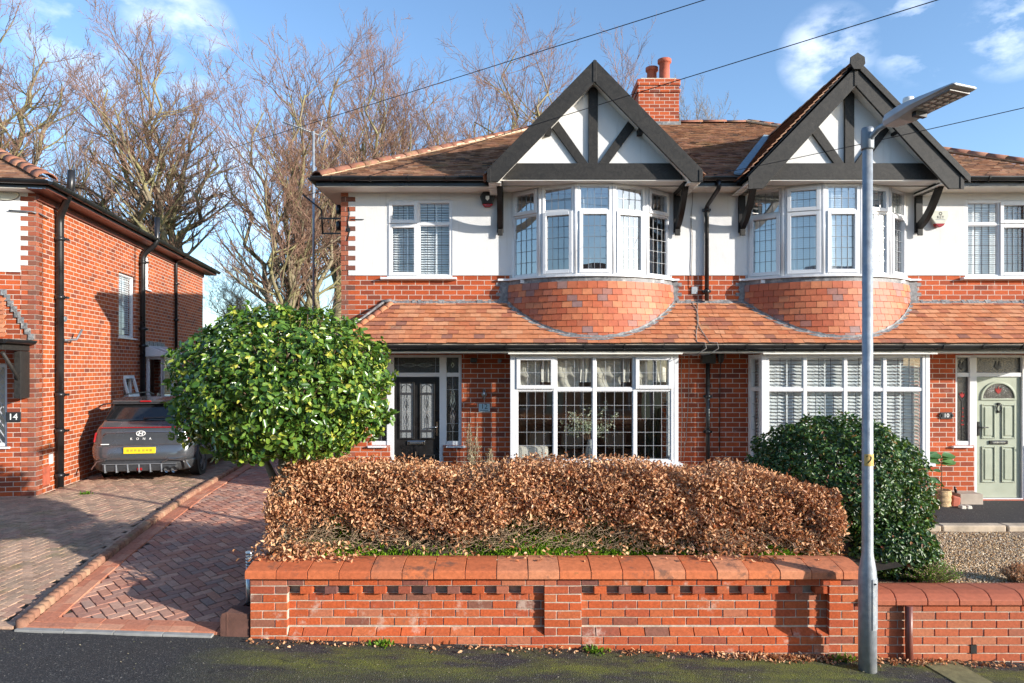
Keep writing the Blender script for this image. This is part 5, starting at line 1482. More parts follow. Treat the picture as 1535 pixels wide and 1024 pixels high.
while x < XR-.02:
    L = .298; x2 = min(x+L, XR); y0, y1 = WY-.055+rg.uniform(-.004, .004), 6.98; zt = .772+rg.uniform(-.003, .003); zl = .692
    t = rg.uniform(-.003, .003)
    prof = [(y0, zl), (y1, zl), (y1, zt+.028), (y0+.30, zt+.044), (y0+.20, zt+.036), (y0+.03, zt+.004), (y0+.008, zt-.004), (y0+.008, zt-.010), (y0, zt-.014)]
    co.prism([(y, z+(t if z > zl else 0)) for y, z in prof], x+.004, x2-.004, axis='x'); x += L
co.build('coping', M['coping'], w12, bevel=.002, segs=2, angle=50)
cm = MB(); cm.box(XL-.02, XR-.01, WY-.04, 6.97, .695, .755); cm.build('mortar_core', M['mortar'], w12)
# left return of the wall
bk = MB()
for c in range(9):
    z1 = ZT-c*CH; bk.box(XL-.001, XL+.1, WY+.12+.0, 6.95, z1-CH+.004, z1-.004)
bk.build('brickwork', M['wall_brick'], w12)

# ---- wall of number 10
w10 = thing('garden_wall', 'lower plain brick front wall with rounded coping, right of the lamp post', 'wall', (6.0, 6.75, -.2))
bk = MB(); XE = 9.0; ZT2 = .44
for c in range(0, 11):
    z1 = ZT2-c*.079; brick_row(bk, XR+.002, XE, z1-.079, z1, WY+.004, (0 if c % 2 else bw/2)+rg.uniform(-.01, .01), .12)
hole = MB()
bk.build('brickwork', M['wall_brick_pale'], w10, bevel=.003, segs=1)
mo = MB(); mo.box(XR+.002, XE, WY+.012, WY+.3, -.6, ZT2); mo.build('mortar_core', M['mortar'], w10)
MB().box(PX(1455, WY), PX(1464, WY), WY-.004, WY+.01, PZ(980, WY), PZ(967, WY)).build('weep_hole', M['ink'], w10)
co = MB(); x = XR+.004
while x < XE:
    L = .30; n = 8; y0, y1 = WY-.05, 6.93
    prof = [(y0, ZT2+.002), (y1, ZT2+.002), (y1, ZT2+.05)]+[(y1-(y1-y0)*(k/8), ZT2+.05+.055*math.sin(math.pi*(.5+.5*k/8)) if k else ZT2+.105) for k in range(0, 7)]+[(y0, ZT2+.055)]
    prof = [(y0, ZT2+.002), (y1, ZT2+.002), (y1, ZT2+.10), (y1-.08, ZT2+.112), (y0+.14, ZT2+.108), (y0+.07, ZT2+.092), (y0+.025, ZT2+.068), (y0, ZT2+.052)]
    # S-curved joint faces: shear the unit along its depth
    b0 = len(co.v); m = len(prof)
    for xx in (x+.004, x+L-.004):
        for (y, z) in prof: co.v.append((xx+.05*math.sin((y-y0)/(y1-y0)*math.pi)-.06*(y-y0)/(y1-y0), y, z))
    co.face(list(range(b0, b0+m))[::-1]); co.face(list(range(b0+m, b0+2*m)))
    for k in range(m): k2 = (k+1) % m; co.face((b0+k, b0+k2, b0+m+k2, b0+m+k))
    x += L
co.build('coping', M['coping_plain'], w10, bevel=.005, segs=2, angle=50)
cm = MB(); cm.box(XR, XE, WY-.03, 6.9, ZT2, ZT2+.06); cm.build('mortar_core', M['mortar'], w10)
dp = MB(); xx = PX(1363, WY-.05); dp.tube([(xx, WY-.045, ZT2-.0), (xx, WY-.045, .1), (xx+.005, WY-.05, zf(xx)-.05)], .034, 12)
o = dp.build('drainpipe', M['brown_upvc'], None, origin=(xx, WY-.04, zf(xx))); tag(o, 'brown plastic drainpipe standing against the lower brick wall', 'drainpipe')

# ---- planting beds, lawn moss, path, gravel at number 10
def bank(x, y): return (.25+.06*math.sin(x*3.3)+.05*math.sin(x*7.1+1))*math.exp(-((y-7.48)/.26)**2)
sheet('garden_soil', lin(-2.55, 3.9, 40), lin(6.9, 9.6, 40), lambda x, y: .66+.05*math.sin(x*1.3+2)*math.sin(y*2)+.03*math.sin(x*5)+bank(x, y), 'soil')
sheet('garden_path', lin(-2.52, 9.6, 24), [9.55, 9.9, 10.6, 11.2, 11.79], lambda x, y: .43-.05*max(0, (11-y)/1.3) if x > -1 else .43, 'asphalt_path')
sheet('gravel_bed', lin(3.6, 9.6, 30), lin(6.88, 9.75, 16), lambda x, y: .47-.03*math.sin(x*1.2)-.02*(y-6.9), 'gravel_ground')
rgn = np.random.default_rng(5); n = 26000
x = rgn.uniform(4.35, 6.9, n); y = 6.92+2.75*rgn.uniform(0, 1, n)**1.15; s_ = rgn.uniform(.007, .015, n)
z = .47-.03*np.sin(x*1.2)-.02*(y-6.9)+rgn.uniform(-.002, .008, n)
oct_ = np.array([(1, 0, 0), (0, 1, 0), (-1, 0, 0), (0, -1, 0), (0, 0, .7), (0, 0, -.7)], float)
u = rand_unit(n, rgn); w_ = rand_unit(n, rgn); v_ = np.cross(u, w_); v_ /= np.linalg.norm(v_, axis=1, keepdims=True); w_ = np.cross(u, v_)
sc = np.stack([s_*rgn.uniform(.8, 1.5, n), s_*rgn.uniform(.6, 1.1, n), s_*rgn.uniform(.5, .9, n)], 1)
V = np.stack([x, y, z], 1)[:, None, :]+(oct_[None, :, 0:1]*(u*sc[:, 0:1])[:, None]+oct_[None, :, 1:2]*(v_*sc[:, 1:2])[:, None]+oct_[None, :, 2:3]*(w_*sc[:, 2:3])[:, None])
T3 = np.array([(0, 1, 4), (1, 2, 4), (2, 3, 4), (3, 0, 4), (1, 0, 5), (2, 1, 5), (3, 2, 5), (0, 3, 5)])
o = np_mesh('gravel', V.reshape(-1, 3), ((np.arange(n)*6)[:, None, None]+T3[None]).reshape(-1, 3), M['pebble'], None, (5.6, 8, .45), True, 3)
tag(o, 'mixed brown and cream gravel bed in front of the sage green door', 'gravel', kind='stuff')
mb = MB(); rg = random.Random(9); x = 4.4
for i in range(7):
    L = rg.uniform(.75, 1.05); mb.box(x+.01, x+L-.01, 9.72+rg.uniform(-.03, .03), 9.92+rg.uniform(-.02, .02), .35, .475+rg.uniform(-.012, .012)); x += L
o = mb.build('stone_edging', M['stone_edge'], None, origin=(6.5, 9.8, .4), bevel=.02); tag(o, 'row of worn buff stone kerbs between the gravel and the dark path', 'edging')
# doorstep of number 10
mb = MB(); mb.box(PX(1468), 9.0, FY-.05, FY, .38, .44); mb.box(7.3, 9.4, FY-.03, FY-.002, .30, .38)
o = mb.build('doorstep', M['terracotta'], None, origin=(8.3, FY-.1, .3), bevel=.01); tag(o, 'low red brick doorstep under the sage green door', 'doorstep')
# moss lawn tufts (stuff)
n = 110000; x = rgn.uniform(-2.4, 3.4, n); y = 7.0+2.4*rgn.uniform(0, 1, n)**1.7
keep = (np.sin(x*2.1+.5)+np.sin(y*3.3+x)+rgn.uniform(-1, 1.6, n)) > -.4; x, y = x[keep], y[keep]; n = len(x)
zb = .66+.05*np.sin(x*1.3+2)*np.sin(y*2)+.03*np.sin(x*5)+(.25+.06*np.sin(x*3.3)+.05*np.sin(x*7.1+1))*np.exp(-((y-7.48)/.26)**2)
P = np.stack([x, y, zb-.004], 1); D = rgn.normal(size=(n, 3))*.55; D[:, 2] = 1; N_ = rand_unit(n, rgn); N_[:, 2] *= .3
V, Q = leaf_mesh(P, N_, D, rgn.uniform(.025, .06, n), rgn.uniform(.008, .016, n), .1)
o = np_mesh('moss_lawn', V, Q, M['moss_blade'], None, (.4, 8, .6)); tag(o, 'bright green mossy grass glimpsed under the copper hedge', 'grass', kind='stuff')

# ---- lamp post
LXp, LYp = 3.26, 6.35; z0 = zf(LXp)-.03
lp = thing('street_lamp', 'grey galvanised street lamp post numbered 2, standing in front of the walls', 'street lamp', (LXp, LYp, z0))
ztop = 4.86
b = MB(); b.lathe([(.078, z0-.05), (.078, z0+.86), (.074, z0+.93), (.052, z0+1.06), (.049, z0+1.1), (.043, ztop-.0)], (LXp, LYp, 0), 28); pole = b.build('pole', M['galv'], lp)
b = MB(); dpoor = []
n = 10
for k in range(n):
    t0, t1 = [R(-90+62-78+ (78)*q/n+20) for q in (k, k+1)]
    r0, r1 = .0775, .0835
    b.hexa([(LXp+r0*math.cos(t0), LYp+r0*math.sin(t0), z0+.40), (LXp+r1*math.cos(t0), LYp+r1*math.sin(t0), z0+.40), (LXp+r1*math.cos(t1), LYp+r1*math.sin(t1), z0+.40), (LXp+r0*math.cos(t1), LYp+r0*math.sin(t1), z0+.40)]+
           [(LXp+r0*math.cos(t0), LYp+r0*math.sin(t0), z0+.86), (LXp+r1*math.cos(t0), LYp+r1*math.sin(t0), z0+.86), (LXp+r1*math.cos(t1), LYp+r1*math.sin(t1), z0+.86), (LXp+r0*math.cos(t1), LYp+r0*math.sin(t1), z0+.86)])
dr = b.build('access_door', M['galv'], pole)
b = MB(); t = R(-70); b.lathe([(.008, -.006), (.008, 0)], (LXp+.087*math.cos(t), LYp+.087*math.sin(t), z0+.82), 8, 'y'); b.build('lock', M['ink'], pole)
b = MB(); b.lathe([(.052, ztop-.17), (.055, ztop-.16), (.055, ztop+.01), (.048, ztop+.03)], (LXp, LYp, 0), 24); b.build('collar', M['galv_dark'], lp)
# luminaire: local frame u outwards, v across, w up
ua = math.atan2(5.60-LYp, 3.55-LXp); cu, su = math.cos(ua), math.sin(ua); HZ = ztop+.0
def TLm(u, v, w): return (LXp+cu*u-su*v, LYp+su*u+cu*v, HZ+w+u*.06)
b = MB(); b.tube([TLm(.0, 0, -.12), TLm(.05, 0, -.06), TLm(.12, 0, -.02), TLm(.30, 0, .0)], [.03, .028, .026, .024], 10); b.build('arm', M['galv'], lp)
def hull(st, mbx):
    b0 = len(mbx.v); m = len(st[0])
    for s_ in st: mbx.v += [TLm(*p) for p in s_]
    for i in range(len(st)-1):
        for k in range(m): mbx.face((b0+i*m+k, b0+i*m+(k+1) % m, b0+(i+1)*m+(k+1) % m, b0+(i+1)*m+k), False)
    mbx.face([b0+k for k in range(m)][::-1]); mbx.face([b0+(len(st)-1)*m+k for k in range(m)])
    return mbx
def sec(u, hw, zt, zb): return [(u, -hw*.8, zb), (u, hw*.8, zb), (u, hw, zb+(zt-zb)*.4), (u, hw*.8, zt), (u, -hw*.8, zt), (u, -hw, zb+(zt-zb)*.4)]
hd = hull([sec(.20, .05, .035, -.035), sec(.24, .085, .05, -.05), sec(.40, .125, .06, -.055), sec(.52, .14, .055, -.035), sec(.90, .145, .03, -.005), sec(.93, .135, .02, .002)], MB()).build('lamp_head', M['lamp_grey'], lp, bevel=.006)
b = MB(); b.box(.54, .88, -.115, .115, -.032, -.0, lambda u, v, w: TLm(u, v, w+(.9-u)*-.03+.012)); b.build('led_panel', M['led'], hd, bevel=.003)
b = MB()
for i in range(5):
    for j in range(3): b.box(.57+.06*i, .60+.06*i, -.09+.07*j, -.05+.07*j, -.035, -.03, lambda u, v, w: TLm(u, v, w+(.9-u)*-.03+.010))
b.build('led_lens', M['upvc_old'], hd)
b = MB(); b.box(.50, .54, -.06, .07, -.075, -.03, TLm); b.build('clip', M['timber_dark'], hd)
b = MB(); c_ = TLm(.42, 0, .055); b.lathe([(.045, 0), (.045, .06), (.04, .075), (.02, .08)], c_, 18); b.build('photocell', M['upvc_old'], hd)
# number band
zz = PZ(690, LYp-.05); rr = .0475
b = MB(); n = 16
for k in range(n):
    t0, t1 = R(-90-60+120*k/n), R(-90-60+120*(k+1)/n); r1 = rr+.0025
    b.quad((LXp+r1*math.cos(t0), LYp+r1*math.sin(t0), zz-.055), (LXp+r1*math.cos(t1), LYp+r1*math.sin(t1), zz-.055), (LXp+r1*math.cos(t1), LYp+r1*math.sin(t1), zz+.055), (LXp+r1*math.cos(t0), LYp+r1*math.sin(t0), zz+.055), True)
lb = b.build('number_label', M['yellow_label'], pole)
t2 = text('2', .115, M['ink'], Matrix.Identity(4), None, 'digits', .0008)
me = t2.data
bpy.data.objects.remove(t2)
th = R(-90-24)
for v in me.vertices:
    a = th+v.co.x*1.15/(rr+.004)+R(16); v.co = Vector((LXp+(rr+.004)*math.cos(a), LYp+(rr+.004)*math.sin(a), zz+v.co.y))-ORG[lb]
t2 = bpy.data.objects.new('digits', me); link(t2, lb)

# ---- bollard light and brown edge block at the drive
bx, byy = PX(374, 6.95), 6.95; bz = gz(bx, byy); zt = PZ(827, byy)
p = thing('bollard_light', 'slim stainless bollard light at the left end of the brick front wall', 'bollard light', (bx, byy, bz))
b = MB(); b.lathe([(.036, bz), (.036, zt-.15)], (bx, byy, 0), 18); b.build('post', M['steel'], p)
b = MB(); b.lathe([(.028, zt-.15), (.028, zt-.02)], (bx, byy, 0), 16); b.build('lamp_glass', M['frost'], p)
b = MB()
for k in range(4): b.lathe([(.037, zt-.135+.03*k), (.037, zt-.127+.03*k)], (bx, byy, 0), 18)
b.lathe([(.04, zt-.02), (.04, zt)], (bx, byy, 0), 18); b.build('louvre', M['chrome'], p)
b = MB(); xa, xb = PX(334, 6.68), XL-.015
b.prism([(xa, .0), (xb, .0), (xb, .33), (xa+.06, .355), (xa+.015, .34), (xa, .30)], 6.62, 6.82)
b.box(xa+.06, xa+.066, 6.616, 6.62, .13, .35)
b.hexa([(xa+.02, 6.83, .0), (xb-.03, 6.83, .0), (xb-.03, 8.5, .0), (xa+.06, 8.5, .0), (xa+.05, 6.83, .32), (xa+.12, 6.83, .33), (xb-.03, 8.5, .48), (xa+.12, 8.5, .48)])
o = b.build('edging_block', M['kerb_brown'], None, origin=((xa+xb)/2, 6.7, .13), bevel=.012); tag(o, 'dark brown concrete edging block at the foot of the front wall by the drive', 'edging block')
# ---- drain cover, litter and weeds along the wall foot
xc, yc = PX(1432, 6.35), 6.38
b = MB(); b.hexa([(xc-.13, 6.1, zf(xc)-.03), (xc+.2, 6.1, zf(xc)-.03), (xc+.12, 6.55, zf(xc)-.03), (xc-.22, 6.55, zf(xc)-.03), (xc-.13, 6.1, zf(xc)-.012), (xc+.2, 6.1, zf(xc)-.012), (xc+.12, 6.55, zf(xc)+.004), (xc-.22, 6.55, zf(xc)+.004)])
o = b.build('concrete_flag', simple('flag_moss', (.17, .155, .07), .9, var=.3, scale=12, bump=.5), None, origin=(xc, 6.35, zf(xc)), bevel=.004); tag(o, 'mossy concrete flag set in the pavement below the lower wall', 'flagstone')
n = 1500; x = np.concatenate([rgn.uniform(XL, 7, 700), rgn.normal(2.55, .28, 500), rgn.normal(3.75, .4, 300)]); y = WY-.03-np.abs(rgn.normal(0, .06, n)); zz = .045-.032*x+rgn.uniform(-.012, .010, n)
P = np.stack([x, y, zz], 1); N_ = rand_unit(n, rgn); N_[:, 2] += .8; V, Q = leaf_mesh(P, N_, rand_unit(n, rgn), rgn.uniform(.015, .05, n), rgn.uniform(.01, .03, n), .3, .2)
o = np_mesh('leaf_litter', V, Q, M['beech_leaf'], None, (.4, 6.5, 0)); tag(o, 'fallen brown leaves scattered along the foot of the walls', 'leaf litter', kind='stuff')
n = 260; x = rgn.uniform(-6, 6, n); y = rgn.uniform(5.9, 6.5, n); zz = .045-.032*x-.03*(6.6-y)-.004
P = np.stack([x, y, zz], 1); N_ = rand_unit(n, rgn)*.3; N_[:, 2] += 1; V, Q = leaf_mesh(P, N_, rand_unit(n, rgn), rgn.uniform(.008, .022, n), rgn.uniform(.006, .014, n), .3, .2)
o = np_mesh('grit', V, Q, M['dry_leaf'], None, (.4, 6.2, 0)); tag(o, 'pale grit and crumbs on the dark pavement', 'grit', kind='stuff')
wl = [(-1.0, 'small green weed at the foot of the wall under the left brick panel'), (.02, 'weed growing at the wall foot just right of the left panel'), (.62, 'weed at the foot of the middle brick pier'), (1.35, 'small weed below the right brick panel'), (2.97, 'bright green weed beside the base of the lamp post')]
for i, (x, lab) in enumerate([(PX(572, 6.5), 'low green weed in the pavement edge, leftmost along the wall'), (PX(895, 6.5), 'green weed in the pavement edge just right of the middle brick pier'), (PX(1265, 6.5), 'bright green weed beside the base of the lamp post'), (-7.35, 'tuft of weeds at the foot of the big black pipe on the left house')]):
    y = 6.53 if i < 3 else 11.95; zb = zf(x)-.01 if i < 3 else .5
    n = 70; P = np.stack([rgn.normal(x, .05, n), rgn.normal(y, .02, n), np.full(n, zb)], 1); D = rgn.normal(size=(n, 3)); D[:, 2] = np.abs(D[:, 2])+.6
    V, Q = leaf_mesh(P, rand_unit(n, rgn), D, rgn.uniform(.03, .075, n), rgn.uniform(.012, .025, n), .2)
    o = np_mesh('weed', V, Q, M['weed'], None, (x, y, zb)); tag(o, lab, 'weed')
# ------------------------------------------------------------------ planting
def grow_tree(seed, H, spread, stems=6, base_h=.12, r0=.32, dens=1.0, lean=(0, 0), upright=.75, fork=True):
    """bare winter tree; returns thick segments and twig segments, base at origin"""
    rg = random.Random(seed); thick = []; twig = []
    def up(v, k): return (v+Vector((0, 0, k))).normalized()
    def branch(p, d, r, L, lev):
        n = {0: 5, 1: 11, 2: 7, 3: 5, 4: 4}[lev]; st = L/n; pts = [p.copy()]; rs = [r]
        tw = {0: .05, 1: .11, 2: .12, 3: .16, 4: .20}[lev]; trop = {0: .05, 1: .075, 2: .13, 3: .14, 4: .12}[lev]
        for i in range(n):
            d = (d+Vector((rg.gauss(0, tw), rg.gauss(0, tw), rg.gauss(0, tw*.6)))).normalized(); d = up(d, trop*upright)
            p = p+d*st; pts.append(p.copy()); t = (i+1)/n
            rs.append(r*(1-t*(.30 if lev == 0 else (.80 if lev < 3 else .65))))
        tgt = thick if rs[0] > .022 else twig
        for i in range(n): (thick if rs[i] > .020 else twig).append((pts[i], pts[i+1], rs[i], rs[i+1]))
        if lev == 4: return
        if lev == 0:
            for k in range(stems):
                a = 2*math.pi*(k+rg.uniform(-.35, .35))/stems; tilt = rg.uniform(.15, 1.0)*.62
                q = pts[-1] if k % 3 else pts[-2]
                rho = [.95, .55, .85, .25, 1.0, .65, .9, .45][k % 8]*rg.uniform(.85, 1.08)
                end = Vector((math.cos(a)*rho*spread*.86, math.sin(a)*rho*spread*.86, H*(1-.30*rho*rho)*rg.uniform(.94, 1.0)))
                stem(q.copy(), end, r*rg.uniform(.30, .46))
            return
        cnt = int({1: 22, 2: 8, 3: 7}[lev]*dens*rg.uniform(.85, 1.15)); lo = {1: .22, 2: .15, 3: .15}[lev]
        for k in range(cnt):
            t = lo+(1-lo)*((k+rg.random())/cnt); i = min(int(t*n), n-1); q = pts[i].lerp(pts[i+1], t*n-i); dd = (pts[i+1]-pts[i]).normalized()
            a = Vector((rg.gauss(0, 1), rg.gauss(0, 1), rg.gauss(0, .5))); a = (a-dd*a.dot(dd)).normalized()
            ang = {1: .62, 2: .68, 3: .6}[lev]*rg.uniform(.7, 1.2)
            nd = (dd*math.cos(ang)+a*math.sin(ang)).normalized()
            l2 = L*{1: .33, 2: .42, 3: .50}[lev]*(1.15-.55*t)*rg.uniform(.75, 1.2)
            branch(q, nd, max(rs[i]*{1: .42, 2: .52, 3: .6}[lev], .0084), l2, lev+1)
    def stem(q, end, r):
        n = 13; c1 = Vector((q.x+(end.x-q.x)*.42, q.y+(end.y-q.y)*.42, q.z+(end.z-q.z)*.38)); pts = []; rs = []
        w = [Vector((rg.gauss(0, 1), rg.gauss(0, 1), 0))*.012*H for _ in range(n+1)]
        for i in range(n+1):
            t = i/n; p = q*(1-t)**2+c1*2*t*(1-t)+end*t*t+(w[i]*min(t*3, 1)); pts.append(p); rs.append(r*(1-t*.86))
        for i in range(n): (thick if rs[i] > .020 else twig).append((pts[i], pts[i+1], rs[i], rs[i+1]))
        L = sum((pts[i+1]-pts[i]).length for i in range(n)); cnt = int(18*dens)
        for k in range(cnt):
            t = .30+.70*((k+rg.random())/cnt); i = min(int(t*n), n-1); b = pts[i].lerp(pts[i+1], t*n-i); dd = (pts[i+1]-pts[i]).normalized()
            a = Vector((rg.gauss(0, 1), rg.gauss(0, 1), rg.gauss(0, .4))); a = (a-dd*a.dot(dd)).normalized(); ang = .72*rg.uniform(.7, 1.3)
            l2 = L*.30*(.62+.75*t*(1.25-t))*rg.uniform(.75, 1.25)
            branch(b, (dd*math.cos(ang)+a*math.sin(ang)).normalized(), max(rs[i]*.5, .0075), l2, 2)
    branch(Vector((0, 0, 0)), Vector((lean[0], lean[1], 1)).normalized(), r0, H*base_h, 0)
    zs = sorted(s[1].z for s in twig); kz = H/zs[int(len(zs)*.996)]
    rs_ = sorted(math.hypot(s[1].x, s[1].y) for s in twig); kr = spread/rs_[int(len(rs_)*.90)]
    done = set()
    for S in (thick, twig):
        for s in S:
            for p in (s[0], s[1]):
                if id(p) not in done: done.add(id(p)); p.z *= kz; p.x *= kr; p.y *= kr
    return thick, twig
def seg_arrays(S):
    P0 = np.array([s[0] for s in S]); P1 = np.array([s[1] for s in S]); return P0, P1, np.array([s[2] for s in S]), np.array([s[3] for s in S])
TREES = {}
def bare_tree(kind, label, x, y, z, H, group='bare trees behind the houses', rz=0, sx=1.0, **kw):
    t = thing('bare_tree', label, 'tree', (x, y, z), rz, group, local=True)
    if kind in TREES:
        H0, a, b = TREES[kind]
        a2 = a.copy(); b2 = b.copy(); COL.objects.link(a2); COL.objects.link(b2); a2.parent = t; b2.parent = t
        t.scale = (H/H0*sx, H/H0*sx, H/H0)
        return t
    twm = kw.pop('tw', 'tree_twig'); bk = kw.pop('bk', 'bark')
    th, tw = grow_tree(kind, H, **kw)
    V, Q = seg_mesh(*seg_arrays(th), n=6); a = np_mesh('trunk', V, Q, M[bk], t, None, True)
    V, Q = seg_mesh(*seg_arrays(tw), n=3); b = np_mesh('crown', V, Q, M[twm], t, None, False)
    TREES[kind] = (H, a, b)
    return t
def TX(px, D): return (PX(px, D), D)
D = 30
def tree_at(kind, label, px, top, D, spread_px, **kw):
    H = PZ(top, D)-.3; kw.setdefault('spread', spread_px*D/F)
    return bare_tree(kind, label, PX(px, D), D, .3, H, **kw)
tree_at(101, 'tall bare tree with a mossy ivy-grown trunk at the far left edge', 2, -70, 27, 115, stems=5, base_h=.45, r0=.50, dens=1.0)
tree_at(102, 'bare beech with reddish twigs above the roof end of the left house', 232, 30, 29, 118, stems=8, base_h=.36, r0=.52, dens=1.15)
tree_at(103, 'wide many-stemmed bare tree directly behind the television aerial', 440, 62, 27, 122, stems=8, base_h=.14, r0=.46, dens=1.1)
tree_at(104, 'upright bare tree with close stems, just left of the first gable roof', 578, 36, 31, 100, stems=7, base_h=.26, r0=.46, dens=1.05)
tree_at(105, 'airy bare tree rising behind the roof left of the first gable peak', 790, 30, 32, 112, stems=6, base_h=.40, r0=.40, dens=1.0)
tree_at(104, 'bare tree whose top shows between the first gable peak and the chimney', 935, 58, 35, 85, rz=2.1, sx=.9)
tree_at(106, 'low bare tree seen over the ridge right of the chimney', 1045, 135, 42, 60, stems=8, base_h=.5, r0=.30, dens=1.0, tw='tree_twig_grey', bk='bark_grey')
tree_at(104, 'slender bare tree behind the roof ridge of the left house', 112, 110, 36, 100, rz=1.3, sx=.8)
tree_at(106, 'small grey-brown bare tree low in the gap between the houses', 345, 385, 44, 60, rz=2.4, sx=1.5)
tree_at(106, 'distant grey tree low behind the gap, nearest the white house', 430, 395, 38, 90, rz=.4, sx=1.4)
tree_at(102, 'tall bare tree half hidden between the aerial and the white roof corner', 508, 70, 35, 100, rz=1.9, sx=.9)
tree_at(105, 'bare tree with thin stems behind the left slope of the white roof', 668, 105, 38, 85, rz=.7)

# ---- clipped broadleaf on a stem
rn = np.random.default_rng(42)
def crown_leaves(n, c, rad, depth, rn, lump=.10, flat_bottom=None, up=.3, out=1.0, size=(.045, .075), asp=.62, fold=.18, curl=.15, seedp=0, holes=0):
    c = np.array(c); rad = np.array(rad)
    u = rand_unit(n, rn)
    lum = 1+lump*(np.sin(u[:, 0]*6+seedp)*np.sin(u[:, 1]*5+1+seedp)*np.cos(u[:, 2]*7+seedp)+.6*np.sin(u[:, 0]*13+2)*np.sin(u[:, 2]*15+seedp))
    r = lum*(1-depth*rn.uniform(0, 1, n)**1.6)
    if flat_bottom is not None:
        z = u[:, 2]*r; r = np.where(z < flat_bottom, r*flat_bottom/np.minimum(z, -1e-3), r)
    if holes:
        h = rand_unit(holes, rn); hr = rn.uniform(.06, .13, holes); dot = u@h.T; bad = (np.arccos(np.clip(dot, -1, 1)) < hr[None]).any(1) & (rn.random(n) < .75)
        r = np.where(bad, r*.82, r)
    P = c+u*r[:, None]*rad
    N_ = u*out/rad*rad.mean()+rn.normal(size=(n, 3))*.62; N_[:, 2] += up
    D_ = rn.normal(size=(n, 3))+u*.5
    L = rn.uniform(size[0], size[1], n)
    return leaf_mesh(P, N_, D_, L, L*asp*rn.uniform(.85, 1.15, n), fold, curl)
def shoots(c, rad, n, rn, L, ls):
    """leafy shoots standing a little proud of the clipped surface"""
    u = rand_unit(n, rn); u[:, 2] = np.where(u[:, 2] < -.75, -u[:, 2], u[:, 2]); P = []; N_ = []; D_ = []; m = 11
    for i in range(n):
        d = u[i]+rn.normal(size=3)*.35; d[2] += .35; d /= np.linalg.norm(d); l = L*rn.uniform(.35, 1.1); b = np.array(c)+u[i]*np.array(rad)*rn.uniform(.92, 1.0)
        for k in range(m):
            P.append(b+d*l*k/m); D_.append(d*.6+rn.normal(size=3)*.7); N_.append(d*.5+rn.normal(size=3)*.6)
    s_ = rn.uniform(.6, 1.1, len(P))*ls
    return leaf_mesh(np.array(P), np.array(N_), np.array(D_), s_, s_*.6, .2, .15)
tx, ty = -2.43, 7.35
ht = thing('clipped_tree', 'broad glossy green clipped tree on a short stem at the left end of the hedge', 'tree', (tx, ty, .45))
cz = PZ(583, ty); rx = 1.17; rzv = (PZ(462, ty)-PZ(705, ty))/2
Vs, Qs, o0 = [], [], 0
V, Q = crown_leaves(18500, (tx, ty+.05, cz), (rx*.955, 1.06, rzv*.985), .42, rn, .10, -.80, .45, 1.0, (.040, .092), .60, .18, .15, 0, 34)
V3, Q3 = shoots((tx, ty+.05, cz), (rx*.97, 1.05, rzv*.97), 110, rn, .16, .075); V, Q = np.concatenate([V, V3]), np.concatenate([Q, Q3+len(V)])
cr = np_mesh('crown', V, Q, M['holly_leaf'], ht, None, True)
th = []; rg = random.Random(8)
for k in range(150):
    a = rg.uniform(0, 6.28); e = rg.uniform(-.3, 1); d = Vector((math.cos(a)*math.sqrt(1-e*e*.9), math.sin(a)*math.sqrt(1-e*e*.9), e)); p = Vector((tx, ty+.05, cz-.75)); q = Vector((tx+d.x*rx*.93, ty+.05+d.y*1.0*.93, cz+max(d.z, -.75)*rzv*.93))
    m = p.lerp(q, .45)+Vector((rg.gauss(0, .08), rg.gauss(0, .08), .12)); th += [(p, m, .02, .011), (m, q, .011, .004)]
V, Q = seg_mesh(*seg_arrays(th), n=4); np_mesh('twigs', V, Q, M['twig'], cr)
b = MB(); b.tube([(PX(424, 7.2), 7.20, .42), (PX(425, 7.2), 7.21, .8), (PX(424, 7.2), 7.22, 1.25), (tx+.02, ty, cz-.55)], [.085, .072, .068, .06], 12)
for s_ in (-1, 1): b.tube([(tx, ty, 1.3), (tx+s_*.18, ty+.05, 1.65), (tx+s_*.4, ty+.1, 2.0)], [.05, .035, .02], 8)
b.tube([(tx+.05, ty-.03, 1.15), (tx+.08, ty-.02, 1.35), (tx+.02, ty, 1.6)], [.03, .04, .03], 8)
b.build('trunk', M['holly_bark'], ht)

# ---- copper beech hedge
hg = thing('beech_hedge', 'long copper-brown beech hedge with crisp dead leaves behind the front wall', 'hedge', (.4, 7.6, .6))
HX0_, HX1_ = PX(412, 7.3), PX(1245, 7.3)
def hprof(x):           # top height along the hedge
    e = np.clip((x-HX0_)/.25, 0, 1)
    return 1.60+.045*np.sin(x*2.3)+.03*np.sin(x*5.1+1)-.20*(1-e)**2-np.clip((x-2.3)/1.0, 0, 1)**1.4*.26
def ystart(x): return 7.20+.04*np.sin(x*3.1)
n = 115000
x = rn.uniform(HX0_-.03, HX1_+.06, n); top = hprof(x); y = ystart(x)+rn.uniform(0, 1, n)**1.5*.95
f = rn.uniform(0, 1, n)
zlo = .72
z = zlo+(top-zlo)*f**.75
x2 = x/1.0
dens = np.clip((z-.91-.09*np.sin(x*2.3+.6)-.06*np.sin(x*6.3+1))/.28, .05, 1)
endf = np.clip(1-(x-HX0_)/.45, 0, 1)+np.clip((x-2.0-.3*np.sin(z*5))/.35, 0, 1); dens = np.clip(dens+endf*.95, 0, 1)
gap = (np.sin(x*5.1+z*8+np.sin(z*9+x*3))+np.sin(x*11.7-z*13+2)+np.sin(z*23+x*6)) ; dens *= np.where((gap < -1.3) & (z < top-.12), .35, 1)
front = y < ystart(x)+.45
keep = (rn.random(n) < dens*np.where(front, 1, .75))
x, y, z, top = x[keep], y[keep], z[keep], top[keep]
edge = rn.normal(0, .02, len(x)); z = np.where(z > top-.10, z+rn.uniform(-.03, .07, len(x)), z)
bul = -.10*np.sin(np.pi*np.clip((z-zlo)/(top-zlo), 0, 1))
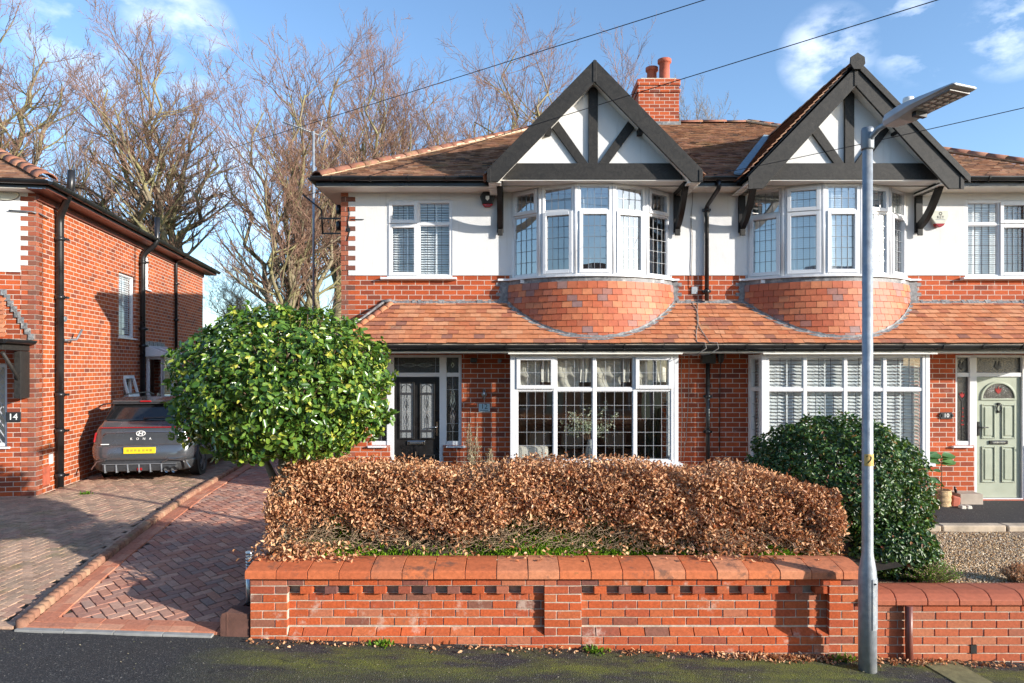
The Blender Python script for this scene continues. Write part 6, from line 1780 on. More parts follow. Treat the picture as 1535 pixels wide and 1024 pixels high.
P = np.stack([x, y+bul+.025*np.sin(x*9+z*11+np.sin(x*4))+.02*np.sin(z*19-x*5), z], 1); n = len(P)
N_ = rn.normal(size=(n, 3)); N_[:, 1] -= .75; N_[:, 2] += .35
D_ = rn.normal(size=(n, 3)); D_[:, 2] += .1
L = rn.uniform(.024, .052, n)
V, Q = leaf_mesh(P, N_, D_, L, L*rn.uniform(.38, .68, n), .40, .35)
lv = np_mesh('leaves', V, Q, M['beech_leaf'], hg, None, True)
# twigs
S = []; rg = random.Random(3)
for k in range(8500):
    xx = rg.uniform(HX0_, HX1_+.03); yy = float(ystart(xx))+rg.random()**1.4*.8; tt = float(hprof(xx)); zz = rg.uniform(.70, tt-.05)
    if rg.random() < .28: zz = rg.uniform(.78, 1.18)
    d = Vector((rg.gauss(0, .9), rg.gauss(-.45, .6), rg.gauss(.30, .65))).normalized(); L = rg.uniform(.06, .20); p = Vector((xx, yy, zz)); r = rg.uniform(.0018, .0042)
    if zz < .85: d.y = -abs(d.y); 
    m = p+d*L*.5; d2 = (d+Vector((rg.gauss(0, .45), rg.gauss(0, .3), rg.gauss(.1, .4)))).normalized(); q = m+d2*L*.5
    if q.z > .66 and p.y > 7.0: S += [(p, m, r, r*.75), (m, q, r*.75, r*.4)]
for k in range(950):          # sprays overhanging the coping
    xx = rg.uniform(HX0_+.1, HX1_); p = Vector((xx, 7.22, rg.uniform(.84, 1.08))); d = Vector((rg.gauss(0, .9), -1, rg.gauss(-.15, .35))).normalized(); L = rg.uniform(.08, .30); r = .0028
    for j in range(3):
        q = p+d*L/3; q.z = max(q.z, .815+rg.random()*.05); S.append((p, q, r, r*.75)); d = (d+Vector((rg.gauss(0, .5), rg.gauss(0, .3), rg.gauss(0, .2)))).normalized(); p = q; r *= .75
V, Q = seg_mesh(*seg_arrays(S), n=3); np_mesh('twigs', V, Q, M['hedge_twig'], hg)
for i, xx in enumerate([-2.2, -1.55, -.9, -.2, .45, 1.15, 1.72, 2.3, 2.9]):
    b = MB(); b.tube([(xx, 7.45, .55), (xx+rg.uniform(-.05, .05), 7.47, .95), (xx+rg.uniform(-.1, .1), 7.5, 1.35)], [.036, .028, .015], 7)
    b.tube([(xx, 7.46, .85), (xx-.12, 7.42, 1.2)], [.02, .01], 6); b.tube([(xx, 7.46, .8), (xx+.14, 7.5, 1.2)], [.02, .01], 6)
    b.build('trunk', M['hedge_trunk'], hg)
# clumps of leaves lying on the coping at the left
nn = 900; x = np.concatenate([rn.normal(-2.1, .22, nn//2), rn.uniform(-2.4, 3.0, nn//4), rn.normal(2.2, .3, nn//4)]); y = rn.uniform(6.72, 7.15, len(x)); z = .825-np.clip(6.9-y, 0, .2)*.2+rn.uniform(0, 1, len(x))**2*.10*np.clip((y-6.65)/.3, .2, 1)
P = np.stack([x, y, z], 1); N_ = rand_unit(len(x), rn); N_[:, 2] += .4; L = rn.uniform(.035, .06, len(x)); V, Q = leaf_mesh(P, N_, rand_unit(len(x), rn), L, L*.55, .35, .25)
np_mesh('overhanging_leaves', V, Q, M['beech_leaf'], hg, None, True)

# ---- dark holly at number 10
hb = thing('holly_bush', 'rounded dark green glossy bush behind the lamp post', 'bush', (3.85, 8.15, .5))
cz2 = 1.24
V, Q = crown_leaves(26000, (3.80, 8.15, cz2), (1.02, .95, PZ(622, 8.1)-cz2-.04), .26, rn, .10, -.95, .3, 1.0, (.034, .058), .66, .28, .2, 2.0, 30)
V3, Q3 = shoots((3.80, 8.15, cz2), (1.0, .93, PZ(622, 8.1)-cz2-.05), 170, rn, .15, .05); V, Q = np.concatenate([V, V3]), np.concatenate([Q, Q3+len(V)])
V2, Q2 = crown_leaves(7500, (4.0, 7.32, .74), (.50, .30, .34), .6, rn, .12, None, .3, 1.0, (.034, .055), .66, .28, .2, 1.0, 4)
V = np.concatenate([V, V2]); Q = np.concatenate([Q, Q2+len(V)-len(V2)])
cr = np_mesh('crown', V, Q, M['holly_dark'], hb, None, True)
S = []
for k in range(160):
    d = Vector(rand_unit(1, rn)[0]); d.z = abs(d.z)-.3; p = Vector((3.8, 8.15, .6)); q = Vector((3.8+d.x*.95, 8.15+d.y*.85, cz2+d.z*.85)); m = p.lerp(q, .5)+Vector((rg.gauss(0, .08), rg.gauss(0, .08), .05)); S += [(p, m, .018, .010), (m, q, .010, .004)]
V, Q = seg_mesh(*seg_arrays(S), n=4); np_mesh('branches', V, Q, M['twig'], cr)

# ---- small shrubs
def shrub(label, x, y, z, h, w, n_st, mat, lsz, seed, name='shrub', leaves=12, tw='hedge_twig', dome=True):
    rg = random.Random(seed); rr = np.random.default_rng(seed); t = thing(name, label, 'shrub', (x, y, z)); S = []; pts = []; dirs = []
    for k in range(n_st):
        a = rg.uniform(0, 6.28); ti = rg.uniform(0, 1); p = Vector((x+rg.gauss(0, .04), y+rg.gauss(0, .04), z)); e = Vector((x+math.cos(a)*w*ti, y+math.sin(a)*w*ti*.8, z+h*(1-(.45 if dome else .1)*ti*ti)*rg.uniform(.75, 1.0)))
        m = p.lerp(e, .5)+Vector((rg.gauss(0, w*.12), rg.gauss(0, w*.1), h*.08)); S += [(p, m, .006, .004), (m, e, .004, .002)]
        for j in range(leaves): tt = rg.uniform(.25, 1); q = (p.lerp(m, tt*2) if tt < .5 else m.lerp(e, tt*2-1)); pts.append(q+Vector((rg.gauss(0, .012), rg.gauss(0, .012), rg.gauss(0, .01)))); dirs.append((e-p).normalized()+Vector((rg.gauss(0, .6), rg.gauss(0, .6), rg.gauss(0, .4))))
    V, Q = seg_mesh(*seg_arrays(S), n=4); np_mesh('stems', V, Q, M[tw], t)
    n = len(pts); L = rr.uniform(lsz[0], lsz[1], n); V, Q = leaf_mesh(np.array(pts), rand_unit(n, rr), np.array(dirs), L, L*lsz[2], .2, .1); np_mesh('foliage', V, Q, M[mat], t, None, True)
    return t
shrub('tall straggly dry-leaved shrub against the brick pier beside the black door', PX(708, 11.3), 11.3, .42, 1.42, .22, 26, 'dry_leaf', (.04, .075, .25), 31, leaves=16)
shrub('twiggy grey-green bush below the number 12 plaque, right of the taller shrub', PX(735, 11.2), 11.2, .42, .95, .34, 50, 'dry_leaf', (.03, .06, .28), 32, leaves=16)
shrub('olive-grey shrub at the left foot of the white house, behind the clipped tree', PX(537, 10.9), 10.9, .42, .75, .33, 40, 'olive_leaf', (.03, .05, .3), 33, leaves=14)
shrub('mossy yellow-green clump spilling onto the gravel behind the lamp post', PX(1388, 7.15), 7.15, .44, .30, .36, 620, 'weed', (.012, .024, .4), 34, leaves=16, name='ground_plant')
shrub('low reddish-brown cushion plant on the gravel at the right edge', PX(1528, 7.15), 7.15, .45, .22, .22, 260, 'beech_leaf', (.012, .024, .35), 35, leaves=14, name='ground_plant')
shrub('thin dry twigs rising above the hedge in front of the black door', PX(625, 8.1), 8.1, .6, 1.12, .12, 8, 'dry_leaf', (.02, .04, .3), 36, leaves=6)
# ---- fig in a basket by the door of number 10
fx_, fy_ = PX(1411, 11.35), 11.35
bk_ = thing('basket', 'woven wicker basket planter holding a young fiddle-leaf plant by the green door', 'basket', (fx_, fy_, .41))
b = MB(); prof = []
for k in range(13): h_ = .41+.28*k/12; prof.append((.135+.03*math.sin(k*1.6)*.18+.012*(k/12), h_))
prof += [(.135, .69), (.125, .60)]
b.lathe(prof, (fx_, fy_, 0), 26); b.build('weave', M['wicker'], bk_); MB().lathe([(.12, .62), (.12, .64)], (fx_, fy_, 0), 16).build('compost', M['soil'], bk_)
pt = thing('potted_plant', 'young plant with big rounded leaves standing in the wicker basket', 'plant', (fx_, fy_, .64))
MB().tube([(fx_, fy_, .63), (fx_+.01, fy_, 1.0), (fx_-.0, fy_+.01, 1.25)], [.009, .007, .005], 6).build('stem', M['twig'], pt)
P, Nn, Dd, Ls = [], [], [], []
for (h_, a, L_) in ((1.25, 100, .24), (1.22, 200, .26), (1.20, -20, .26), (1.12, 160, .27), (1.10, 20, .27), (1.25, 60, .2), (.80, 190, .24), (.98, 170, .13), (1.16, -70, .2)):
    ar = R(a); P.append((fx_, fy_, h_)); Dd.append((math.cos(ar), -abs(math.sin(ar))*.5, .45)); Nn.append((-.2*math.cos(ar), -.7, .75)); Ls.append(L_)
V, Q = leaf_mesh(np.array(P), np.array(Nn, float), np.array(Dd, float), np.array(Ls), np.array(Ls)*.62, .15, .2); np_mesh('leaves', V, Q, M['fig_leaf'], pt, None, True)
tx_ = PX(1443, 11.5)
b = MB(); b.box(tx_-.09, PX(1466, 11.55), 11.42, 11.70, .40, .60); o = b.build('timber_box', M['wood_pale'], None, origin=(tx_, 11.5, .4), bevel=.008); tag(o, 'pale wooden box against the wall between the basket and the green door', 'box')
b = MB(); b.prism([(PX(1426, 11.3), .40), (PX(1438, 11.3), .40), (PX(1440, 11.3), .57), (PX(1428, 11.3), .60)], 11.28, 11.44); o = b.build('clay_pot', M['terracotta'], None, origin=(PX(1432, 11.3), 11.3, .4), bevel=.02); tag(o, 'brown clay block beside the wicker basket', 'clay pot')
for i, (px, lab) in enumerate(((1441, 'pale left clog on the dark path by the wooden box'), (1450, 'pale right clog on the dark path, nearer the green door'))):
    x = PX(px, 11.15); b = MB()
    b.prism([(x-.035, .41), (x+.035, .41), (x+.04, .44), (x+.03, .475), (x-.03, .475), (x-.04, .44)], 11.08, 11.18); b.prism([(x-.032, .41), (x+.032, .41), (x+.034, .43), (x-.034, .43)], 11.18, 11.30); o = b.build('clog', M['pale_fabric'], None, origin=(x, 11.15, .41), bevel=.012); tag(o, lab, 'shoe')
b = MB(); x = PX(1433, 11.56); b.tube([(x, 11.56, .60), (x-.01, 11.56, .66), (x-.03, 11.55, .70)], [.02, .022, .012], 8); o = b.build('garden_tool', M['black'], None, origin=(x, 11.56, .6)); tag(o, 'small black-handled tool on the wooden box', 'tool')
# leaning board by the party downpipe
b = MB(); b.hexa([(3.38, 11.3, 1.12), (4.2, 11.1, .80), (4.2, 11.55, .80), (3.38, 11.55, 1.12), (3.36, 11.3, 1.17), (4.2, 11.1, .86), (4.2, 11.55, .86), (3.36, 11.55, 1.17)]); o = b.build('wooden_board', M['wood_pale'], None, origin=(3.5, 11.3, 1.0), bevel=.005); tag(o, 'weathered board leaning at the foot of the party downpipe', 'board')
# ---- behind the glass of the big ground-floor window
vx, vy = PX(885, 11.42), 11.45
v = thing('vase', 'clear vase on the inner sill of the left ground-floor bay window', 'vase', (vx, vy, 1.13))
MB().lathe([(.05, 1.13), (.085, 1.18), (.075, 1.35), (.04, 1.46), (.05, 1.5)], (vx, vy, 0), 18).build('body', M['frost'], v)
fl = thing('flower_arrangement', 'spray of pale green blossom in the vase behind the leaded bay window', 'flowers', (vx, vy, 1.5)); S = []; P = []
rg = random.Random(12)
for k in range(34):
    a = rg.uniform(0, 6.28); t = rg.uniform(.3, 1); e = Vector((vx+math.cos(a)*.52*t, vy+.05+math.sin(a)*.22*t, 1.5+rg.uniform(.02, .68)*(1-.25*t))); p = Vector((vx, vy, 1.4)); m = p.lerp(e, .5)+Vector((0, 0, .12)); S += [(p, m, .004, .003), (m, e, .003, .002)]
    for j in range(26): tt = rg.uniform(.45, 1.05); P.append(m.lerp(e, tt*2-1 if tt > .5 else 0)+Vector((rg.gauss(0, .032), rg.gauss(0, .03), rg.gauss(0, .032))))
V, Q = seg_mesh(*seg_arrays(S), n=4); np_mesh('stems', V, Q, M['twig'], fl)
n = len(P); L = rn.uniform(.02, .042, n); V, Q = leaf_mesh(np.array([tuple(p) for p in P]), rand_unit(n, rn), rand_unit(n, rn), L, L*.75, .2, .1); np_mesh('blossom', V, Q, M['pale_flower'], fl, None, True)
ac = thing('armchair', 'pale armchair inside the left ground-floor bay window, at its left corner', 'armchair', (.35, 12.2, .44))
b = MB(); b.box(.05, .80, 11.95, 12.75, .60, .95); b.build('seat', M['pale_fabric'], ac, bevel=.05); b = MB(); b.box(.08, .62, 11.72, 11.92, .6, 1.36); b.build('backrest', M['pale_fabric'], ac, bevel=.06)
sf = thing('sofa', 'brown sofa in the room behind the left ground-floor bay window', 'sofa', (1.5, 14.6, .44))
b = MB(); b.box(.3, 2.7, 14.2, 15.2, .5, .95); b.build('seat', M['sofa'], sf, bevel=.06); b = MB(); b.box(.3, 2.7, 14.9, 15.3, .95, 1.45); b.build('backrest', M['sofa'], sf, bevel=.08)
for x in (.6, 1.3, 2.2): 
    b = MB(); b.box(x-.25, x+.2, 14.5, 14.85, .97, 1.35, None); o = b.build('cushion', M['pale_fabric'], None, origin=(x, 14.7, .97), bevel=.08); tag(o, {.6: 'left', 1.3: 'middle', 2.2: 'right'}[x]+' pale cushion on the brown sofa inside the bay window', 'cushion')
x = PX(885, 11.42); zb = 4.2
b = MB(); b.lathe([(.05, zb-.04), (.06, zb+.05), (.045, zb+.14), (.012, zb+.26), (.003, zb+.34)], (x, 11.45, 0), 14); o = b.build('ornament', M['pale_fabric'], None, origin=(x, 11.45, zb)); tag(o, 'tall pale pointed ornament standing in the middle light of the left upper bay', 'ornament')
# ------------------------------------------------------------------ parked car
car = thing('parked_car', 'grey compact crossover parked tail-out on the left block drive', 'car', (-7.10, 13.25, gz(-7.1, 13.25)+.0), LA, local=True)
def csec(y, wb, wm, ws, wr, zb, zm, zs, zr):
    """half outline from the bottom centre to the top centre"""
    return [(0, zb), (wb*.85, zb), (wb, zb+.07), (wm, zm-.12), (wm+.004, zm+.05), (ws, zs), (ws-(ws-wr)*.5-.0, zs+(zr-zs)*.55), (wr, zr-.04*(zr > zs+.1)), (wr*.82, zr), (0, zr+.012)]
ST = [ # y, wb, wm, ws, wr, zb, zm, zs(belt), zr(roof)
 (-.0, .62, .70, .66, .60, .36, .62, .86, .90),
 (.035, .78, .84, .78, .70, .26, .62, .93, .99),
 (.10, .83, .895, .82, .72, .22, .62, .97, 1.075),
 (.20, .85, .905, .84, .70, .21, .64, .99, 1.14),
 (.46, .86, .91, .855, .62, .21, .66, .99, 1.43),
 (.60, .86, .91, .86, .60, .21, .66, .99, 1.50),
 (1.2, .87, .905, .86, .61, .21, .66, .98, 1.555),
 (2.0, .87, .905, .855, .61, .21, .66, .96, 1.56),
 (2.6, .87, .905, .85, .60, .21, .66, .95, 1.49),
 (3.15, .87, .905, .84, .60, .21, .66, .93, 1.10),
 (3.4, .86, .90, .82, .70, .21, .66, .90, .98),
 (4.0, .84, .88, .76, .66, .22, .62, .82, .86),
 (4.28, .72, .78, .62, .5, .26, .56, .72, .74),
 (4.35, .55, .6, .5, .4, .30, .5, .62, .64)]
def carbody(sel, name, mat, off=0, subd=1):
    mb = MB(); m = 10
    for (y, *a) in ST:
        h = csec(y, *a)
        for x, z in h: mb.v.append((x, y, z))
        for x, z in h[1:-1][::-1]: mb.v.append((-x, y, z))
    w = 2*m-2
    for i in range(len(ST)-1):
        for k in range(w):
            kk = k if k < m-1 else w-1-k
            if sel(i, kk): mb.face((i*w+k, i*w+(k+1) % w, (i+1)*w+(k+1) % w, (i+1)*w+k), True)
    return mb, w
glassf = lambda i, k: (k in (5, 6) and 4 <= i <= 8) or (k in (7, 8) and i in (3,)) or (k in (7, 8) and i == 8)
allf = lambda i, k: True
mb, w = carbody(allf, 'body', None)
mb.face(list(range(w))); mb.face([(len(ST)-1)*w+k for k in range(w)][::-1])
mats = [M['car_paint'], M['car_glass'], M['car_plastic']]
fi = 0
for i in range(len(ST)-1):
    for k in range(w):
        kk = k if k < 9 else w-1-k
        if glassf(i, kk): mb.m[fi] = 1
        if kk in (0, 1): mb.m[fi] = 2
        fi += 1
body = mb.build('body', mats, car)
ss = body.modifiers.new('s', 'SUBSURF'); ss.levels = 2; ss.render_levels = 2
def cx(px, y=0): return (px-209)/78.0
def czz(py): return (722-py)/78.0
# spoiler
b = MB(); b.hexa([(-.62, .28, 1.455), (.62, .28, 1.455), (.60, .75, 1.49), (-.60, .75, 1.49), (-.61, .26, 1.50), (.61, .26, 1.50), (.60, .75, 1.56), (-.60, .75, 1.56)]); sp_ = b.build('spoiler', M['car_paint'], car, bevel=.018)
MB().box(-.60, .60, .262, .30, 1.43, 1.458).build('spoiler_lip', M['car_plastic'], sp_, bevel=.01)
MB().box(-.10, .10, .245, .27, 1.47, 1.50).build('brake_light', M['red_plastic'], car, bevel=.008)
# rear window panel (dark glass)
b = MB(); b.hexa([(-.70, .14, 1.13), (.70, .14, 1.13), (.60, .37, 1.44), (-.60, .37, 1.44), (-.70, .165, 1.14), (.70, .165, 1.14), (.60, .40, 1.45), (-.60, .40, 1.45)])
rw = MB().add([(-.72, .152, 1.135), (.72, .152, 1.135), (.60, .35, 1.44), (-.60, .35, 1.44), (-.72, .22, 1.135), (.72, .22, 1.135), (.60, .42, 1.44), (-.60, .42, 1.44)], [(0, 1, 2, 3), (5, 4, 7, 6), (0, 3, 7, 4), (1, 5, 6, 2), (3, 2, 6, 7), (4, 5, 1, 0)]).build('rear_window', M['car_glass'], car, bevel=.02)
MB().tube([(.0, .135, 1.165), (.12, .145, 1.175), (.38, .16, 1.19)], [.018, .012, .008], 6).build('wiper', M['car_plastic'], car)
# tailgate skin, light bar, bumper
b = MB(); b.hexa([(-.74, .03, .66), (.74, .03, .66), (.76, .16, 1.12), (-.76, .16, 1.12), (-.74, .09, .66), (.74, .09, .66), (.76, .2, 1.12), (-.76, .2, 1.12)][:4]+[(-.74, .12, .66), (.74, .12, .66), (.76, .25, 1.12), (-.76, .25, 1.12)])
tg = MB().add([(-.72, -.015, .67), (.72, -.015, .67), (.735, .02, .98), (-.735, .02, .98), (.72, .13, 1.125), (-.72, .13, 1.125), (-.72, .2, .67), (.72, .2, .67), (.72, .3, 1.125), (-.72, .3, 1.125)],
     [(0, 1, 2, 3), (3, 2, 4, 5), (7, 6, 9, 8), (6, 7, 1, 0), (5, 4, 8, 9), (1, 7, 8, 4, 2), (6, 0, 3, 5, 9)]).build('tailgate', M['car_paint'], car, bevel=.035, segs=3)
MB().box(-.74, .74, .000, .05, 1.00, 1.018, lambda x, y, z: (x, y+.012, z)).build('light_bar', M['red_plastic'], car, bevel=.006)
b = MB()
for s_ in (-1, 1):
    b.hexa([(s_*.74 if s_ > 0 else s_*.88, .03, .70), (s_*.88 if s_ > 0 else s_*.74, .03, .70), (s_*.915 if s_ > 0 else s_*.74, .32, .72), (s_*.74 if s_ > 0 else s_*.915, .32, .72),
            (s_*.76 if s_ > 0 else s_*.86, .06, .86), (s_*.86 if s_ > 0 else s_*.76, .06, .86), (s_*.905 if s_ > 0 else s_*.76, .32, .88), (s_*.76 if s_ > 0 else s_*.905, .32, .88)])
for s_, nm in ((-1, 'tail_lamp'), (1, 'tail_lamp')):
    xa, xb = (s_*.80, s_*.905) if s_ > 0 else (s_*.905, s_*.80)
    MB().box(xa*.97, xb*.97, .10, .30, .63, .69).build(nm, M['red_plastic'], car, bevel=.02)
def bloft(levels, name, mat, parent):
    mb = MB(); m = None
    for (z, hw, y0, cr) in levels:
        o = [(-hw, .36)]+[(-hw+cr-cr*math.cos(math.pi/2*k/6), y0+cr*.75-cr*.75*math.sin(math.pi/2*k/6)) for k in range(7)]
        o += [(-hw*.4, y0-.012), (0, y0-.016)]; o = o+[(-x, y) for x, y in o[:-1][::-1]]; m = len(o); mb.v += [(x, y, z) for x, y in o]
    for i in range(len(levels)-1):
        for k in range(m-1): mb.face((i*m+k, i*m+k+1, (i+1)*m+k+1, (i+1)*m+k), True)
    mb.face(list(range(m))[::-1]); t = (len(levels)-1)*m; mb.face([t+k for k in range(m)])
    return mb.build(name, mat, parent)
bpo = bloft([(.40, .885, -.045, .30), (.47, .90, -.062, .30), (.54, .908, -.055, .28), (.61, .91, -.036, .26), (.66, .908, -.018, .24), (.685, .90, .0, .22)], 'bumper', M['car_paint'], car)
bloft([(.20, .80, .00, .30), (.24, .86, -.030, .32), (.34, .89, -.050, .32), (.40, .888, -.046, .30)], 'lower_bumper', M['car_plastic'], bpo)
d = MB(); d.box(-.66, .66, -.07, .0, .21, .32)
d.build('diffuser', M['car_plastic'], bpo, bevel=.015)
d = MB()
for k in range(6): x = -.60+.2*k; d.hexa([(x-.012, -.10, .19), (x+.012, -.10, .19), (x+.012, .0, .19), (x-.012, .0, .19), (x-.030, -.075, .34), (x-.006, -.075, .34), (x-.006, .0, .34), (x-.03, .0, .34)])
d.box(-.66, .66, -.078, -.05, .335, .348)
d.build('fin', M['car_trim'], bpo, bevel=.004)
d = MB(); bars(d, lambda u, dd, w_: (u, dd, w_), [(.40, .37), (.52, .42), (.80, .40), (.90, .26)], .02, -.09, -.05); bars(d, lambda u, dd, w_: (u, dd, w_), [(-.84, .26), (-.74, .40), (-.60, .42)], .02, -.09, -.05); d.build('bumper_trim', M['chrome'], bpo)
MB().box(-.045, .045, -.085, -.07, .225, .27).build('fog_lamp', M['red_plastic'], bpo, bevel=.006)
for x in (.50, .625):
    b = MB(); b.lathe([(.056, -.125), (.056, -.0)], (x, 0, .235), 18, 'y', cap=False); b.lathe([(.046, -.0), (.056, -.125)], (x, 0, .235), 18, 'y', cap=False); b.lathe([(.045, -.06), (.045, -.05)], (x, 0, .235), 16, 'y'); b.build('exhaust', M['chrome'], bpo)
pl_ = MB(); pl_.box(-.28, .28, -.088, -.05, .535, .65); npl = pl_.build('number_plate', M['plate_yellow'], car, bevel=.004)
b = MB(); rg = random.Random(1)
for k in range(7):
    if k == 2: pass
    x = -.225+.066*k+(.01 if k > 3 else 0); b.box(x, x+.045, -.0892, -.0882, .57+.004*(k % 3), .615-.003*(k % 2)); 
b.build('blurred_characters', M['plate_ink'], npl)
text('K    O    N    A', .060, M['white_ink'], Matrix.Translation((0, -.010, .80)) @ Matrix.Rotation(R(84), 4, 'X'), car, 'lettering', .003)
em = MB(); n = 24
for k in range(n):
    t0, t1 = 2*math.pi*k/n, 2*math.pi*(k+1)/n
    bars(em, lambda u, dd, w_: (u, dd+(w_-.9)*.11, w_), [(.078*math.cos(t0), .90+.046*math.sin(t0)), (.078*math.cos(t1), .90+.046*math.sin(t1))], .011, -.014, .006)
bars(em, lambda u, dd, w_: (u, dd+(w_-.9)*.11, w_), [(-.040, .873), (-.022, .928)], .013, -.014, .006); bars(em, lambda u, dd, w_: (u, dd+(w_-.9)*.11, w_), [(.022, .873), (.040, .928)], .013, -.014, .006); bars(em, lambda u, dd, w_: (u, dd+(w_-.9)*.11, w_), [(-.03, .894), (.03, .907)], .012, -.014, .006)
em.build('emblem', M['white_ink'], car)
MB().box(-.70, -.56, -.028, -.01, .70, .715).build('badge', M['white_ink'], car)
MB().hexa([(-.01, .9, 1.56), (.01, .9, 1.56), (.02, 1.12, 1.56), (-.02, 1.12, 1.56), (-.004, .92, 1.62), (.004, .92, 1.62), (.004, 1.0, 1.62), (-.004, 1.0, 1.62)]).build('aerial_fin', M['car_plastic'], car, bevel=.004)
for s_ in (-1, 1):
    MB().tube([(s_*.57, .75, 1.56), (s_*.58, 1.0, 1.60), (s_*.58, 2.2, 1.60), (s_*.57, 2.45, 1.545)], .014, 6).build('roof_rail', M['black'], car)
    b = MB(); b.box(min(s_*.90, s_*1.06), max(s_*.90, s_*1.06), 2.55, 2.75, .95, 1.09); b.build('door_mirror', M['car_paint'], car, bevel=.04)
def wheel(x, y, s_):
    b = MB(); r_ = .335; b.lathe([(.20, -.10), (.29, -.108), (.325, -.095), (r_, -.07), (r_, .07), (.325, .095), (.29, .108), (.20, .10)], (x, y, r_), 36, 'x', cap=False)
    b.lathe([(.20, -.10), (.20, .10)], (x, y, r_), 24, 'x'); ty_ = b.build('wheel', M['tyre'], car)
    b = MB(); 
    for k in range(5):
        a = 2*math.pi*k/5; c_, s2 = math.cos(a), math.sin(a)
        b.hexa([(x+s_*.095, y+c_*.03-s2*.028, r_+s2*.03+c_*.028), (x+s_*.095, y+c_*.03+s2*.028, r_+s2*.03-c_*.028), (x+s_*.105, y+c_*.235+s2*.04, r_+s2*.235-c_*.04), (x+s_*.105, y+c_*.235-s2*.04, r_+s2*.235+c_*.04),
                (x+s_*.118, y+c_*.03-s2*.028, r_+s2*.03+c_*.028), (x+s_*.118, y+c_*.03+s2*.028, r_+s2*.03-c_*.028), (x+s_*.125, y+c_*.235+s2*.04, r_+s2*.235-c_*.04), (x+s_*.125, y+c_*.235-s2*.04, r_+s2*.235+c_*.04)])
    b.lathe([(.05, .09), (.05, .125)] if s_ > 0 else [(.05, -.125), (.05, -.09)], (x, y, r_), 14, 'x'); b.lathe([(.235, .085*s_), (.25, .112*s_)], (x, y, r_), 30, 'x', cap=False)
    b.build('rim', M['car_trim'], ty_)
for s_ in (-1, 1):
    for y in (.82, 3.45):
        wheel(s_*.80, y, s_)
        b = MB(); n = 18
        for k in range(n):
            t0, t1 = math.pi*k/n, math.pi*(k+1)/n
            xa, xb = (.86, .925) if s_ > 0 else (-.925, -.86)
            P4 = [(y+.37*math.cos(t0), .335+.37*math.sin(t0)), (y+.43*math.cos(t0), .335+.43*math.sin(t0)), (y+.43*math.cos(t1), .335+.43*math.sin(t1)), (y+.37*math.cos(t1), .335+.37*math.sin(t1))]
            b.prism(P4, xa, xb, axis='x')
        b.build('wheel_arch', M['car_plastic'], car)
        b = MB(); b.lathe([(.372, -.0), (.372, .012)], (s_*.905-(.012 if s_ > 0 else 0), y, .335), 28, 'x'); b.build('arch_lining', M['ink'], car)

# panel gaps and the vertical lamps at the rear corners
b = MB(); b.box(-.735, .735, -.012, .10, .655, .662); b.build('panel_gap', M['ink'], car)
for s_ in (-1, 1):
    b = MB(); b.hexa([(s_*.83-.03, .04, .74), (s_*.83+.03, .04+.03, .74), (s_*.83+.03, .28, .74), (s_*.83-.03, .28, .74), (s_*.80-.03, .05, .92), (s_*.80+.03, .08, .92), (s_*.80+.03, .30, .92), (s_*.80-.03, .30, .92)])
    b.build('tail_lamp', M['red_plastic'], car, bevel=.012)
    b = MB(); b.box(s_*.925-.012, s_*.925+.012, .9, 3.3, .26, .40); b.build('sill_trim', M['car_plastic'], car, bevel=.01)
car.scale = (1, 1, 1.03)
# ------------------------------------------------------------------ wires, far side of the street, sky, sun, camera
def wire(label, A, B, sag, r=.0052, name='telephone_wire'):
    A, B = Vector(A), Vector(B); pts = []
    for k in range(41):
        t = k/40; p = A.lerp(B, t); p.z -= sag*4*t*(1-t); pts.append(p)
    o = MB().tube(pts, r, 5).build(name, M['cable'], None, origin=tuple(A)); tag(o, label, 'wire', 'overhead wires'); return o
def PP(px, py, D): return (PX(px, D), D, PZ(py, D))
wire('uppermost overhead wire, crossing the sky above both gables', PP(1330, -86, 6.5), PP(-60, 350, 22), .0)
wire('overhead wire passing across the face of the first gable', PP(1560, -48, 6.2), (-3.60, 12.0, 5.66), .0)
wire('low overhead wire crossing behind the street lamp head to the party gutter', PP(1620, 142, 7.5), PP(1070, 262, 10.8), .02)

def opposite_house(x, y, label, w=8.5):
    h = thing('brick_house', label, 'house', (x, y, -.2), local=True)
    b = MB(); b.box(-w/2, w/2, -7, 0, 0, 5.4); b.build('wall', M['brick'], h)
    b = MB(); b.prism([(-7.5, 5.3), (.5, 5.3), (-3.5, 8.2)], -w/2-.2, w/2+.2, axis='x'); b.build('roof', M['tile_old'], h)
    for (xx, zz, ww, hh) in ((-2.4, .9, 2.2, 1.4), (2.4, .9, 2.2, 1.4), (-2.4, 3.6, 1.9, 1.2), (2.4, 3.6, 1.9, 1.2)):
        f = MB().box(xx-ww/2, xx+ww/2, 0, .06, zz, zz+hh).build('window', M['upvc'], h)
        b = MB()
        for k in range(3): b.box(xx-ww/2+.07+k*(ww-.08)/3, xx-ww/2+k*(ww-.08)/3+(ww-.08)/3, .06, .065, zz+.07, zz+hh-.07)
        b.build('pane', M['glass_dark'], f)
    MB().box(-.5, .5, 0, .06, 0, 2.1).build('door', M['door_green'], h)
    c = MB().box(-.5, .5, -3.9, -3.2, 7.6, 9.2).build('chimney', M['brick'], h)
    return h
for x, lab in ((-11, 'house across the street, leftmost of the three reflected in the glass'), (2, 'house across the street, middle of the three reflected in the glass'), (14.5, 'house across the street, rightmost of the three reflected in the glass')):
    opposite_house(x, -10.5, lab)

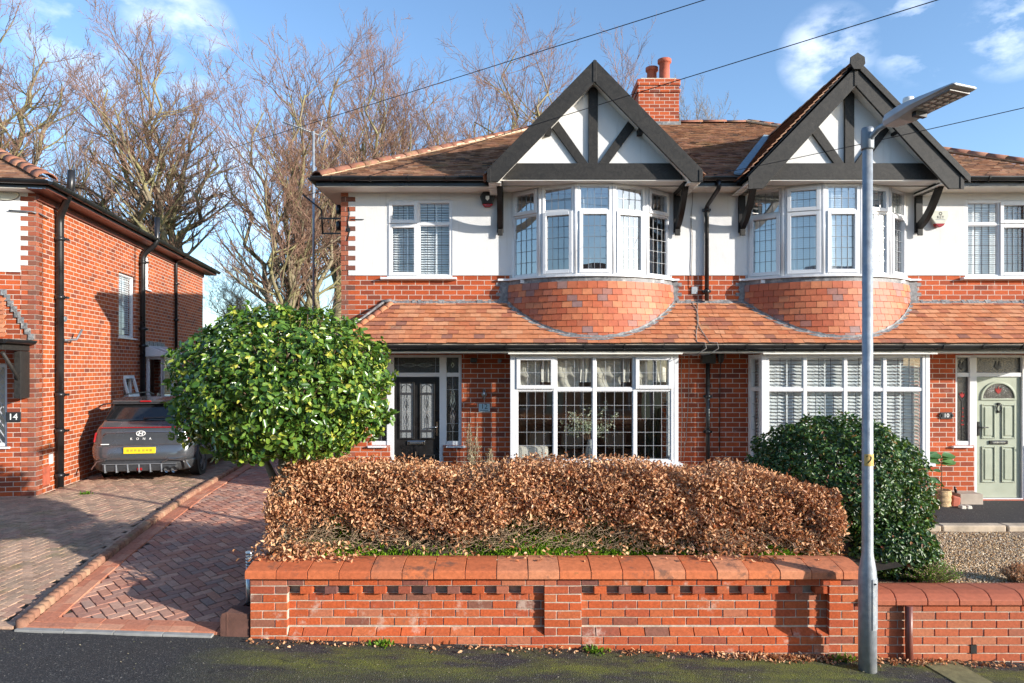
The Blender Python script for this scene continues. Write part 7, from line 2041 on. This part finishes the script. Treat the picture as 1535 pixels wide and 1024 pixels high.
SUN_EL, SUN_AZ = R(15.5), R(118.5)     # azimuth clockwise from +Y (towards the houses)
w = bpy.data.worlds.new('World'); scene.world = w; w.use_nodes = True
nt = w.node_tree; nt.nodes.clear()
def WN(t, **k):
    n = nt.nodes.new('ShaderNode'+t)
    for a, v in k.items(): setattr(n, a, v)
    return n
sky = WN('TexSky', sky_type='NISHITA', sun_disc=False, sun_elevation=SUN_EL, sun_rotation=SUN_AZ, altitude=50, air_density=1.0, dust_density=.6, ozone_density=3.2)
tc = WN('TexCoord'); bg = WN('Background'); out = WN('OutputWorld')
def cloud_mask(dirv, rad, thr, sc, seed):
    d = Vector(dirv).normalized()
    dot = WN('VectorMath', operation='DOT_PRODUCT'); nt.links.new(tc.outputs['Generated'], dot.inputs[0]); dot.inputs[1].default_value = d
    mr = WN('MapRange'); nt.links.new(dot.outputs['Value'], mr.inputs[0]); mr.inputs[1].default_value = math.cos(rad); mr.inputs[2].default_value = math.cos(rad*.25)
    mp = WN('Mapping'); nt.links.new(tc.outputs['Generated'], mp.inputs[0]); mp.inputs['Location'].default_value = (seed, seed*.7, 0); mp.inputs['Scale'].default_value = (1, 1, 2.0); mp.inputs['Rotation'].default_value = (0, R(-18), 0)
    nz = WN('TexNoise'); nt.links.new(mp.outputs[0], nz.inputs['Vector']); nz.inputs['Scale'].default_value = sc; nz.inputs['Detail'].default_value = 8; nz.inputs['Roughness'].default_value = .58
    m2 = WN('MapRange'); nt.links.new(nz.outputs['Fac'], m2.inputs[0]); m2.inputs[1].default_value = thr; m2.inputs[2].default_value = thr+.20
    mu = WN('Math', operation='MULTIPLY'); nt.links.new(mr.outputs[0], mu.inputs[0]); nt.links.new(m2.outputs[0], mu.inputs[1])
    return mu.outputs[0]
def pd(px, py): return (px-CX, F, HY-py)
masks = [cloud_mask(pd(150, 15), .10, .48, 7, 1.3), cloud_mask(pd(270, 55), .07, .46, 9, 2.1), cloud_mask(pd(1400, 30), .075, .52, 11, 3.4), cloud_mask(pd(1240, 80), .06, .47, 11, 5.2), cloud_mask(pd(1520, 45), .055, .42, 11, 7.7), cloud_mask(pd(340, 250), .16, .50, 5, 6.1)]
acc = masks[0]
for m_ in masks[1:]:
    a = WN('Math', operation='MAXIMUM'); nt.links.new(acc, a.inputs[0]); nt.links.new(m_, a.inputs[1]); acc = a.outputs[0]
k = WN('Math', operation='MULTIPLY'); nt.links.new(acc, k.inputs[0]); k.inputs[1].default_value = .52
mix = WN('Mix', data_type='RGBA'); nt.links.new(k.outputs[0], mix.inputs[0]); nt.links.new(sky.outputs[0], mix.inputs[6]); mix.inputs[7].default_value = (6.6, 6.9, 7.6, 1)
nt.links.new(mix.outputs[2], bg.inputs[0]); bg.inputs[1].default_value = .15; nt.links.new(bg.outputs[0], out.inputs[0])
sun = bpy.data.lights.new('sun', 'SUN'); sun.energy = 4.1; sun.angle = R(.5); sun.color = (1, .94, .85)
so_ = bpy.data.objects.new('sun', sun); COL.objects.link(so_)
sd = Vector((math.sin(SUN_AZ)*math.cos(SUN_EL), math.cos(SUN_AZ)*math.cos(SUN_EL), math.sin(SUN_EL)))
so_.rotation_euler = sd.to_track_quat('Z', 'Y').to_euler(); so_.location = (20, -20, 30)
cam = bpy.data.cameras.new('camera'); co_ = bpy.data.objects.new('camera', cam); COL.objects.link(co_)
co_.location = (0, 0, CZ); co_.rotation_euler = (R(90), 0, 0); cam.sensor_width = 36; cam.lens = 36*F/1535; cam.shift_y = (HY-512)/1535; cam.shift_x = 0
cam.clip_end = 3000; cam.clip_start = .1; scene.camera = co_
vs = scene.view_settings; vs.view_transform = 'Standard'; vs.look = 'None'; vs.exposure = 1.04; vs.gamma = 1
scene.cycles.max_bounces = 8; scene.cycles.transparent_max_bounces = 24

GR = {'weed': 'weeds along the wall foot', 'clog': 'pair of clogs', 'cushion': 'cushions on the sofa', 'telephone_wire': 'overhead wires', 'brick_house_far': 'houses across the street'}
for o in scene.objects:
    if o.parent is None:
        k = o.name.split('.')[0]
        if k in GR: o['group'] = GR[k]
        if 'across the street' in str(o.get('label', '')): o['group'] = 'houses across the street'
